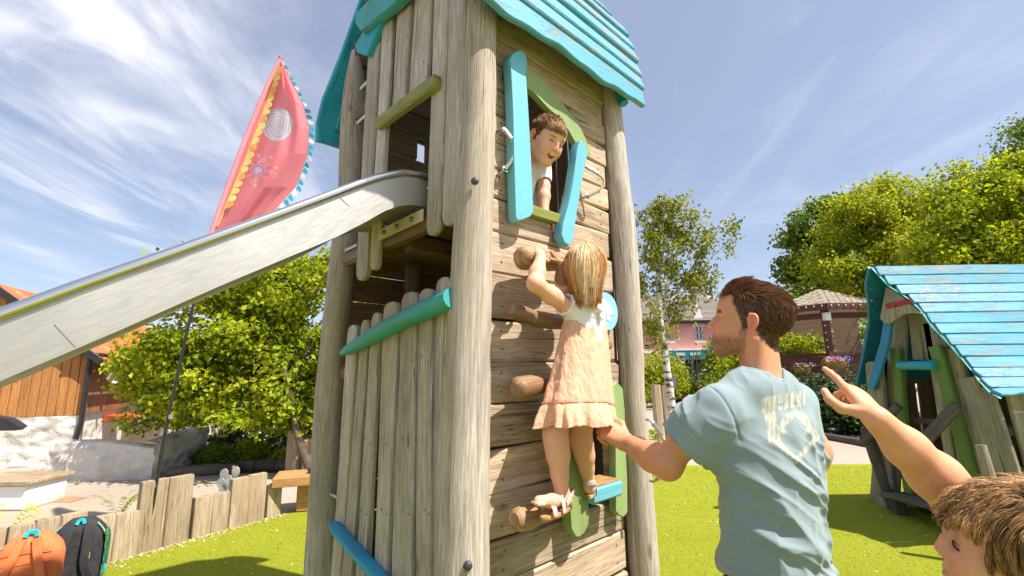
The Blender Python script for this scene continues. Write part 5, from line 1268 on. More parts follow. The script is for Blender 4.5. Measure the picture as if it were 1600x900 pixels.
for xa, xb, n in ((1056.5, 1070, 9), (1078.5, 1094.5, 11)):   # two words too small to read, kept as strokes of their size
    for i in range(n):
        if n == 11 and i in (3, 6): continue
        c = FP_(xa+(xb-xa)*(i+.5)/n, 553.5, Ys-.62); w_ = (xb-xa)/n*Ys/FOC*.34; hh = .085
        lt_.prism([(-w_, -hh), (w_*.1, -hh*.8), (w_, -hh), (w_*.7, .0), (w_, hh), (-w_*.2, hh*.9), (-w_, hh)], [1, 0, 0], [0, 0, 1], c, [0, -1, 0], .02)
obj('fascia_lettering', lt_, 'white_paint', shop, kind='stuff')
MT['grey_frame'] = plain('grey_frame', (.16, .165, .19, 1), .5)
for xa, xb, ya, yb in ((1079, 1082, 562, 601), (1057, 1059, 562, 601), (1059, 1080, 567, 569), (1088, 1090.5, 562, 601), (1090, 1093, 582, 601), (1106, 1109, 562, 601), (1057, 1110, 599, 602)):
    wbox('shop_frame', fx(xa), fx(xb), fz(yb), fz(ya), Ys+.02, Ys+.14, 'grey_frame')
wbox('pane', fx(1059), fx(1088), zs0, zs1, Ys+.16, Ys+.18, gl); wbox('door', fx(1093), fx(1106), zs0, zs1, Ys+.10, Ys+.15, plain('dark_door', (.03, .035, .04, 1), .4))
wbox('notice', fx(1096.5), fx(1102.5), fz(581), fz(577), Ys+.06, Ys+.09, 'white_paint')
wbox('sign_box', fx(1060), fx(1070), fz(599), fz(595), Ys-.1, Ys+.1, 'white_paint')
wbox('corner_board', fx(1114), fx(1117), 0, zf1, Ys-.08, Ys-.02, plain('green_board', (.03, .33, .22, 1), .6))
cx_ = atY(1095, 455, yr); ch = wbox('chimney', cx_[0]-.5, cx_[0]+.5, float(atY(1095, 466, yr)[2])-.5, float(atY(1095, 452, yr)[2]), yr-.5, yr+.5, 'white_paint')
for dz in (0, .12): obj('chimney_cap', MB().box((cx_[0], yr, float(atY(1095, 452, yr)[2])+.02-dz*2.2), (1.25-dz, 1.25-dz, .14)), 'white_paint', shop)
for dx in (-.22, .22): obj('chimney_pot', MB().tube([(cx_[0]+dx, yr, float(atY(1095, 452, yr)[2])+.05), (cx_[0]+dx, yr, float(atY(1095, 446, yr)[2])+.12)], [.17, .13], 10), plain('terracotta_pot', (.42, .11, .06, 1), .8) if dx < 0 else bpy.data.materials['terracotta_pot'], shop)
# gable dormer peeping out
dz_ = fz(500); da, db = fx(1085), fx(1106); obj('dormer', MB().prism([(da, ze-.4), (db, ze-.4), ((da+db)/2, ze+1.1)], [1, 0, 0], [0, 0, 1], [0, Ys+.02, 0], [0, -1, 0], .12), 'white_paint', shop)
# white cottage behind the gazebo
ct = thing('white_cottage', 'white walled cottage glimpsed between the leaves and the gazebo', 'building', (17, 24, 0))
wa, wb = atY(1205, 600, 23), atY(1330, 600, 23)
obj('wall', MB().box(((wa[0]+wb[0])/2, 24, 1.9), (wb[0]-wa[0], 2, 3.8)), 'white_paint', ct); obj('roof', MB().prism([(-.3-(wb[0]-wa[0])/2, 0), ((wb[0]-wa[0])/2+.3, 0), ((wb[0]-wa[0])/2-.5, 1.5), (-(wb[0]-wa[0])/2+.5, 1.5)], [1, 0, 0], unit([0, .6, .8]), [(wa[0]+wb[0])/2, 22.8, 3.7], [0, -1, 0], .12), 'slate', ct)

# ============================================================ street lamps, lectern sign
def lamp(x, yb, yt, Y, label):
    b = gnd(x, yb); b = atY(x, yb, Y); b[2] = 0; zt = float(atY(x, yt, Y)[2]); t = thing('street_lamp', label, 'street lamp', b, 'old style lantern posts before the pink shop')
    obj('post', MB().tube([b, b+EZ*.3, b+EZ*.35, b+EZ*(zt-.55)], [.09, .08, .045, .03], 8), 'black_metal', t)
    c = b+EZ*(zt-.3)
    obj('lantern', MB().sweep([c-EZ*.24, c+EZ*.12], np.array([1., 0, 0]), np.array([0, 1., 0]), [.09, .17], [.09, .17], 'board', ch=.05), plain('amber_glass', (.75, .50, .20, 1), .3, 3, .1, 0) if 'amber_glass' not in bpy.data.materials else bpy.data.materials['amber_glass'], t)
    obj('lantern_cap', MB().sweep([c+EZ*.12, c+EZ*.16, c+EZ*.30], np.array([1., 0, 0]), np.array([0, 1., 0]), [.21, .19, .04], [.21, .19, .04], 'board', ch=.05), 'black_metal', t)
lamp(1066, 621, 561, 21.5, 'lantern post in front of the shop window, left of the shop door')
lamp(1124, 618, 554, 21.5, 'lantern post close beside the chin of the man, right of the shop')
sg = thing('lectern_sign', 'small black lectern sign on a thin leg right of the stakes', 'sign', gnd(1056, 622))
sY = 17.; obj('panel', MB().prism([(-.10, -.28), (.05, -.28), (.12, .24), (-.03, .24)], [1, 0, 0], [0, 0, 1], atY(1052, 597, sY), [0, -1, 0], .05), 'grey_frame', sg)
obj('leg', MB().tube([atY(1053, 604, sY), atY(1058, 622, sY)], .025, 6), 'black_metal', sg)

# ============================================================ gazebo
Yg = 12.5
gz = thing('gazebo', 'dark brown timber gazebo with shingled roof and strings of lights', 'gazebo', atY(1310, 660, Yg)*np.array([1, 1, 0]))
MT['gaz'] = wood('gazebo_brown', (.07, .022, .014, 1), (.115, .04, .027, 1), (.17, .065, .045, 1), gs=.8, crack=.1)
MT['shingle'] = wood('grey_shingle', (.17, .14, .10, 1), (.32, .27, .20, 1), (.44, .38, .29, 1), gs=.5, crack=.2, var=(.75, 1.2))
cA, cB, cC_ = atY(1243, 497, 13.6), atY(1292, 482, Yg), atY(1362, 474, Yg)
cB[2] = cA[2] = cC_[2] = (cB[2]+cC_[2])/2
R_ = 2.1; g0 = np.array([cB[0]+1.5, cB[1]+2.0, cB[2]])
cC_ = cB+np.array([1.75, -.05, 0]); cA = cB+unit(np.array([-.72, .9, 0]))*1.75; cD = cC_+unit(np.array([.9, 1., 0]))*1.75; cE = cA+np.array([.5, 1.7, 0])
apex = (cB+cC_)/2+np.array([.3, 2.0, .80])
lw = cA, cB, cC_, cD
for k in range(3):
    A, B = lw[k], lw[k+1]
    obj('fascia_board', MB().sweep([A, B], EZ, unit(np.cross(EZ, B-A)), .09, .03, 'board'), 'gaz', gz)
    nrow = 11
    for i in range(nrow):
        t0, t1 = i/nrow, (i+1)/nrow; a0_, b0_ = A*(1-t0)+apex*t0, B*(1-t0)+apex*t0; a1_, b1_ = A*(1-t1)+apex*t1, B*(1-t1)+apex*t1
        up = unit((a1_+b1_)/2-(a0_+b0_)/2); al = unit(b0_-a0_); nn = np.cross(al, up); nn = nn if nn[2] > 0 else -nn; wl = np.linalg.norm(b0_-a0_); ns = max(1, int(wl/.15))
        for j in range(ns):
            c = (a0_*(1-(j+.5)/ns)+b0_*((j+.5)/ns)); c = c+up*.09+nn*.012*(j % 2); hw_ = wl/ns/2*.96*(1-.0)
            obj('shingle', MB().sweep([c-up*.10, c+up*.09], al, unit(nn+up*.12), hw_, .012, 'board', off=i*3+j), 'shingle', gz)
    # lights along the fascia
    lm = MB()
    for j in range(9): c = A+(B-A)*(j+.5)/9+unit(np.cross(B-A, EZ))*.05; lm.ball(c+EZ*.02, .022, 6, 4)
    obj('fairy_lights', lm, 'white_paint', gz, kind='stuff')
zr_ = float(atY(1315, 553, Yg)[2])
for nm, Q in (('a', cA), ('b', cB), ('c', cC_), ('d', cD), ('e', cE)):
    q = Q+unit((cB+cC_)/2+np.array([0, 2, 0])-Q)*.38; q[2] = 0
    obj('pillar', MB().box(q+EZ*cB[2]/2, (.15, .15, cB[2]-.1)), 'gaz', gz)
    lm = MB()
    for j in range(11): lm.ball(q+np.array([-.09 if j % 2 else .09, -.085, 1.95+j*.10]), .020, 6, 4)
    obj('fairy_lights', lm, 'white_paint', gz, kind='stuff')
ins = [Q+unit((cB+cC_)/2+np.array([0, 2, 0])-Q)*.38 for Q in lw]
for k in range(3):
    A, B = ins[k].copy(), ins[k+1].copy(); A[2] = B[2] = zr_
    obj('hand_rail', MB().sweep([A, B], EZ, unit(np.cross(EZ, B-A)), .04, .06, 'board'), 'gaz', gz)
    for j in range(5): A[2] = B[2] = zr_-.17-.24*j; obj('wall_board', MB().sweep([A, B], EZ, unit(np.cross(EZ, B-A)), .112, .015, 'board'), 'gaz', gz)
    A[2] = B[2] = cB[2]-.22; obj('tie_beam', MB().sweep([A, B], EZ, unit(np.cross(EZ, B-A)), .08, .04, 'board'), 'gaz', gz)
obj('back_screen', MB().box((cB+cC_)/2*np.array([1, 1, 0])+np.array([.6, 3.2, 1.9]), (3.4, .08, 3.4)), 'dark_plank', gz)
for Q in (ins[1], ins[0]): obj('lantern', MB().box(Q+np.array([-.02, -.1, -.26]), (.16, .16, .22)), 'white_paint', gz)
# flower baskets
def basket(x, y, Y, label, cols, s=1.):
    c = atY(x, y, Y); t = thing('flower_basket', label, 'flower basket', c, 'wicker flower baskets hung by the gazebo')
    obj('basket', MB().sweep([c+EZ*-.11*s, c+EZ*-.08*s, c+EZ*.02*s], np.array([1., 0, 0]), np.array([0, 1., 0]), [.13*s, .19*s, .23*s], [.09*s, .13*s, .16*s], 'round', 16), 'bench_wood', t)
    obj('leaves', leafcloud('leaves', [(c+EZ*.06*s, (.25*s, .16*s, .07*s))], 500, .05, 7, clump=.03, per=8), 'leaf_bright', t)
    r = np.random.default_rng(5); k = 160; P = c+np.stack([r.uniform(-.24, .30, k)*s, r.uniform(-.16, .05, k)*s, .09*s+r.uniform(-.04, .06, k)*s], 1); V = []; Cc = []
    for i in range(k):
        sz = r.uniform(.014, .03); a = r.normal(size=3); a /= np.linalg.norm(a); b = np.cross(a, [.3, -.8, .5]); V += [P[i]-a*sz, P[i]-b*sz, P[i]+a*sz, P[i]+b*sz]; cc = cols[0 if P[i][0]-c[0] > .1*s else 1 if r.random() < .6 else 2]; Cc += [cc]*4
    obj('blossoms', arrmesh('blossoms', np.array(V), np.arange(4*k).reshape(-1, 4), np.array(Cc), False), vcol('blossom', .7, 0) if 'blossom' not in bpy.data.materials else bpy.data.materials['blossom'], t)
    obj('hanger', MB().tube([c+EZ*.03, c+EZ*.5*s], .006, 5), 'black_metal', t)
basket(1307, 568, 12.1, 'wicker basket of purple and blue flowers before the gazebo wall', [(.12, .10, .55), (.45, .05, .35), (.62, .35, .55)], 1.15)
basket(1254, 576, 13.0, 'wicker basket of faded flowers at the left gazebo corner', [(.35, .25, .3), (.45, .15, .35), (.5, .35, .3)], 1.0)

# ============================================================ trees and hedges on the right
plant('tall_tree', 'dark green tree at the left end of the trees behind the gazebo', 'tree', (12.5, 20, 0), spread([bl(1285, 370, 20, 42, 30), bl(1265, 430, 20, 34, 36), bl(1300, 330, 20, 28, 18), bl(1275, 500, 20, 45, 40), bl(1258, 470, 19.5, 28, 14), bl(1250, 360, 20, 12, 26, .6)], 8, .42, 41), 16000, .20, 'leaf_mid', 41, ([(12.9, 20, 0), (12.8, 20, 3), (13, 20, 7)], [.3, .22, .1]), clump=.26, per=20)
plant('tall_tree', 'feathery yellow green tree in the middle of the trees behind the gazebo', 'tree', (15, 18, 0), spread([bl(1340, 360, 17, 60, 40), bl(1380, 330, 17, 50, 36), bl(1320, 410, 17, 50, 36), bl(1400, 390, 17, 60, 50), bl(1395, 300, 17, 20, 22, .5), bl(1360, 450, 17, 70, 45), bl(1330, 325, 17, 40, 20, .7), bl(1440, 330, 17, 40, 40), bl(1375, 292, 17, 9, 14, .5), bl(1345, 304, 17, 9, 12, .5), bl(1420, 290, 17, 8, 14, .5), bl(1305, 318, 17, 10, 8, .4)], 8, .42, 42), 38000, .13, 'leaf_yellow', 42, ([(13.5, 18, 0), (13.2, 18, 3), (13.4, 18, 6)], [.25, .2, .1]), clump=.20, per=20)
plant('tall_tree', 'large fresh green tree rising above the right end of the playhouse', 'tree', (17, 13, 0), spread([bl(1480, 350, 12.5, 55, 55), bl(1540, 330, 12.5, 60, 60), bl(1590, 300, 12.5, 50, 60), bl(1600, 400, 12.5, 80, 50), bl(1500, 410, 12.5, 70, 35), bl(1640, 330, 12.5, 60, 80), bl(1450, 400, 12.5, 40, 30, .7), bl(1500, 290, 12.5, 26, 16, .4), bl(1470, 320, 12.5, 20, 20, .5), bl(1462, 280, 12.5, 9, 14, .4), bl(1500, 266, 12.5, 12, 10, .4), bl(1530, 268, 12.5, 10, 8, .4)], 8, .42, 43), 44000, .12, 'leaf_bright', 43, ([(12.6, 13, 0), (12.4, 13, 2.5), (12.6, 13, 5)], [.25, .2, .1]), clump=.17, per=20, shell=.3)
plant('tall_tree', 'overhanging dark leafy branch tree at the upper right corner', 'tree', (19, 14, 0), [bl(1590, 245, 13.5, 26, 16), bl(1570, 268, 13.5, 30, 12), bl(1600, 205, 13.5, 22, 12), bl(1640, 250, 13.5, 40, 60)], 6500, .12, 'leaf_mid', 44, ([(17.6, 14, 0), (17.4, 14, 4), (17.2, 14, 8)], [.25, .2, .08]), limbs=None, clump=.26, per=16) if False else \
plant('tall_tree', 'overhanging dark leafy branch tree at the upper right corner', 'tree', (19, 14, 0), [bl(1590, 245, 13.5, 26, 16), bl(1570, 268, 13.5, 30, 12), bl(1600, 205, 13.5, 22, 12), bl(1640, 250, 13.5, 40, 60)], 6500, .12, 'leaf_mid', 44, ([(17.6, 14, 0), (17.4, 14, 4), (17.2, 14, 8)], [.25, .2, .08]), clump=.26, per=16)
plant('leafy_bush', 'bright leafy bushes filling the gap behind the man and the gazebo', 'bush', (9.5, 16, 0), spread([bl(1230, 545, 16, 44, 30), bl(1190, 562, 16, 40, 32), bl(1230, 500, 17, 40, 26), bl(1160, 590, 16, 34, 24), bl(1260, 560, 15, 30, 30), bl(1240, 600, 14, 50, 28)], 8, .42, 45), 22000, .11, 'leaf_bright', 45, crown='foliage', clump=.22, per=18)
plant('leafy_bush', 'small dark green tree beside the lantern post right of the shop', 'bush', (11, 22, 0), [bl(1134, 560, 20, 22, 26), bl(1130, 590, 20, 20, 16), bl(1112, 617, 19, 20, 6), bl(1135, 605, 19, 24, 14)], 6500, .16, 'leaf_mid', 46, crown='foliage', clump=.3, per=16)
plant('conifer_hedge', 'dark blue green spreading conifer below the gazebo', 'hedge', atY(1290, 690, 10.6)*np.array([1, 1, 0]), [bl(1265, 620, 11.3, 44, 34), bl(1310, 640, 11.0, 46, 38), bl(1350, 640, 11, 40, 50), bl(1240, 640, 11.6, 36, 30)], 14000, .085, 'leaf_dark', 47, crown='foliage', clump=.13, per=14, flat=1.4)
plant('leafy_bush', 'lime green bush on the left behind the birch trunk', 'bush', (6.6, 19.5, 0), [bl(1030, 582, 19, 30, 26), bl(1046, 596, 19, 16, 18), bl(1010, 595, 19, 20, 24), bl(1015, 613, 18.5, 20, 7)], 12000, .10, 'leaf_yellow', 48, crown='foliage', clump=.22, per=16)
for x, y, r_, lab in ((1060, 610, 9, 'low lime plant left of the shop lamp post'), (1080, 609, 10, 'low lime plant right of the shop lamp post'), (1046, 611, 6, 'dark little plant by the lectern sign')):
    plant('low_plant', lab, 'plant', atY(x, 622, 21)*np.array([1, 1, 0]), [bl(x, y, 21, r_, 8)], 900, .12, 'leaf_mid' if r_ == 6 else 'leaf_bright', 49+r_, crown='foliage', clump=.12, per=10)
struct(obj('shop_bed', MB().box((8.2, 23, .08), (7, 3.4, .16)), soil))
# far trees closing the horizon
for i, (x, y, rx_, ry_, Y, lab) in enumerate(((-60, 560, 120, 40, 40, 'distant green treetops behind the barn'), (1420, 520, 160, 60, 30, 'dense green trees far behind the playhouse'), (620, 560, 200, 30, 45, 'distant green belt of trees beyond the tower legs'))):
    plant('far_trees', lab, 'trees', atY(x, 600, Y)*np.array([1, 1, 0]), [bl(x-rx_*.5, y, Y, rx_*.5, ry_), bl(x+rx_*.4, y, Y, rx_*.5, ry_*.9), bl(x, y-ry_*.2, Y, rx_*.5, ry_), bl(x, y+30, Y, rx_, 20)], 9000, .3, 'leaf_mid', 60+i, crown='foliage', clump=.8, per=16)
# small spot light in the bed, young plant by the tower
sl_ = thing('spot_light', 'small black garden spotlight lying in the bed below the conifer', 'lamp', gnd(1302, 680)); P = gnd(1302, 680)+EZ*.12
obj('housing', MB().tube([P+np.array([-.10, 0, .02]), P+np.array([.08, -.03, -.0])], .055, 10), 'zinc', sl_); obj('bracket', MB().tube([P, P-EZ*.12], .012, 6), 'black_metal', sl_)
t = thing('young_plant', 'thin yellow green seedling beside the tower leg rope', 'plant', gnd(1022, 742)); r = np.random.default_rng(3)
obj('leaves', leafcloud('leaves', [(atY(1022, 690, 5.5), (.10, .08, .22))], 90, .05, 3, clump=.04, per=5, shell=.1), 'leaf_yellow', t)
obj('stem', MB().tube([gnd(1022, 742), atY(1020, 700, 5.5), atY(1028, 665, 5.5)], .006, 5), 'bark', t)
# ============================================================ implicit surface kit for bodies and cloth
class SDF:
    def __init__(s): s.p = []
    def cap(s, a, b, ra, rb, k=.012): s.p.append(('cap', V3(a), V3(b), ra, rb, k, 1)); return s
    def chain(s, pts_, rs, k=.012):
        for i in range(len(pts_)-1): s.cap(pts_[i], pts_[i+1], rs[i], rs[i+1], k)
        return s
    def ell(s, c, r, R=None, k=.012, sign=1): s.p.append(('ell', V3(c), np.array(r, float), np.eye(3) if R is None else np.array(R), None, k, sign)); return s
    def cut(s, P, n): s.p.append(('cut', V3(P), unit(n), None, None, 0, -1)); return s
    def scut(s, a, b, ra, rb, k=.003): s.p.append(('cap', V3(a), V3(b), ra, rb, k, -1)); return s
    def xform(s, c, R, sc):
        o = SDF(); c = V3(c)
        for q in s.p:
            if q[0] == 'cap': o.p.append(('cap', c+R@(q[1]*sc), c+R@(q[2]*sc), q[3]*sc, q[4]*sc, q[5]*sc, q[6]))
            elif q[0] == 'ell': o.p.append(('ell', c+R@(q[1]*sc), q[2]*sc, R@q[3], None, q[5]*sc, q[6]))
            else: o.p.append(('cut', c+R@(q[1]*sc), R@q[2], None, None, 0, -1))
        return o
    def __add__(s, o): r = SDF(); r.p = s.p+o.p; return r
    def mesh(s, h):
        lo = np.full(3, 1e9); hi = -lo
        for q in s.p:
            if q[6] < 0: continue
            if q[0] == 'cap': l, u = np.minimum(q[1]-q[3], q[2]-q[4]), np.maximum(q[1]+q[3], q[2]+q[4])
            else: r = np.sqrt(((q[3]*q[2])**2).sum(1)); l, u = q[1]-r, q[1]+r
            lo = np.minimum(lo, l); hi = np.maximum(hi, u)
        lo -= 4*h; hi += 4*h; n = np.ceil((hi-lo)/h).astype(int)+1
        f = np.full(n, 1., np.float32); ax = [lo[i]+h*np.arange(n[i]) for i in range(3)]
        for q in s.p:
            k = max(q[5], 1e-5); mg = k+3*h
            if q[0] == 'cap': l, u = np.minimum(q[1]-q[3], q[2]-q[4])-mg, np.maximum(q[1]+q[3], q[2]+q[4])+mg
            elif q[0] == 'ell': r = np.sqrt(((q[3]*q[2])**2).sum(1)); l, u = q[1]-r-mg, q[1]+r+mg
            else: l, u = lo, hi
            i0 = np.clip(np.floor((l-lo)/h).astype(int), 0, n-1); i1 = np.clip(np.ceil((u-lo)/h).astype(int)+1, 1, n)
            if np.any(i1 <= i0): continue
            X = ax[0][i0[0]:i1[0], None, None]; Y = ax[1][None, i0[1]:i1[1], None]; Z = ax[2][None, None, i0[2]:i1[2]]
            if q[0] == 'cap':
                a, b = q[1], q[2]; ab = b-a; L = max(ab@ab, 1e-12)
                t = np.clip(((X-a[0])*ab[0]+(Y-a[1])*ab[1]+(Z-a[2])*ab[2])/L, 0, 1)
                d = np.sqrt((X-a[0]-t*ab[0])**2+(Y-a[1]-t*ab[1])**2+(Z-a[2]-t*ab[2])**2)-(q[3]+(q[4]-q[3])*t)
            elif q[0] == 'ell':
                x, y, z = X-q[1][0], Y-q[1][1], Z-q[1][2]; R = q[3]; r = q[2]
                c_ = [x*R[0, i]+y*R[1, i]+z*R[2, i] for i in range(3)]
                k0 = np.sqrt(sum((c_[i]/r[i])**2 for i in range(3)))+1e-9; k1 = np.sqrt(sum((c_[i]/r[i]**2)**2 for i in range(3)))+1e-9; d = k0*(k0-1)/k1
            else: d = -((X-q[1][0])*q[2][0]+(Y-q[1][1])*q[2][1]+(Z-q[1][2])*q[2][2])+0*X*Y*Z   # removes the side n points to
            sl_ = (slice(i0[0], i1[0]), slice(i0[1], i1[1]), slice(i0[2], i1[2])); g = f[sl_]
            if q[6] > 0: hh = np.maximum(k-np.abs(g-d), 0)/k; f[sl_] = np.minimum(g, d)-hh*hh*k/4
            else:
                hh = np.maximum(k-np.abs(g+d), 0)/k; f[sl_] = np.maximum(g, -d)+(hh*hh*k/4 if q[0] != 'cut' else 0)
        return surfnets(f, lo, h)
def surfnets(f, lo, h):
    s = f < 0; c = np.zeros(tuple(d-1 for d in f.shape), np.uint8)
    for dx in (0, 1):
        for dy in (0, 1):
            for dz in (0, 1): c += s[dx:f.shape[0]-1+dx, dy:f.shape[1]-1+dy, dz:f.shape[2]-1+dz]
    act = (c > 0) & (c < 8); idx = np.argwhere(act); ids = np.full(act.shape, -1, np.int32); ids[act] = np.arange(len(idx))
    acc = np.zeros((len(idx), 3)); cnt = np.zeros(len(idx))
    cor = [(x, y, z) for x in (0, 1) for y in (0, 1) for z in (0, 1)]
    for a in cor:
        for ax in range(3):
            if a[ax]: continue
            b = list(a); b[ax] = 1
            f0 = f[idx[:, 0]+a[0], idx[:, 1]+a[1], idx[:, 2]+a[2]]; f1 = f[idx[:, 0]+b[0], idx[:, 1]+b[1], idx[:, 2]+b[2]]
            m = (f0 < 0) != (f1 < 0); t = np.where(m, f0/np.where(m, f0-f1, 1), 0); p = np.tile(np.array(a, float), (len(idx), 1)); p[:, ax] += t
            acc[m] += p[m]; cnt[m] += 1
    v = lo+h*(idx+acc/cnt[:, None]); F = []
    for ax in range(3):
        o = [i for i in range(3) if i != ax]; sl0 = [slice(1, -1)]*3; sl1 = [slice(1, -1)]*3; sl0[ax] = slice(0, -1); sl1[ax] = slice(1, None)
        e0, e1 = s[tuple(sl0)], s[tuple(sl1)]; m = e0 != e1; q = np.argwhere(m); inside0 = e0[m]
        q[:, o[0]] += 1; q[:, o[1]] += 1
        def cell(d0, d1): r = q.copy(); r[:, o[0]] -= d0; r[:, o[1]] -= d1; return ids[r[:, 0], r[:, 1], r[:, 2]]
        Q = np.stack([cell(1, 1), cell(0, 1), cell(0, 0), cell(1, 0)], 1)
        flip = inside0 if ax != 1 else ~inside0
        Q[~flip] = Q[~flip][:, ::-1]; F.append(Q)
    F = np.concatenate(F); F = F[(F >= 0).all(1)]
    return v, F
def vnormals(v, F):
    a = v[F[:, 2]]-v[F[:, 0]]; b = v[F[:, 3]]-v[F[:, 1]]; n = np.cross(a, b); N = np.zeros_like(v)
    for i in range(4): np.add.at(N, F[:, i], n)
    return N/(np.linalg.norm(N, axis=1)[:, None]+1e-12)
def smoothm(v, F, it=1, lam=.5):
    for _ in range(it):
        S = np.zeros_like(v); C = np.zeros(len(v))
        for i in range(4):
            for j in (1, 3): np.add.at(S, F[:, i], v[F[:, (i+j) % 4]]); np.add.at(C, F[:, i], 1)
        v = v*(1-lam)+S/C[:, None]*lam
    return v
def pnoise(P, sc, seed=0):
    """vectorised smooth value noise"""
    q = P*sc+seed*13.7; i = np.floor(q).astype(np.int64); f_ = q-i; f_ = f_*f_*(3-2*f_)
    def hsh(x, y, z):
        n = (x*73856093) ^ (y*19349663) ^ (z*83492791); n = (n ^ (n >> 13))*1274126177; return ((n ^ (n >> 16)) & 0xffff)/32767.5-1
    r = 0
    for a in (0, 1):
        for b in (0, 1):
            for c in (0, 1):
                w = (f_[:, 0] if a else 1-f_[:, 0])*(f_[:, 1] if b else 1-f_[:, 1])*(f_[:, 2] if c else 1-f_[:, 2]); r = r+w*hsh(i[:, 0]+a, i[:, 1]+b, i[:, 2]+c)
    return r
def lerpc(c, mask, col): m = np.clip(mask, 0, 1)[:, None]; return c*(1-m)+np.array(col)*m
def sstep(x, a, b): t = np.clip((x-a)/(b-a), 0, 1); return t*t*(3-2*t)
MT['skin'] = vcol('skin', .50, .35, 700, .0008, .12, fine=(55, .30, (.86, .66, .55, 1)), spec=.4)
MT['hair'] = vcol('hair', .46, 0, spec=.28)
MT['cotton'] = vcol('cotton_cloth', .92, .5, 900, .0008, sheen=.25, spec=.15)
MT['lash'] = plain('dark_lash', (.02, .012, .01, 1), .6)

# ---- head, in head space: x to the person's right, y forward, z up; metres for an adult
def head_sdf(mouth=0., child=0., nose=1., eye=.0024):
    s = SDF()
    s.ell((0, -.018, .040), (.0755, .098, .083), k=.02)
    s.ell((0, .020, -.012), (.0660, .070, .080), k=.03)
    if child: s.ell((0, .040, -.028), (.056, .050, .050), k=.025)
    for sg in (-1, 1):
        s.cap((sg*.056, -.008, -.048), (sg*.020, .062, -.094), .019, .017, k=.028)
        s.ell((sg*.036, .056, -.030), (.026, .026, .028+.004*child), k=.024)
        s.ell((sg*.030, .0655, .028), (.022, .019, .010), k=.016)
    s.ell((0, .070, -.092), (.022, .019, .018), k=.020)
    s.ell((0, .045, .055), (.055, .045, .040), k=.03)
    for sg in (-1, 1): s.ell((sg*.0315, .0880, .006), (.0150, .0125, .0115), k=.014, sign=-1)
    for sg in (-1, 1): s.ell((sg*.0315, .0680, .0045), (.0150, .0155, .0125), k=.004)      # lids over the eyeball
    for sg in (-1, 1): s.ell((sg*.0315, .0870, .0030), (.0115, .0060, eye), k=.002, sign=-1)
    s.chain([(0, .081, .020), (0, .093, .000), (0, .108*1-.006*child, -.020)], [.0075, .0082, .0096], k=.012)
    for sg in (-1, 1): s.ell((sg*.0115, .0945, -.026), (.0085, .0105, .0078), k=.008)
    for sg in (-1, 1): s.ell((sg*.006, .100, -.0335), (.0032, .0045, .0030), k=.002, sign=-1)
    s.chain([(-.021, .079, -.056-.004*mouth), (-.008, .0885, -.0525), (0, .0885, -.0540), (.008, .0885, -.0525), (.021, .079, -.056-.004*mouth)], [.0045, .0062, .006, .0062, .0045], k=.007)
    s.chain([(-.019, .078, -.060-.006*mouth), (0, .0868, -.0655-.012*mouth), (.019, .078, -.060-.006*mouth)], [.0045, .0072, .0045], k=.008)
    if mouth: s.ell((0, .090, -.0615), (.0165*mouth, .013, .0055), k=.003, sign=-1); [s.ell((sg*.012, .084, -.0590), (.0075, .010, .0035), k=.003, sign=-1) for sg in (-1, 1)]
    else: s.ell((0, .096, -.0595), (.021, .010, .0012), k=.003, sign=-1)
    for sg in (-1, 1):      # ears: helix ring, lobe, plate
        ring = []
        for i in range(11):
            a = math.radians(-70+i*27); ring.append((sg*(.079+.009*(.5+.5*math.cos(a-2.6))), -.016-.0165*math.cos(a-.3)*1.0*-1-.004, -.004+.029*math.sin(a)))
        ring = [(sg*(.0775+.0085*math.sin(math.pi*min(1, i/10*1.05))**.6), -.006-.0205*math.sin(math.pi*(i/10)**.85)+.004*(i/10), -.001+.0275*math.cos(math.pi*i/10)) for i in range(11)]
        s.cap((sg*.077, .000, .008), (sg*.083, -.004, .024), .0035, .0040, k=.004)
        s.chain([(sg*.083, -.004, .024)]+ring[1:], [.0042]*11, k=.004)
        s.ell((sg*.077, -.012, .001), (.0045, .0135, .022), k=.006); s.ell((sg*.079, -.006, -.027), (.0045, .008, .009), k=.005)
        s.ell((sg*.084, -.010, -.003), (.0055, .0065, .011), k=.004, sign=-1)
        s.chain([(sg*.084, -.017, .014), (sg*.084, -.020, -.002), (sg*.083, -.014, -.014)], [.003, .0034, .003], k=.003)
    return s
def Rframe(f, roll=0.):
    f = unit(f); x = unit(np.cross(f, EZ)); z = np.cross(x, f); c, sn = math.cos(roll), math.sin(roll)
    x2 = x*c+z*sn; z2 = -x*sn+z*c; return np.stack([x2, f, z2], 1)
def to_local(P, c, R, sc): return (P-V3(c))@R/sc
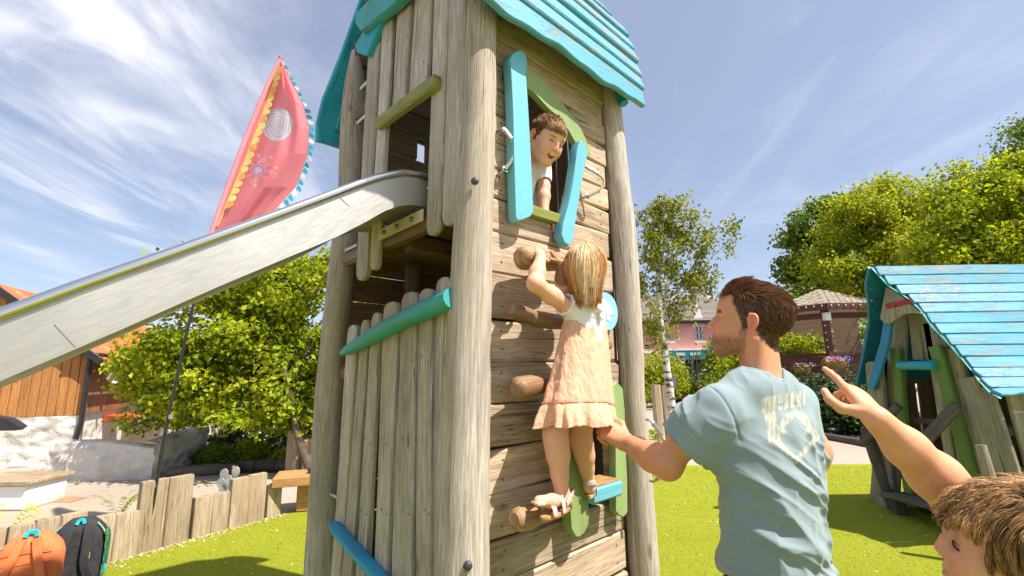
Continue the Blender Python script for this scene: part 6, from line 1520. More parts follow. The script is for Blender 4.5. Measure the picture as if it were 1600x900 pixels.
def hand_sdf(W, d, n, t, L, curls, thumb, spread=.10, side=1):
    """W wrist, d towards knuckles, n dorsal, t towards the thumb; curls = 4x(mcp,pip,dip) degrees; thumb = list of 3 vectors in (d,n,t)"""
    d, n = unit(d), None if n is None else unit(n); n = unit(n-d*(n@d)); t = unit(t-d*(t@d)-n*(t@n)); s = SDF(); nails = []; W = V3(W)
    offs_ = [.145, .045, -.055, -.150]; lens = [(.235, .14, .115), (.26, .165, .12), (.235, .155, .12), (.19, .115, .105)]; mc = [.475, .485, .460, .415]; rr = [.050, .051, .048, .043]
    knk = []
    for i in range(4):
        M0 = W+t*L*offs_[i]*.55+d*L*.06; M1 = W+d*L*mc[i]+t*L*offs_[i]+n*L*(.012-abs(i-1.3)*.012); knk.append(M1)
        s.cap(M0, M1, L*.075, L*.062, k=L*.10)
        dirr = unit(d+t*spread*(1.2-i)*.8); p = M1; ang = 0
        for j in range(3):
            ang += math.radians(curls[i][j]); v = unit(dirr*math.cos(ang)-n*math.sin(ang)); q = p+v*L*lens[i][j]*.92
            s.cap(p, q, L*rr[i]*(1.12, 1.0, .92)[j], L*rr[i]*(1.0, .93, .78)[j], k=L*.020); 
            if j == 2: nn = unit(n*math.cos(ang)+dirr*math.sin(ang)); nails.append((q+nn*L*rr[i]*.7-v*L*.012, nn, v, L*.040))
            p = q
    s.ell(W+d*L*.26-n*L*.02, (L*.17, L*.24, L*.085), np.stack([t, d, n], 1), k=L*.06)
    T0 = W+d*L*.10+t*L*.12-n*L*.03; P = [T0]; rs = [L*.085, L*.070, L*.058, L*.050]
    for v, l in zip(thumb, (.24, .18, .155)): vv = unit(d*v[0]+n*v[1]+t*v[2]); P.append(P[-1]+vv*L*l)
    s.chain(P, rs, k=L*.035); vv = unit(P[3]-P[2]); nn = unit(n+t*.6); nn = unit(nn-vv*(nn@vv)); nails.append((P[3]+nn*L*.04-vv*L*.01, nn, vv, L*.046))
    return s, nails, knk
def skin_colors(v, N, base, nails=(), pink=(), amt=.35):
    c = np.tile(np.array(base), (len(v), 1)); 
    for p, r in pink: c = lerpc(c, amt*(1-sstep(np.linalg.norm(v-V3(p), axis=1), r*.4, r)), np.array(base)*np.array([1.05, .66, .6]))
    for p, nn, vv, r in nails:
        q = v-p; dd = np.linalg.norm(q-np.outer(q@vv, vv)*.35, axis=1); c = lerpc(c, .75*(1-sstep(dd, r*.75, r*.95))*(N@nn > .3), (.80, .50, .42))
    return c
def head_colors(P, base, lips=(.50, .17, .14), scalp=None, hairline=None, stubble=0., brow=(.06, .03, .02), mouth=0., browamt=.75):
    """P in head space"""
    x, y, z = P.T; c = np.tile(np.array(base), (len(P), 1)); face = y > .04
    ax = np.abs(x)
    c = lerpc(c, .38*np.exp(-(((ax-.038)/.020)**2+((z+.026)/.018)**2))*face, (.72, .22, .16))
    c = lerpc(c, .30*np.exp(-((x/.013)**2+((z+.022)/.012)**2))*(y > .09), (.70, .22, .15))
    c = lerpc(c, .45*(ax > .078)*(np.abs(z) < .05), (.72, .20, .12))
    lip = np.exp(-((np.maximum(ax-.008, 0)/.0125)**2+((z+.0590+.005*mouth)/(.0080+.004*mouth))**2)*1.2)
    c = lerpc(c, sstep(lip, .40, .62)*(y > .074)*.85, lips)
    if mouth:
        m = (ax/(.0185*mouth))**2+((z+.0612-.004*(ax/.015)**2)/.0062)**2 < 1.0; c[m & (y > .04)] = (.09, .012, .012); m2 = m & (z > -.0605+.004*(ax/.015)**2) & (ax < .0135); c[m2 & (y > .04)] = (.75, .70, .66); 
    c = lerpc(c, .30*np.exp(-(((ax-.0315)/.017)**2+((z-.004)/.011)**2))*face, (.42, .18, .13))
    lash = np.exp(-((np.maximum(np.abs(ax-.0315)-.0085, 0)/.004)**2+((z-.0058+.05*np.abs(ax-.0315))/.0020)**2)); c = lerpc(c, sstep(lash, .35, .7)*.8*(y > .06), (.05, .025, .018))
    br = np.exp(-((np.maximum(np.abs(ax-.032)-.012-.003*stubble, 0)/.008)**2+((z-.0270+.10*(ax-.032)**2*60*0+.12*np.maximum(ax-.036, 0))/(.0042+.003*stubble))**2)); c = lerpc(c, sstep(br, .35, .7)*browamt*face*(y > .055), brow)
    if stubble:
        nn = pnoise(P, 900, 3)*.5+pnoise(P, 420, 5)*.5
        m = sstep(-z, .036, .062)*sstep(y, -.012, .02)*(1-sstep(-z, .115, .135)*sstep(y, .02, .06)*0)
        m = np.maximum(m, sstep(-z, .01, .03)*(y < .02)*(y > -.002)*.8*(ax > .05))
        m = m*(1-.75*np.exp(-(((ax-.036)/.016)**2+((z+.040)/.015)**2)))
        c = lerpc(c, np.clip(stubble*m*(.75+.9*nn), 0, .8), (.12, .055, .03))
    if scalp is not None: c = lerpc(c, hairline(P), scalp)
    return c
def eyes(c, R, sc, par, iris=(.06, .03, .02), openf=1.):
    for sg in (-1, 1):
        e = MB(); e.ball((0, 0, 0), 1, 20, 12); vs = []; 
        cc = V3(c)+R@(np.array([sg*.0315, .0690, .0035])*sc)
        v = np.array(e.v)@R.T*(.0132*sc)+cc; loc = np.array(e.v)
        fd = loc@unit(np.array([0, 1, -.25])); col = np.tile(np.array([.75, .70, .67]), (len(v), 1)); col[fd > .86] = iris; col[fd > .965] = (.005, .004, .004)
        q = [f for f in e.f if len(f) == 4]; 
        me = bpy.data.meshes.new('eye'); me.from_pydata([tuple(p) for p in v], [], e.f); me.polygons.foreach_set('use_smooth', [True]*len(me.polygons))
        a = me.color_attributes.new('Col', 'FLOAT_COLOR', 'POINT'); cc_ = np.ones((len(v), 4), np.float32); cc_[:, :3] = col; a.data.foreach_set('color', cc_.ravel())
        obj('eye', me, MT['eye'], par)
m = vcol('eye_surface', .12, 0, spec=.6); MT['eye'] = m
# ---- hair, vectorised strands in head space
def strands(roots, N0, comb, length, steps=10, lift=.006, grav=0., noise_=.1, seed=0, ellc=(0, -.018, .040), ellr=(.0755, .098, .083), stiff=.6, up=None, R=None, hug=1.0, pnz=22.):
    r = np.random.default_rng(seed); n = len(roots); P = roots.copy(); cb = comb(P); d = cb+N0*.5; d /= np.linalg.norm(d, axis=1)[:, None]
    out = [P.copy()]; length = np.broadcast_to(length, n); st = (length/steps)[:, None]; ec, er = np.array(ellc), np.array(ellr)
    rnd = r.normal(size=(n, 3))*noise_*.45; gl = np.array([0, 0, -1.]) if R is None else R.T@np.array([0, 0, -1.]); lf = lift*r.uniform(.35, 1.35, n)
    for i in range(steps):
        cb = comb(P); nz_ = np.stack([pnoise(P, pnz, seed+1), pnoise(P, pnz, seed+2), pnoise(P, pnz, seed+3)], 1)*noise_*1.7
        d = d*stiff+(cb+rnd+nz_)*(1-stiff)+gl*grav*((i+1)/steps); d /= np.linalg.norm(d, axis=1)[:, None]; P = P+d*st
        q = (P-ec)/(er); k = np.linalg.norm(q, axis=1); want = 1+lf*min(1, (i+1)/3)/er.mean()
        m = (k < want) ; P[m] = ec+(q[m]/k[m][:, None]*want[m][:, None])*er
        if hug: 
            far = (k > want+.10) & (i < steps*hug*0)
        out.append(P.copy())
    return np.stack(out, 1)
def clump(S, m, amt, seed, tip=1.2):
    r = np.random.default_rng(seed); n, k, _ = S.shape; gi = r.choice(n, m, replace=False); G = S[gi, 0]; idx = np.empty(n, int)
    for a in range(0, n, 2000): idx[a:a+2000] = np.argmin(((S[a:a+2000, 0][:, None]-G[None])**2).sum(2), 1)
    w = (amt*np.linspace(0, 1, k)**tip)[None, :, None]*r.uniform(.6, 1.0, (n, 1, 1)); return S*(1-w)+S[gi[idx]]*w, idx
def strandmesh(S, rad, cols, tipdark=1.0, taper=.25):
    n, k, _ = S.shape; T_ = np.gradient(S, axis=1); T_ /= np.linalg.norm(T_, axis=2)[..., None]+1e-9
    a = np.cross(T_, np.array([.31, .2, .93])); a /= np.linalg.norm(a, axis=2)[..., None]+1e-9; b = np.cross(T_, a)
    w = rad*(1-(1-taper)*np.linspace(0, 1, k)**2)[None, :, None]*np.ones((n, 1, 1)); V = np.stack([S+w*(a*math.cos(x)+b*math.sin(x)) for x in (0, 2.094, 4.189)], 2)
    idx = np.arange(n*k*3).reshape(n, k, 3); F = [np.stack([idx[:, :-1, j], idx[:, :-1, (j+1) % 3], idx[:, 1:, (j+1) % 3], idx[:, 1:, j]], -1).reshape(-1, 4) for j in range(3)]
    C = np.repeat(np.repeat(cols[:, None, :], k, 1)[:, :, None, :], 3, 2)
    return V.reshape(-1, 3), np.concatenate(F), C.reshape(-1, 3)
def scalp_roots(n, mask, seed, ellc=(0, -.018, .040), ellr=(.0755, .098, .083)):
    r = np.random.default_rng(seed); out = []; N_ = []
    tot = 0
    while tot < n:
        q = r.normal(size=(n*3, 3)); q /= np.linalg.norm(q, axis=1)[:, None]; P = np.array(ellc)+q*np.array(ellr); m = mask(P, r); out.append(P[m]); nn = q/np.array(ellr); nn /= np.linalg.norm(nn, axis=1)[:, None]; N_.append(nn[m]); tot += m.sum()
    return np.concatenate(out)[:n], np.concatenate(N_)[:n]
def mesh_roots(v, N, C, R, sc, mask, n, seed):
    r = np.random.default_rng(seed); P = to_local(v, C, R, sc); Nl = N@R; ok = (np.abs(P) < .15).all(1) & mask(P); P, Nl = P[ok], Nl[ok]
    i = r.integers(0, len(P), n); t = np.cross(Nl[i], r.normal(size=(n, 3))); return P[i]+t/(np.linalg.norm(t, axis=1)[:, None]+1e-9)*r.uniform(0, .0022, (n, 1)), Nl[i]
def tang(P, v, ellc=(0, -.018, .040), ellr=(.0755, .098, .083)):
    nn = (P-np.array(ellc))/np.array(ellr)**2; nn /= np.linalg.norm(nn, axis=1)[:, None]; v = v-nn*(v*nn).sum(1)[:, None]; return v/(np.linalg.norm(v, axis=1)[:, None]+1e-6)
def addhair(name, S, rad, cols, c, R, sc, par, **k):
    S = V3(c)+(S*sc)@R.T; V, F, C = strandmesh(S, rad, cols, **k); return obj(name, arrmesh(name, V, F, C, True), 'hair', par)
def hcols(n, a, b, seed, streak=.5):
    r = np.random.default_rng(seed); t = np.clip(r.beta(1.3, 1.6, n), 0, 1)[:, None]; return (np.array(a)*(1-t)+np.array(b)*t)*r.uniform(.75, 1.2, (n, 1))
def line_w(P, f_, width=.006): return np.clip(f_(P)/width+.5, 0, 1)
def put_mesh(name, sdf, h, colf, mat, par, disp=None, sm=1, label=None):
    v, F = sdf.mesh(h); v = smoothm(v, F, sm)
    if disp is not None: N = vnormals(v, F); v = v+N*disp(v, N)[:, None]
    N = vnormals(v, F); o = obj(name, arrmesh(name, v, F, colf(v, N)), mat, par, label=label); return o

# ============================================================ the man
SK_M = (.60, .29, .165)
manbase = np.array([.76, 1.45, 0]); man = thing('person', 'man in faded blue grey t-shirt looking up and holding the hem of a dress', 'person', manbase)
HC = atY(1169, 507, 1.43); HR = Rframe((-.86, .46, .20), 0.0); HS = 1.01
tf = unit(np.array([-.45, .89, 0])); tr = np.array([tf[1], -tf[0], 0])       # torso facing, torso right
Sh = np.array([.735, 1.42, 0])
def B_(r_, f_, z): return Sh+tr*r_+tf*f_+EZ*z
shL, shR = B_(-.178, .0, 1.385), B_(.178, .0, 1.385)
elb = atY(1041, 722, 1.42); wr = atY(979, 692, 1.60)
hd = unit(atY(950, 671, 1.635)-wr); 
hand, nails, kn = hand_sdf(wr, hd, np.array([.25, -.92, .30]), np.array([-.2, .1, 1.0]), .185, [(38, 62, 30), (55, 72, 40), (62, 75, 40), (66, 75, 40)], [(.75, .05, .55), (.92, -.25, .05), (.90, -.40, -.30)], .05)
arm = SDF(); arm.chain([shL, shL*.5+elb*.5+EZ*.005, elb], [.053, .046, .039], k=.03); arm.ell(elb+unit(elb-wr)*.008-EZ*.012, (.033, .033, .033), k=.03)
arm.chain([elb, elb*.68+wr*.32+np.array([0, 0, -.004]), elb*.3+wr*.7, wr], [.038, .041, .0315, .0255], k=.03)
arm.ell(wr*.97+kn[1]*.03, (.028, .030, .022), k=.02)
nk0 = HC+HR@np.array([0, -.035, -.06]); nk1 = B_(0, -.02, 1.43)
body = head_sdf().xform(HC, HR, HS)
body.chain([nk0, nk1, nk1-EZ*.05], [.053, .057, .060], k=.03)
for sg in (-1, 1): body.cap(HC+HR@np.array([sg*.055, -.03, -.05]), nk1-EZ*.02+tr*sg*.03, .02, .022, k=.03)
body.chain([shL, B_(0, 0, 1.36), shR], [.05, .07, .05], k=.04)
rel = B_(.245, .03, 1.13); body.chain([shR, B_(.225, -.01, 1.24), rel], [.05, .047, .040], k=.03); rwr = B_(.23, .17, .98); body.chain([rel, rwr], [.040, .026], k=.03)
h2, n2, k2 = hand_sdf(rwr, rwr-rel+tf*.1, tr, tf, .18, [(20, 25, 15)]*4, [(.8, -.3, .5), (.9, -.3, .2), (1, -.2, 0)]); body = body+h2
def mcol(v, N):
    P = to_local(v, HC, HR, HS); isH = (np.abs(P) < .17).all(1) & (P[:, 2] > -.14)
    c = skin_colors(v, N, SK_M, nails, [(k_, .022) for k_ in kn]+[(elb-EZ*.03, .06)])
    hc = head_colors(P, SK_M, stubble=.85, scalp=(.075, .045, .03), hairline=lambda P: man_mask(P), brow=(.05, .025, .015), browamt=.95); w = sstep(P[:, 2], -.15, -.12)*isH
    return c*(1-w[:, None])+hc*w[:, None]
def man_line(P):   # > 0 inside the hair
    x, y, z = P.T; ax = np.abs(x)
    l = np.maximum(z-.077-.20*np.maximum(ax-.035, 0), np.minimum(.013-y+.42*(z+.016)-.10*np.maximum(z-.05, 0), np.minimum(z+.018, 9)))
    l = np.minimum(l, np.where(y > .02, z-.0, 9))
    l = np.maximum(l, np.minimum(-.030-y, z+.034+.75*np.clip(-.030-y, 0, .05)))
    ear = (ax > .0765) & (z < .034) & (z > -.045) & (y > -.040) & (y < .012); l = np.where(ear, -.02, l); return l
_ml = man_line
def man_line(P): return _ml(P)+.0045*pnoise(P, 130, 41)+.003*pnoise(P, 300, 42)
def man_mask(P): return np.clip(man_line(P)/.008+.5, 0, 1)*.88
v1, F1 = body.mesh(.0030); v1 = smoothm(v1, F1, 1); v2, F2 = (arm+hand).mesh(.0022); v2 = smoothm(v2, F2, 1)
vv = np.concatenate([v1, v2]); FF = np.concatenate([F1, F2+len(v1)]); NN = vnormals(vv, FF); 
obj('body', arrmesh('body', vv, FF, mcol(vv, NN)), 'skin', man)
# hair
rt, rn = mesh_roots(v1, vnormals(v1, F1), HC, HR, HS, lambda P: man_line(P) > 0, 15000, 4)
def mcomb(P):
    x, y, z = P.T; topw = sstep(z, .060, .095)
    v = np.stack([.35*topw, -1.0*topw-.45*(1-topw), -.15*topw-1.0*(1-topw)], 1); return tang(P, v)
x, y, z = rt.T; topw = sstep(z, .060, .095); fr = sstep(y, .0, .06)*topw; ln = .013+.030*topw+.012*fr+.006*sstep(z, .0, .06); ln = ln*(.42+.58*np.maximum(topw, sstep(z, -.05, .045)))*(.55+.45*sstep(man_line(rt), .0, .014))
S = strands(rt, rn, mcomb, ln, 8, lift=.0035, noise_=.15, seed=5, stiff=.55, pnz=26)
lf = np.linspace(0, 1, 9)[None, :, None]; S = S+rn[:, None, :]*((.002+.011*topw*sstep(y, -.08, .05))[:, None, None])*np.sin(lf*2.3)*(1+.5*pnoise(rt, 30, 6))[:, None, None]
S[:, :, 1] += (.004*fr*np.exp(-((rt[:, 1]-.06)/.02)**2))[:, None]*np.sin(lf[:, :, 0]*1.8)
S, ci_ = clump(S, 900, .75, 31)
rg_ = np.random.default_rng(2)
hcm = hcols(len(rt), (.045, .024, .015), (.21, .095, .045), 7); grey = rg_.random(len(rt)) < (.30*(1-topw)*sstep(y, -.05, .02)+.05*(1-topw)); hcm[grey] = np.array([.26, .22, .19])*rg_.uniform(.6, 1.1, (grey.sum(), 1)); cop = (rg_.random(len(rt)) < .35*topw); hcm[cop] = np.array([.42, .185, .075])*rg_.uniform(.6, 1.2, (cop.sum(), 1))  # copper strands on top put the sun's highlight into the hair colour
addhair('hair', S, .0006, hcm, HC, HR, HS*1.0, man)
hair_out = S
# eyes
eyes(HC, HR, HS, man, (.10, .12, .12))
# shirt
sh = SDF()
sh.ell(B_(0, -.005, 1.30), (.195, .112, .150), np.stack([tr, tf, EZ], 1), k=.05)
sh.ell(B_(0, -.010, 1.15), (.168, .110, .20), np.stack([tr, tf, EZ], 1), k=.05)
sh.ell(B_(0, .0, .96), (.170, .114, .20), np.stack([tr, tf, EZ], 1), k=.06)
sh.chain([B_(-.15, -.0, 1.395), B_(-.05, -.015, 1.435), B_(.05, -.015, 1.435), B_(.15, 0, 1.395)], [.058, .062, .062, .058], k=.05)
slv = shL*.42+elb*.58
sh.chain([shL+EZ*-.004, shL*.7+elb*.3, slv], [.070, .075, .080], k=.035)
sl2 = shR*.35+rel*.65; sh.chain([shR, sl2], [.066, .064], k=.035)
sh.cut(slv-unit(elb-shL)*.028, (elb-shL)+np.array([0, 0, -.03])) if False else None
ax_ = unit(elb-shL); 
def local_cut_shirt(v):
    return v
sh.cut(B_(0, 0, .925), EZ*-1-tr*.17); 
sh.scut(slv-ax_*.02, slv+ax_*.2, .066, .15, .002)
sh.scut(nk1+EZ*.022+tf*.004, nk1+EZ*.10+tf*.03, .0665, .085, .004)
def shirt_disp(v, N):
    u = (v-Sh)@tr; f_ = (v-Sh)@tf; z = v[:, 2]; d = np.zeros(len(v))
    tor = 1-sstep(np.linalg.norm(v-shL, axis=1)-.0, .02, .10)*0
    torso = sstep(-np.abs(u)+.23, .0, .06)*sstep(1.40-z, 0, .08)
    # diagonal pulls from the left armpit down to the right hip
    dg = (z-1.22)*.80+(u+.12)*.62; al = (u+.12)*.80-(z-1.22)*.62
    Q = np.stack([dg*20, al*3.2, f_*3], 1); rdg = 1-np.abs(pnoise(Q, 1., 4)); d += torso*sstep(1.36-z, 0, .15)*.028*(rdg**2.8-.32)
    Q = np.stack([dg*42+1, al*6, f_*6], 1); d += torso*sstep(1.36-z, 0, .15)*.008*(1-np.abs(pnoise(Q, 1., 9)))**2
    # upright hang folds of the back
    Q = np.stack([u*24+z*2.5, z*2.6, f_*2], 1); d += torso*sstep(u, -.08, .05)*.014*((1-np.abs(pnoise(Q, 1., 6)))**2.5-.4)*sstep(1.38-z, .0, .10)
    # blouse over at the waist
    d += .012*np.exp(-((z-.945+.10*u)/.022)**2)*sstep(u, -.1, .1) - .008*np.exp(-((z-.985+.12*u)/.02)**2)*sstep(u, -.1, .1)
    # sleeve rucks
    w = 1-sstep(np.linalg.norm(v-(shL*.5+slv*.5), axis=1), .07, .12); a = (v-shL)@ax_; Q = np.stack([a*30+u*12, f_*9, z*7], 1); d += w*.010*((1-np.abs(pnoise(Q, 1., 12)))**2.2-.4)
    d += .0050*pnoise(v, 12, 2)+.0020*pnoise(v*np.array([1, 1, .5]), 40, 3)+.004*((1-np.abs(pnoise(v*np.array([1, 1, .6]), 19, 31)))**3-.3)
    # seam lines
    sd = np.abs((v-shL)@unit(ax_*.55-tr*.85)-.002); near = 1-sstep(np.linalg.norm(v-shL, axis=1), .085, .11)
    d -= near*.0035*np.exp(-(sd/.0035)**2)
    hm = np.abs((v-slv)@ax_+.045); d -= (1-sstep(np.linalg.norm(v-slv, axis=1), .09, .13))*.0016*np.exp(-(hm/.0025)**2)
    d -= .003*np.exp(-(np.abs(z+.17*u-.948)/.003)**2)
    rn_ = np.linalg.norm((v-nk1)-np.outer((v-nk1)@unit(EZ+tf*.3), unit(EZ+tf*.3)), axis=1); d += .0025*np.exp(-((rn_-.073)/.007)**2)*(z > 1.40); d -= .002*np.exp(-((rn_-.086)/.003)**2)*(z > 1.38)
    return d
def projpx(v):
    q = v-CC; w = q@_f; return 800+FOC*(q@CR)/w, 450-FOC*(q@CU)/w
def shirt_col(v, N):
    c = np.tile(np.array([.235, .305, .33]), (len(v), 1)); nn = pnoise(v, 9, 1)*.5+pnoise(v, 30, 2)*.3+pnoise(v, 120, 4)*.35
    c = c*(1+.09*nn[:, None]); px, py = projpx(v)
    bk = (N@tf < .1)
    X = px-1188; Y = py-622; yy = Y+X*.18
    m = (yy > 0) & (yy < 24) & (X > 2) & (X < 70) & (np.mod(X, 9.5) < 6.2)
    m |= (X > 2+yy*.16) & (X < 18+yy*.20) & (yy > 0) & (yy < 74)
    dxx, dyy = px-1243, py-682; dm = np.abs(dxx)/38+np.abs(dyy)/40; m |= (dm > .80) & (dm < 1.08); m |= (np.hypot(dxx, dyy+16) < 24) & (np.hypot(dxx, dyy+16) > 17) & (dyy < -4)
    fade = sstep(pnoise(v, 60, 7)*.6+pnoise(v, 160, 8)*.6+.35*np.sin(px*.9), -.55, .15)
    return lerpc(c, m*bk*(px < 1285)*(.15+.55*fade), (.56, .51, .37))
put_mesh('t_shirt', sh, .0034, shirt_col, 'cotton', man, shirt_disp, 1)
ring = []
for i in range(41):
    a = 2*math.pi*i/40; ring.append(nk1+EZ*(.020-.010*math.sin(a))+tr*.0665*math.cos(a)+tf*(.0655*math.sin(a)+.004))
Wc = np.array([unit(EZ+unit(p-nk1)*-.25) for p in ring]); Tc = np.array([unit((p-nk1)*np.array([1, 1, 0])) for p in ring])
co_ = obj('collar', MB().sweep(ring, Wc, Tc, .0105, .0030, 'board'), 'cotton', man); at_ = co_.data.color_attributes.new('Col', 'FLOAT_COLOR', 'POINT'); at_.data.foreach_set('color', np.tile(np.array([.26, .335, .36, 1], np.float32), 41*8))
# trousers, simple shoes
tr_ = SDF(); tr_.ell(B_(0, .0, .87), (.170, .115, .11), np.stack([tr, tf, EZ], 1), k=.05)
for sg in (-1, 1): tr_.chain([B_(sg*.085, 0, .86), B_(sg*.10, .02, .48), B_(sg*.11, -.01, .07)], [.098, .072, .062], k=.03)
put_mesh('trousers', tr_, .006, lambda v, N: np.tile(np.array([.030, .022, .030]), (len(v), 1))*(1+.2*pnoise(v, 20, 1)[:, None]), 'cotton', man, lambda v, N: .006*pnoise(v, 14, 3))
for sg in (-1, 1):
    s_ = SDF(); s_.chain([B_(sg*.11, -.03, .05), B_(sg*.13, .16, .035)], [.048, .040], k=.02); s_.cut((0, 0, .006), (0, 0, -1)); put_mesh('shoe', s_, .006, lambda v, N: np.tile(np.array([.05, .05, .055]), (len(v), 1)), 'cotton', man)

# ============================================================ the girl on the wall
SK_C = (.74, .42, .29)
girl = thing('person', 'little girl in a peach dress climbing the wall holds, seen from behind', 'person', TW(890, 800, .16)*np.array([1, 1, 0])+EZ*1.0)
gf = EY; gr = EX                                     # she faces the wall
GH = TW(913, 424, .21); GR = Rframe((.13, .95, .24)); GS = .79
g = head_sdf(child=1).xform(GH, GR, GS)
gsL, gsR = TW(886, 478, .19), TW(938, 484, .19); gN = TW(912, 472, .20)
geL, gwL = TW(836, 443, .20), TW(845, 402, .165); geR, gwR = TW(880, 452, .15), TW(876, 412, .14)
g.chain([GH+GR@np.array([0, -.03, -.05]), gN-EZ*.015], [.036, .04], k=.02)
g.chain([gsL, gN-EZ*.05, gsR], [.028, .038, .028], k=.03)
g.chain([gsL, gsL*.5+geL*.5-EZ*.002, geL], [.032, .030, .026], k=.02); g.chain([geL, geL*.6+gwL*.4, gwL], [.026, .027, .0195], k=.02)
g.chain([gsR, geR], [.030, .026], k=.02); g.chain([geR, geR*.6+gwR*.4, gwR], [.025, .025, .019], k=.02)
hk = [(58, 48, 25), (55, 50, 25), (55, 50, 25), (60, 50, 25)]
tgL = TW(843, 386, .115); hL, nL, kL = hand_sdf(gwL, unit(tgL-gwL), -EY*1.0+EZ*.6, EX*1.0-EZ*.0, .118, hk, [(.6, -.1, .8), (.8, -.3, .4), (.8, -.5, .1)])
tgR = TW(862, 393, .115); hR, nR, kR = hand_sdf(gwR, unit(tgR-gwR), -EY*.6+EZ*.9, -EX*.4+EZ*-.8, .118, [(38, 42, 20), (36, 40, 20), (38, 42, 20), (45, 45, 20)], [(.7, -.4, .5), (.9, -.3, .1), (.9, -.3, 0)], .16)
hipL, hipR = TW(890, 590, .165), TW(918, 592, .17)
kneL, ankL = TW(867, 676, .165), TW(877, 764, .165); kneR, ankR = TW(907, 684, .13), TW(919, 746, .09)
g.chain([hipL, kneL*.6+hipL*.4, kneL], [.060, .047, .0375], k=.03); g.chain([kneL, kneL*.80+ankL*.20-EY*.002, kneL*.58+ankL*.42-EY*.003, kneL*.25+ankL*.75, ankL], [.0365, .0355, .0345, .0255, .0205], k=.03)
g.chain([hipR, kneR*.6+hipR*.4, kneR], [.058, .046, .0365], k=.03); g.chain([kneR, kneR*.8+ankR*.2-EY*.002, kneR*.55+ankR*.45-EY*.003, kneR*.25+ankR*.75, ankR], [.0355, .0345, .0325, .0250, .0205], k=.03)
# feet
ftL = [TW(884, 779, .168), TW(862, 783, .172), TW(842, 783, .172)]; g.cap(ankL, ftL[0]+EZ*-.002, .021, .022, k=.02); g.chain(ftL, [.021, .021, .017], k=.015)
fvl = unit(ftL[2]-ftL[0]); fsl = unit(np.cross(fvl, EZ)); fsl = fsl if fsl@EY < 0 else -fsl
for i in range(5): p = ftL[2]+fsl*(.018-.0095*i)-EZ*.006; g.cap(p-fvl*.005, p+fvl*(.022-.0035*abs(i-1 if i else 0)), .0070-.0005*i, .0062-.0005*i, k=.004)
ftR = [TW(921, 761, .09), TW(922, 764, .05), TW(921, 764, .01)]; g.cap(ankR, ftR[0], .021, .021, k=.02); g.chain(ftR, [.021, .021, .015], k=.015)
v1, F1 = (g+hL+hR).mesh(.0026); v1 = smoothm(v1, F1, 1); N1 = vnormals(v1, F1)
def gcol(v, N):
    P = to_local(v, GH, GR, GS); isH = (np.abs(P) < .16).all(1); c = skin_colors(v, N, SK_C, nL+nR, [(geL, .04), (kneL, .05), (kneR, .05)]+[(k_, .015) for k_ in kL+kR], .4)
    hc = head_colors(P, SK_C, scalp=(.30, .16, .06), hairline=lambda P: np.clip((P[:, 2]+.02-.8*P[:, 1])/.01, 0, 1)*(P[:, 1] < .07)); w = (sstep(P[:, 2], -.13, -.11)*isH)[:, None]; return c*(1-w)+hc*w
obj('body', arrmesh('body', v1, F1, gcol(v1, N1)), 'skin', girl)
eyes(GH, GR, GS, girl)
# straight long hair
rt, rn = mesh_roots(v1, N1, GH, GR, GS, lambda P: (P[:, 2]+.02-.8*np.maximum(P[:, 1], -.02) > 0) & (P[:, 1] < .075) & (P[:, 2] > -.035) & (np.abs(P[:, 0]) < .082), 11000, 9)
crown = np.array([.0, -.035, .121])
def gcomb(P):
    v = P-crown; v = v*np.array([1.3, .7, .0])*4*sstep(P[:, 2], .02, .10)[:, None]+np.array([0, -.25, -1.0]); v[:, 1] -= np.where(P[:, 1] > -.04, .5, 0)*sstep(P[:, 2], .02, .08); return tang(P, v)*sstep(P[:, 2], -.06, .0)[:, None]+np.array([0, -.10, -1.])*(1-sstep(P[:, 2], -.06, .0))[:, None]
r = np.random.default_rng(12); zend = -.108-.034*r.random(len(rt))-.012*np.sin(rt[:, 0]*60); ln = (rt[:, 2]-zend)*1.06+.030*(rt[:, 2] > .07)+.03*np.maximum(rt[:, 1]+.04, 0)/.1
S = strands(rt, rn, gcomb, ln, 16, lift=.008, grav=.35, noise_=.12, seed=13, stiff=.6, R=GR, pnz=24, ellr=(.077, .100, .085))
nl = sstep(-S[:, :, 2], -.03, .10); S[:, :, 0] *= .88-.16*nl; S[:, :, 1] = -.018+(S[:, :, 1]+.018)*.93; S[:, :, 0] += .006*nl*pnoise(np.stack([rt[:, 0], rt[:, 1], rt[:, 2]*0], 1), 55, 21)[:, None]; S[:, :, 2] += (.016*pnoise(rt*np.array([1, 1, .0]), 70, 22))[:, None]*nl
clus = pnoise(rt, 45, 3)[:, None]; S[:, :, 0] += (.010*np.linspace(0, 1, 17)[None, :]**2)*clus; S[:, :, 1] -= .014*np.linspace(0, 1, 17)[None, :]*np.exp(-(rt[:, 0]/.05)**2)[:, None]
S, ci_ = clump(S, 330, .72, 32, 1.0)
cg = hcols(len(rt), (.34, .105, .018), (.86, .40, .10), 14)*np.random.default_rng(4).uniform(.65, 1.2, 330)[ci_][:, None]; blonde = np.exp(-((rt[:, 0]-.002)/.020)**2)*(rt[:, 2] > .03)*(r.random(len(rt)) < .7); cg = cg*(1-blonde[:, None])+np.array([.92, .76, .48])*blonde[:, None]; dk = (pnoise(rt*np.array([1, 1, .3]), 80, 8) > .22)[:, None]; cg = np.where(dk & (blonde[:, None] == 0), cg*.42, cg)
addhair('hair', S, .0009, cg, GH, GR, GS, girl)
tieP = GH+GR@(np.array([.012, -.05, .125])*GS)
obj('hair_tie', MB().tube([tieP, tieP+EX*.012+EZ*.012, tieP+EX*.02+EZ*.028, tieP+EX*.035+EZ*.04], [.004, .0035, .003, .002], 8), plain('yellow_hair_tie', (.62, .48, .10, 1), .6), girl)
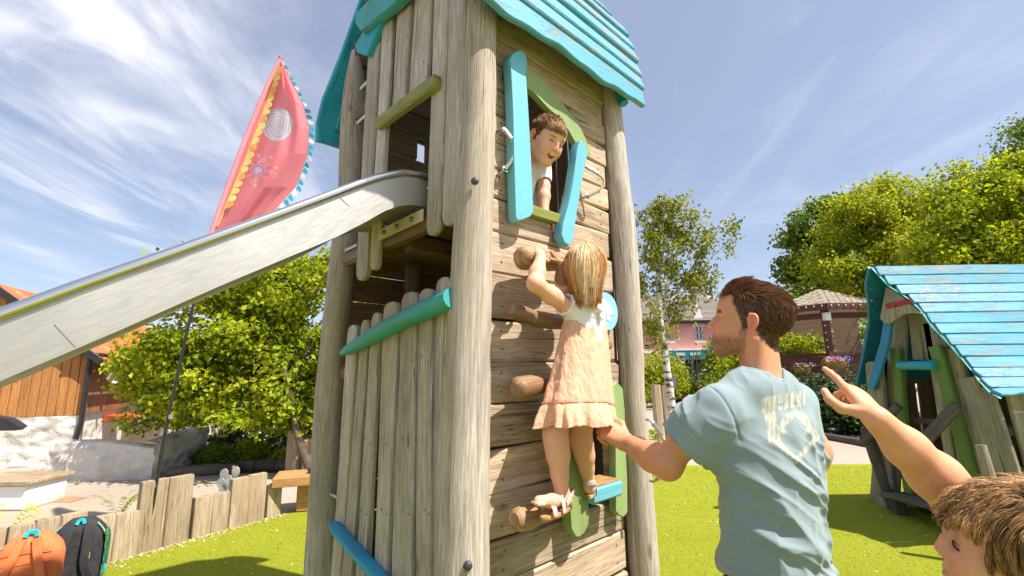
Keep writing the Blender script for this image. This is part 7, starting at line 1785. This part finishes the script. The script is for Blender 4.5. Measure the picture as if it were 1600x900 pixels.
# white top
tp_ = SDF(); Rg = np.stack([EX, -EY, EZ], 1); tcen = (gsL+gsR)/2
tp_.ell(tcen-EZ*.06+EY*.004, (.092, .066, .085), Rg, k=.03); tp_.ell(tcen-EZ*.15, (.082, .062, .10), Rg, k=.03)
tp_.chain([gsL+EX*.004, gN-EZ*.028, gsR-EX*.004], [.038, .052, .038], k=.03)
tp_.scut(gN+EZ*.020, gN+EZ*.09, .036, .05, .004)
put_mesh('white_top', tp_, .0032, lambda v, N: np.tile(np.array([.80, .79, .83]), (len(v), 1)), 'cotton', girl, lambda v, N: .0028*pnoise(v, 24, 2)+.002*pnoise(v, 60, 3))
for sP, d_s in ((gsL, unit(geL-gsL)), (gsR, unit(geR-gsR))):
    ring = []; u = unit(np.cross(d_s, EZ)); w = np.cross(d_s, u)
    for i in range(30): a = 2*math.pi*i/30; ring.append(sP+d_s*(.012+.003*(i % 2))+(u*math.cos(a)+w*math.sin(a))*(.0375+.003*math.sin(i*2.1)))
    obj('frill', MB().tube(ring+[ring[0]], .0055, 6), 'cotton', girl).data.color_attributes.new('Col', 'FLOAT_COLOR', 'POINT').data.foreach_set('color', np.tile(np.array([.8, .79, .83, 1], np.float32), (31*6)))
# peach dress: tiers of gathered gauze
lv = [(482, 884, 944, .055), (505, 879, 946, .066), (530, 873, 948, .075), (560, 865, 950, .088), (590, 857, 951, .10), (612, 850, 952, .108), (628, 845, 953, .113), (640, 839, 955, .125), (655, 833, 957, .14), (668, 829, 959, .15)]
def dress_pt(u, v, k=1., lift=0.):
    y = 482+(668-482)*v; ys = [q[0] for q in lv]; xl = np.interp(y, ys, [q[1] for q in lv]); xr = np.interp(y, ys, [q[2] for q in lv]); dp = np.interp(y, ys, [q[3] for q in lv])
    OFFD = .185; A = TW(xl, y, OFFD); B = TW(xr, y, OFFD); c = (A+B)/2; wpx = (xr-xl)/2*((c-CC)@_f)/FOC; dp *= .92; ra = math.sqrt(max(wpx**2-(dp*.775)**2, (wpx*.6)**2))/.63
    c = T(((A+B)/2-TO)@EX, -OFFD, c[2]); th = 2*math.pi*u
    ruf = max(0, (v-.795)/.205); fold = .006+.070*v+.085*ruf
    f = 1+fold*(.55*math.sin(th*7+1.2+v*1.5)+.35*math.sin(th*12+3+2*v)+.25*nz(math.cos(th)*2.5, math.sin(th)*2.5, v*1.5))+(.05*ruf*math.sin(th*23+nz(th*2)*2) if ruf else 0)
    if v > .785 and ruf < .12: f *= .985
    hemz = -.020*v*v*math.cos(th)*0+.02*v*v*math.cos(th-2.4)
    if v > .97: hemz += .004*math.sin(th*9)
    # side slit of the hem towards the back
    sl__ = -EX*math.cos(th)*0
    p = c+EX*ra*f*math.cos(th)+(-EY)*dp*f*math.sin(th)+EZ*(hemz-.030*v*v*max(0, -math.sin(th))*0)
    # the man pulls at the right hand hem
    w = math.exp(-((v-1.0)/.22)**2)*max(0, math.cos(th-.45))**6; tgt = wr*.10+kn[0]*.9; p = p+(tgt-p)*w*.5
    return p
def topcut(u):   # v at which the cloth starts: scooped at the middle of her back
    th = 2*math.pi*u; s_ = math.sin(th); c_ = math.cos(th)
    if s_ > 0: return .0+.17*math.exp(-((c_+.42)/.36)**2)
    return .03
nu, nv = 260, 110; vs = []
for j in range(nv+1):
    for i in range(nu): u = i/nu; v0 = topcut(u); vs.append(dress_pt(u, v0+(1-v0)*j/nv))
vs = np.array(vs); idx = np.arange(nu*(nv+1)).reshape(nv+1, nu); nx = np.roll(idx, -1, 1)
Fd = np.stack([idx[:-1], nx[:-1], nx[1:], idx[1:]], -1).reshape(-1, 4)
Nd = vnormals(vs, Fd); vs = vs+Nd*(.0022*pnoise(vs*np.array([1, 1, .28]), 95, 7)+.0012*pnoise(vs*np.array([1, 1, .5]), 210, 8))[:, None]
cd = np.tile(np.array([.92, .56, .38]), (len(vs), 1))*(1+.05*pnoise(vs, 40, 3)[:, None])
m = vcol('peach_gauze', .95, .0, sheen=.3, spec=.1); nt = NT('peach_gauze2', .95); c = nt.attr('Col'); v_ = nt.coord('Object', (1, 1, .55), False); gz_ = nt.noise(v_, 150, 5, .75, 1.2); g2 = nt.noise(nt.coord('Object', (1, 1, .22), False), 75, 4, .6)
nt.base(nt.mix(nt.rng(gz_, .3, .7, 0, .3), c, nt.mix(1, c, (1.15, 1.25, 1.25, 1), 'MULTIPLY'))); nt.bump(gz_, .8, .003); nt.bump(g2, .8, .006); tr2 = nt.n('BsdfTranslucent'); nt.L.new(c, tr2.inputs[0]); mx = nt.n('MixShader'); mx.inputs[0].default_value = .28; nt.L.new(nt.b.outputs[0], mx.inputs[1]); nt.L.new(tr2.outputs[0], mx.inputs[2]); nt.L.new(mx.outputs[0], nt.out.inputs[0]); MT['gauze'] = nt.m
dr = obj('dress', arrmesh('dress', vs, Fd, cd), 'gauze', girl); md = dr.modifiers.new('solid', 'SOLIDIFY'); md.thickness = .0018
seam = [dress_pt(i/120, .792)+0*EZ for i in range(121)]; sm_ = obj('seam_gather', MB().tube([p+unit((p-T(.4, -.185, p[2]))*np.array([1, 1, 0]))*.003 for p in seam], .0022, 5), plain('peach_seam', (.74, .36, .22, 1), .9), girl)
# bow on the right strap
bo = SDF(); bc_ = TW(931, 480, .262); bo.ell(bc_+EX*-.018+EZ*.010, (.018, .010, .011), Rg, k=.008); bo.ell(bc_+EX*.022-EZ*.004, (.026, .012, .015), Rg, k=.008); bo.ell(bc_, (.009, .012, .009), Rg, k=.006); bo.ell(bc_+EX*.03-EZ*.03, (.014, .008, .020), Rg, k=.006)
put_mesh('bow', bo, .0025, lambda v, N: np.tile(np.array([.80, .78, .80]), (len(v), 1)), 'cotton', girl, lambda v, N: .002*pnoise(v, 60, 3))
# sandals
MT['cork'] = plain('cork_sole', (.48, .25, .10, 1), .8, 60, .35, .5, bs=300, bd=.002); MT['silver_strap'] = plain('pink_silver_strap', (.62, .50, .50, 1), .38, 80, .12, .4, metal=.25)
def sandal(ft, up, L_, wd, heel_back):
    d = unit(ft[2]-ft[0]); d = unit(d-up*(d@up)); s_ = np.cross(up, d); c0 = ft[0]-d*heel_back-up*.026; n = 26; poly = []
    for i in range(n):
        t = 2*math.pi*i/n; x = math.cos(t); y = math.sin(t); poly.append(((x*.5+.5)*L_, y*wd*(.80+.22*x)*.5*2*.5))
    sd = thing_part('sandal', MB().prism(poly, d, s_, c0-up*.012, up, .014), 'cork')
    for f_, h_, w_ in ((.72, .034, .020), (.40, .050, .018)):
        C = []
        for i in range(13):
            a = math.pi*i/12; C.append(c0+d*(L_*f_+(.012*math.cos(a) if f_ < .5 else .006*math.cos(a)))+s_*wd*.52*math.cos(a)+up*(h_*math.sin(a)**.8+.0))
        obj('strap', MB().sweep(C, d, np.array([unit(np.cross(d, C[min(i+1, 12)]-C[max(i-1, 0)])) for i in range(13)]), w_/2, .0018, 'board'), 'silver_strap', sd)
        k_ = C[4]; obj('buckle', MB().box(k_+up*.002-s_*0, (.012, .012, .004), np.stack([d, s_, up], 1)), 'white_paint', sd)
    C = [c0+d*(L_*.38)+s_*wd*.5+up*.02]+[c0+d*(L_*(.10))+s_*wd*.42*math.cos(a)-d*.02*math.sin(a)+up*.048 for a in np.linspace(.2, math.pi-.2, 9)]+[c0+d*(L_*.38)-s_*wd*.5+up*.02]
    obj('strap', MB().sweep(C, up, np.array([unit(np.cross(up, C[min(i+1, 10)]-C[max(i-1, 0)])) for i in range(11)]), .008, .0018, 'board'), 'silver_strap', sd)
    return sd
def thing_part(nm, mb, mat): return obj(nm, mb, mat, girl)
upL = unit(EZ+fvl*.05); sandal(ftL, upL, .158, .060, .028); sandal(ftR, EZ, .13, .056, .028)

# ============================================================ the boy in the window
boy = thing('person', 'smiling small boy in a white t-shirt leaning out of the tower window', 'person', T(.35, .25, 2.17))
BH = TW(853, 221, .012); BR = Rframe((.50, -.68, -.54), math.radians(7)); BSC = .90
b = head_sdf(mouth=1.25, child=1, eye=.0013).xform(BH, BR, BSC)
bN = TW(836, 262, -.10); bsL = TW(846, 256, -.075); bsR = TW(806, 258, -.14)
b.chain([BH+BR@np.array([0, -.035, -.045]), bN], [.036, .040], k=.02); b.chain([bsL, bN-EZ*.04, bsR], [.03, .045, .03], k=.02)
bel = TW(850, 292, -.05); bwr = TW(850, 330, -.03)
b.chain([bsL, bel], [.030, .026], k=.015); b.chain([bel, bel*.6+bwr*.4, bwr], [.027, .027, .020], k=.015)
hb_, nb_, kb_ = hand_sdf(bwr, EZ*-.6-EY*.5+EX*.3, -EY+EZ*.3, -EX, .12, [(20, 30, 20)]*4, [(.7, -.2, .6), (.9, -.3, .1), (.9, -.2, 0)])
b = b+hb_; brw = TW(800, 325, -.12); b.chain([bsR, TW(800, 292, -.12), brw], [.03, .026, .02], k=.015)
v1, F1 = b.mesh(.0024); v1 = smoothm(v1, F1, 1); N1 = vnormals(v1, F1)
def bline(P):
    x, y, z = P.T; ax = np.abs(x); l = np.maximum(z-(.066+.008*np.cos(x*34)+.006*pnoise(P, 90, 51)), np.minimum(.030-y+.3*(z-.02), z-.010)); l = np.maximum(l, np.minimum(.010-y, np.minimum(z+.012, ax-.05))); l = np.maximum(l, np.minimum(-.028-y, z+.045)); return np.where((ax > .0765) & (z < .034) & (z > -.045) & (y > -.040) & (y < .012), -.02, l)
def bcol(v, N):
    P = to_local(v, BH, BR, BSC); isH = (np.abs(P) < .16).all(1); c = skin_colors(v, N, SK_C, nb_, [(bel, .04)], .3)
    hc = head_colors(P, SK_C, lips=(.58, .16, .15), mouth=1.25, scalp=(.10, .045, .02), hairline=lambda P: np.clip(bline(P)/.01+.5, 0, 1)*.9*(np.abs(P[:, 0]) < .078+.02*(P[:, 2] > .03)), brow=(.12, .06, .03), browamt=.6); w = (sstep(P[:, 2], -.13, -.11)*isH)[:, None]; return c*(1-w)+hc*w
obj('body', arrmesh('body', v1, F1, bcol(v1, N1)), 'skin', boy)
eyes(BH, BR, BSC*1.0, boy, (.05, .025, .015))
for sg in (-1, 1):
    C = [BH+BR@(np.array([sg*(.0315+.015*t), .0835-.0030*abs(t)**2*1.5-(.004 if t*1 > .5 else 0), .0035-.006*t*t+.004])*BSC) for t in np.linspace(-1, 1, 9)]
    obj('eyelash', MB().tube(C, .0011, 5), 'lash', boy)
rt, rn = mesh_roots(v1, N1, BH, BR, BSC, lambda P: bline(P) > 0, 10000, 15)
def bcomb(P):
    x, y, z = P.T; t = sstep(z, .04, .09); v = np.stack([.55*t+0*x, (1.0*t-.35*(1-t)), -.45-.8*(1-t)], 1); return tang(P, v)
x, y, z = rt.T; ln = .016+.028*sstep(z, .05, .09)+.002*sstep(y, .02, .06)
S = strands(rt, rn, bcomb, ln, 8, lift=.007, noise_=.16, seed=16, stiff=.6, pnz=30, grav=.05)
S, ci_ = clump(S, 420, .7, 33)
addhair('hair', S, .0007, hcols(len(rt), (.10, .040, .016), (.50, .25, .10), 17)*np.random.default_rng(5).uniform(.6, 1.25, 420)[ci_][:, None], BH, BR, BSC*1.01, boy)
bt = SDF(); bt.ell(T(.25, .13, 2.40) if False else bN-EZ*.10+EY*.03-EX*.02, (.085, .062, .12), Rg, k=.04); bt.ell(bN-EZ*.22+EY*.06-EX*.03, (.085, .065, .14), Rg, k=.04)
bt.chain([bsL-EX*.004, bN-EZ*.022, bsR], [.038, .046, .038], k=.03); bt.chain([bsL, bsL*.35+bel*.65], [.038, .040], k=.02); bt.scut(bN+EZ*.008-EY*.01, bN+EZ*.08-EY*.04, .040, .05, .004); bt.scut(bsL*.3+bel*.7, bel-EZ*.05, .033, .05, .003)
put_mesh('t_shirt', bt, .003, lambda v, N: np.tile(np.array([.80, .80, .84]), (len(v), 1)), 'cotton', boy, lambda v, N: .005*((1-np.abs(pnoise(v*np.array([1, 1, .5]), 22, 2)))**2-.4)+.002*pnoise(v, 50, 3))
sp2 = SDF(); c_ = bN-EZ*.34+EY*.10-EX*.04; sp2.ell(c_, (.09, .08, .10), Rg, k=.03); sp2.chain([c_+EX*.05, T(.33, .35, 2.2)], [.06, .045], k=.02); sp2.chain([c_-EX*.04, T(.20, .38, 2.2)], [.06, .045], k=.02)
put_mesh('shorts', sp2, .006, lambda v, N: np.tile(np.array([.05, .06, .10]), (len(v), 1)), 'cotton', boy)

# ============================================================ the child pointing in the foreground
kid = thing('person', 'child with tousled brown hair at the lower right, one bare arm raised and pointing', 'person', (.92, .80, 0))
SK_K = (.70, .35, .19)
KR = Rframe((-.76, .64, .20), math.radians(0)); KS = .86; KH = atY(1462, 853, .86)-KR@(np.array([0, .108, -.020])*KS)
kw = atY(1370, 655, .90); ki = atY(1339, 614, .775)
hd = unit(atY(1337, 614, .945)-kw)
kh, kn_, kk = hand_sdf(kw, hd, np.array([.35, -.62, .70]), np.array([-.80, -.25, -.45]), .143, [(2, 8, 4), (68, 88, 50), (80, 88, 50), (84, 85, 50)], [(.45, -.45, .62), (.93, -.22, .22), (.98, .05, -.05)], .05)
k = SDF(); kel = atY(1500, 782, .94); ksh = KH+np.array([.07, .11, -.165])
k.chain([ksh, ksh*.5+kel*.5, kel], [.047, .043, .0395], k=.03); k.chain([kel, kel*.70+kw*.30, kel*.35+kw*.65, kw], [.0395, .0395, .031, .0242], k=.03)
v2, F2 = (k+kh).mesh(.0019); v2 = smoothm(v2, F2, 2)
hs = head_sdf(child=1).xform(KH, KR, KS); kN = KH+np.array([.02, -.01, -.13]); hs.chain([KH+KR@np.array([0, -.03, -.05]), kN], [.042, .046], k=.02)
ksL = kN+np.array([.03, -.11, -.06]); hs.chain([ksL, kN-EZ*.05, ksh-EZ*.01], [.04, .06, .04], k=.03)
v1, F1 = hs.mesh(.003); v1 = smoothm(v1, F1, 1)
vv = np.concatenate([v1, v2]); FF = np.concatenate([F1, F2+len(v1)]); NN = vnormals(vv, FF)
def kcol(v, N):
    P = to_local(v, KH, KR, KS); isH = (np.abs(P) < .16).all(1) & (np.arange(len(v)) < len(v1)); c = skin_colors(v, N, SK_K, kn_, [(kel, .05)]+[(q, .02) for q in kk], .35)
    hc = head_colors(P, SK_K, lips=(.55, .2, .17), scalp=(.12, .055, .025), hairline=lambda P: np.clip(bline(P)/.01+.5, 0, 1)*.9*(P[:, 2] > -.03), brow=(.16, .08, .04), browamt=.4); w = (sstep(P[:, 2], -.13, -.11)*isH)[:, None]; return c*(1-w)+hc*w
obj('body', arrmesh('body', vv, FF, kcol(vv, NN)), 'skin', kid)
eyes(KH, KR, KS, kid)
for sg in (-1, 1):
    C = [KH+KR@(np.array([sg*(.0315+.016*t), .0855-.006*max(t, 0)**2, .0010-.003*t])*KS) for t in np.linspace(-1, 1, 9)]
    obj('eyelash', MB().tube(C, .0016, 5), 'lash', kid)
def kline(P):
    x, y, z = P.T; ax = np.abs(x); l = np.maximum(z-.050, np.minimum(.045-y, z-.0)); return np.maximum(l, np.minimum(.012-y, z+.05))
N1 = vnormals(v1, F1); rt, rn = mesh_roots(v1, N1, KH, KR, KS, lambda P: (kline(P) > 0) & (np.abs(P[:, 0]) < .083) & (P[:, 2] > -.055), 20000, 25)
def kcomb(P):
    x, y, z = P.T; t = sstep(z, .03, .09); v = np.stack([-.35+0*x+pnoise(P, 14, 2)*.5, (.55*t-.15*(1-t))+pnoise(P, 14, 3)*.5, -.35-.7*(1-t)], 1); return tang(P, v)
x, y, z = rt.T; rr_ = np.random.default_rng(3); ln = .042+.040*rr_.random(len(rt))*sstep(z, -.02, .08)
ln = ln*(1-.45*sstep(y, .0, .06)*(z < .09)); S = strands(rt, rn, kcomb, ln, 12, lift=.010, noise_=.20, seed=26, stiff=.70, pnz=13, grav=.05, ellr=(.078, .101, .086))
S = S+rn[:, None, :]*(.008*np.sin(np.linspace(0, 2.6, 13)))[None, :, None]*(1+.8*pnoise(rt, 22, 9))[:, None, None]
fly = rr_.random(len(rt)) < .05; S[fly] += (rn[fly][:, None, :]*.022+np.array([0, .0, .01]))*(np.linspace(0, 1, 13)**1.4)[None, :, None]
ck = hcols(len(rt), (.17, .08, .032), (.72, .42, .17), 27); lt_m = pnoise(rt, 38, 5) > .35; ck[lt_m] = ck[lt_m]*1.9+.02
S, ci_ = clump(S, 520, .80, 34, .9); ck = ck*np.random.default_rng(6).uniform(.55, 1.3, 520)[ci_][:, None]
addhair('hair', S, .00052, ck, KH, KR, KS, kid)
kt = SDF(); kt.ell(kN+np.array([.01, -.02, -.20]), (.13, .10, .19), k=.05); kt.ell(kN+np.array([.01, -.02, -.40]), (.12, .09, .18), k=.05); kt.chain([ksL, kN-EZ*.05, ksh-EZ*.015], [.052, .07, .052], k=.04); kt.scut(kN-EZ*.01, kN+EZ*.1, .05, .06, .004)
put_mesh('t_shirt', kt, .007, lambda v, N: np.tile(np.array([.10, .16, .30]), (len(v), 1)), 'cotton', kid)
kl = SDF(); c_ = kN+np.array([.01, -.02, -.55])
for sg in (-1, 1): kl.chain([c_+EX*.0+np.array([sg*.06, 0, 0]), np.array([c_[0]+sg*.07, c_[1], .35]), np.array([c_[0]+sg*.07, c_[1]-.02, .06])], [.075, .05, .04], k=.03)
put_mesh('trousers', kl, .008, lambda v, N: np.tile(np.array([.04, .04, .06]), (len(v), 1)), 'cotton', kid)
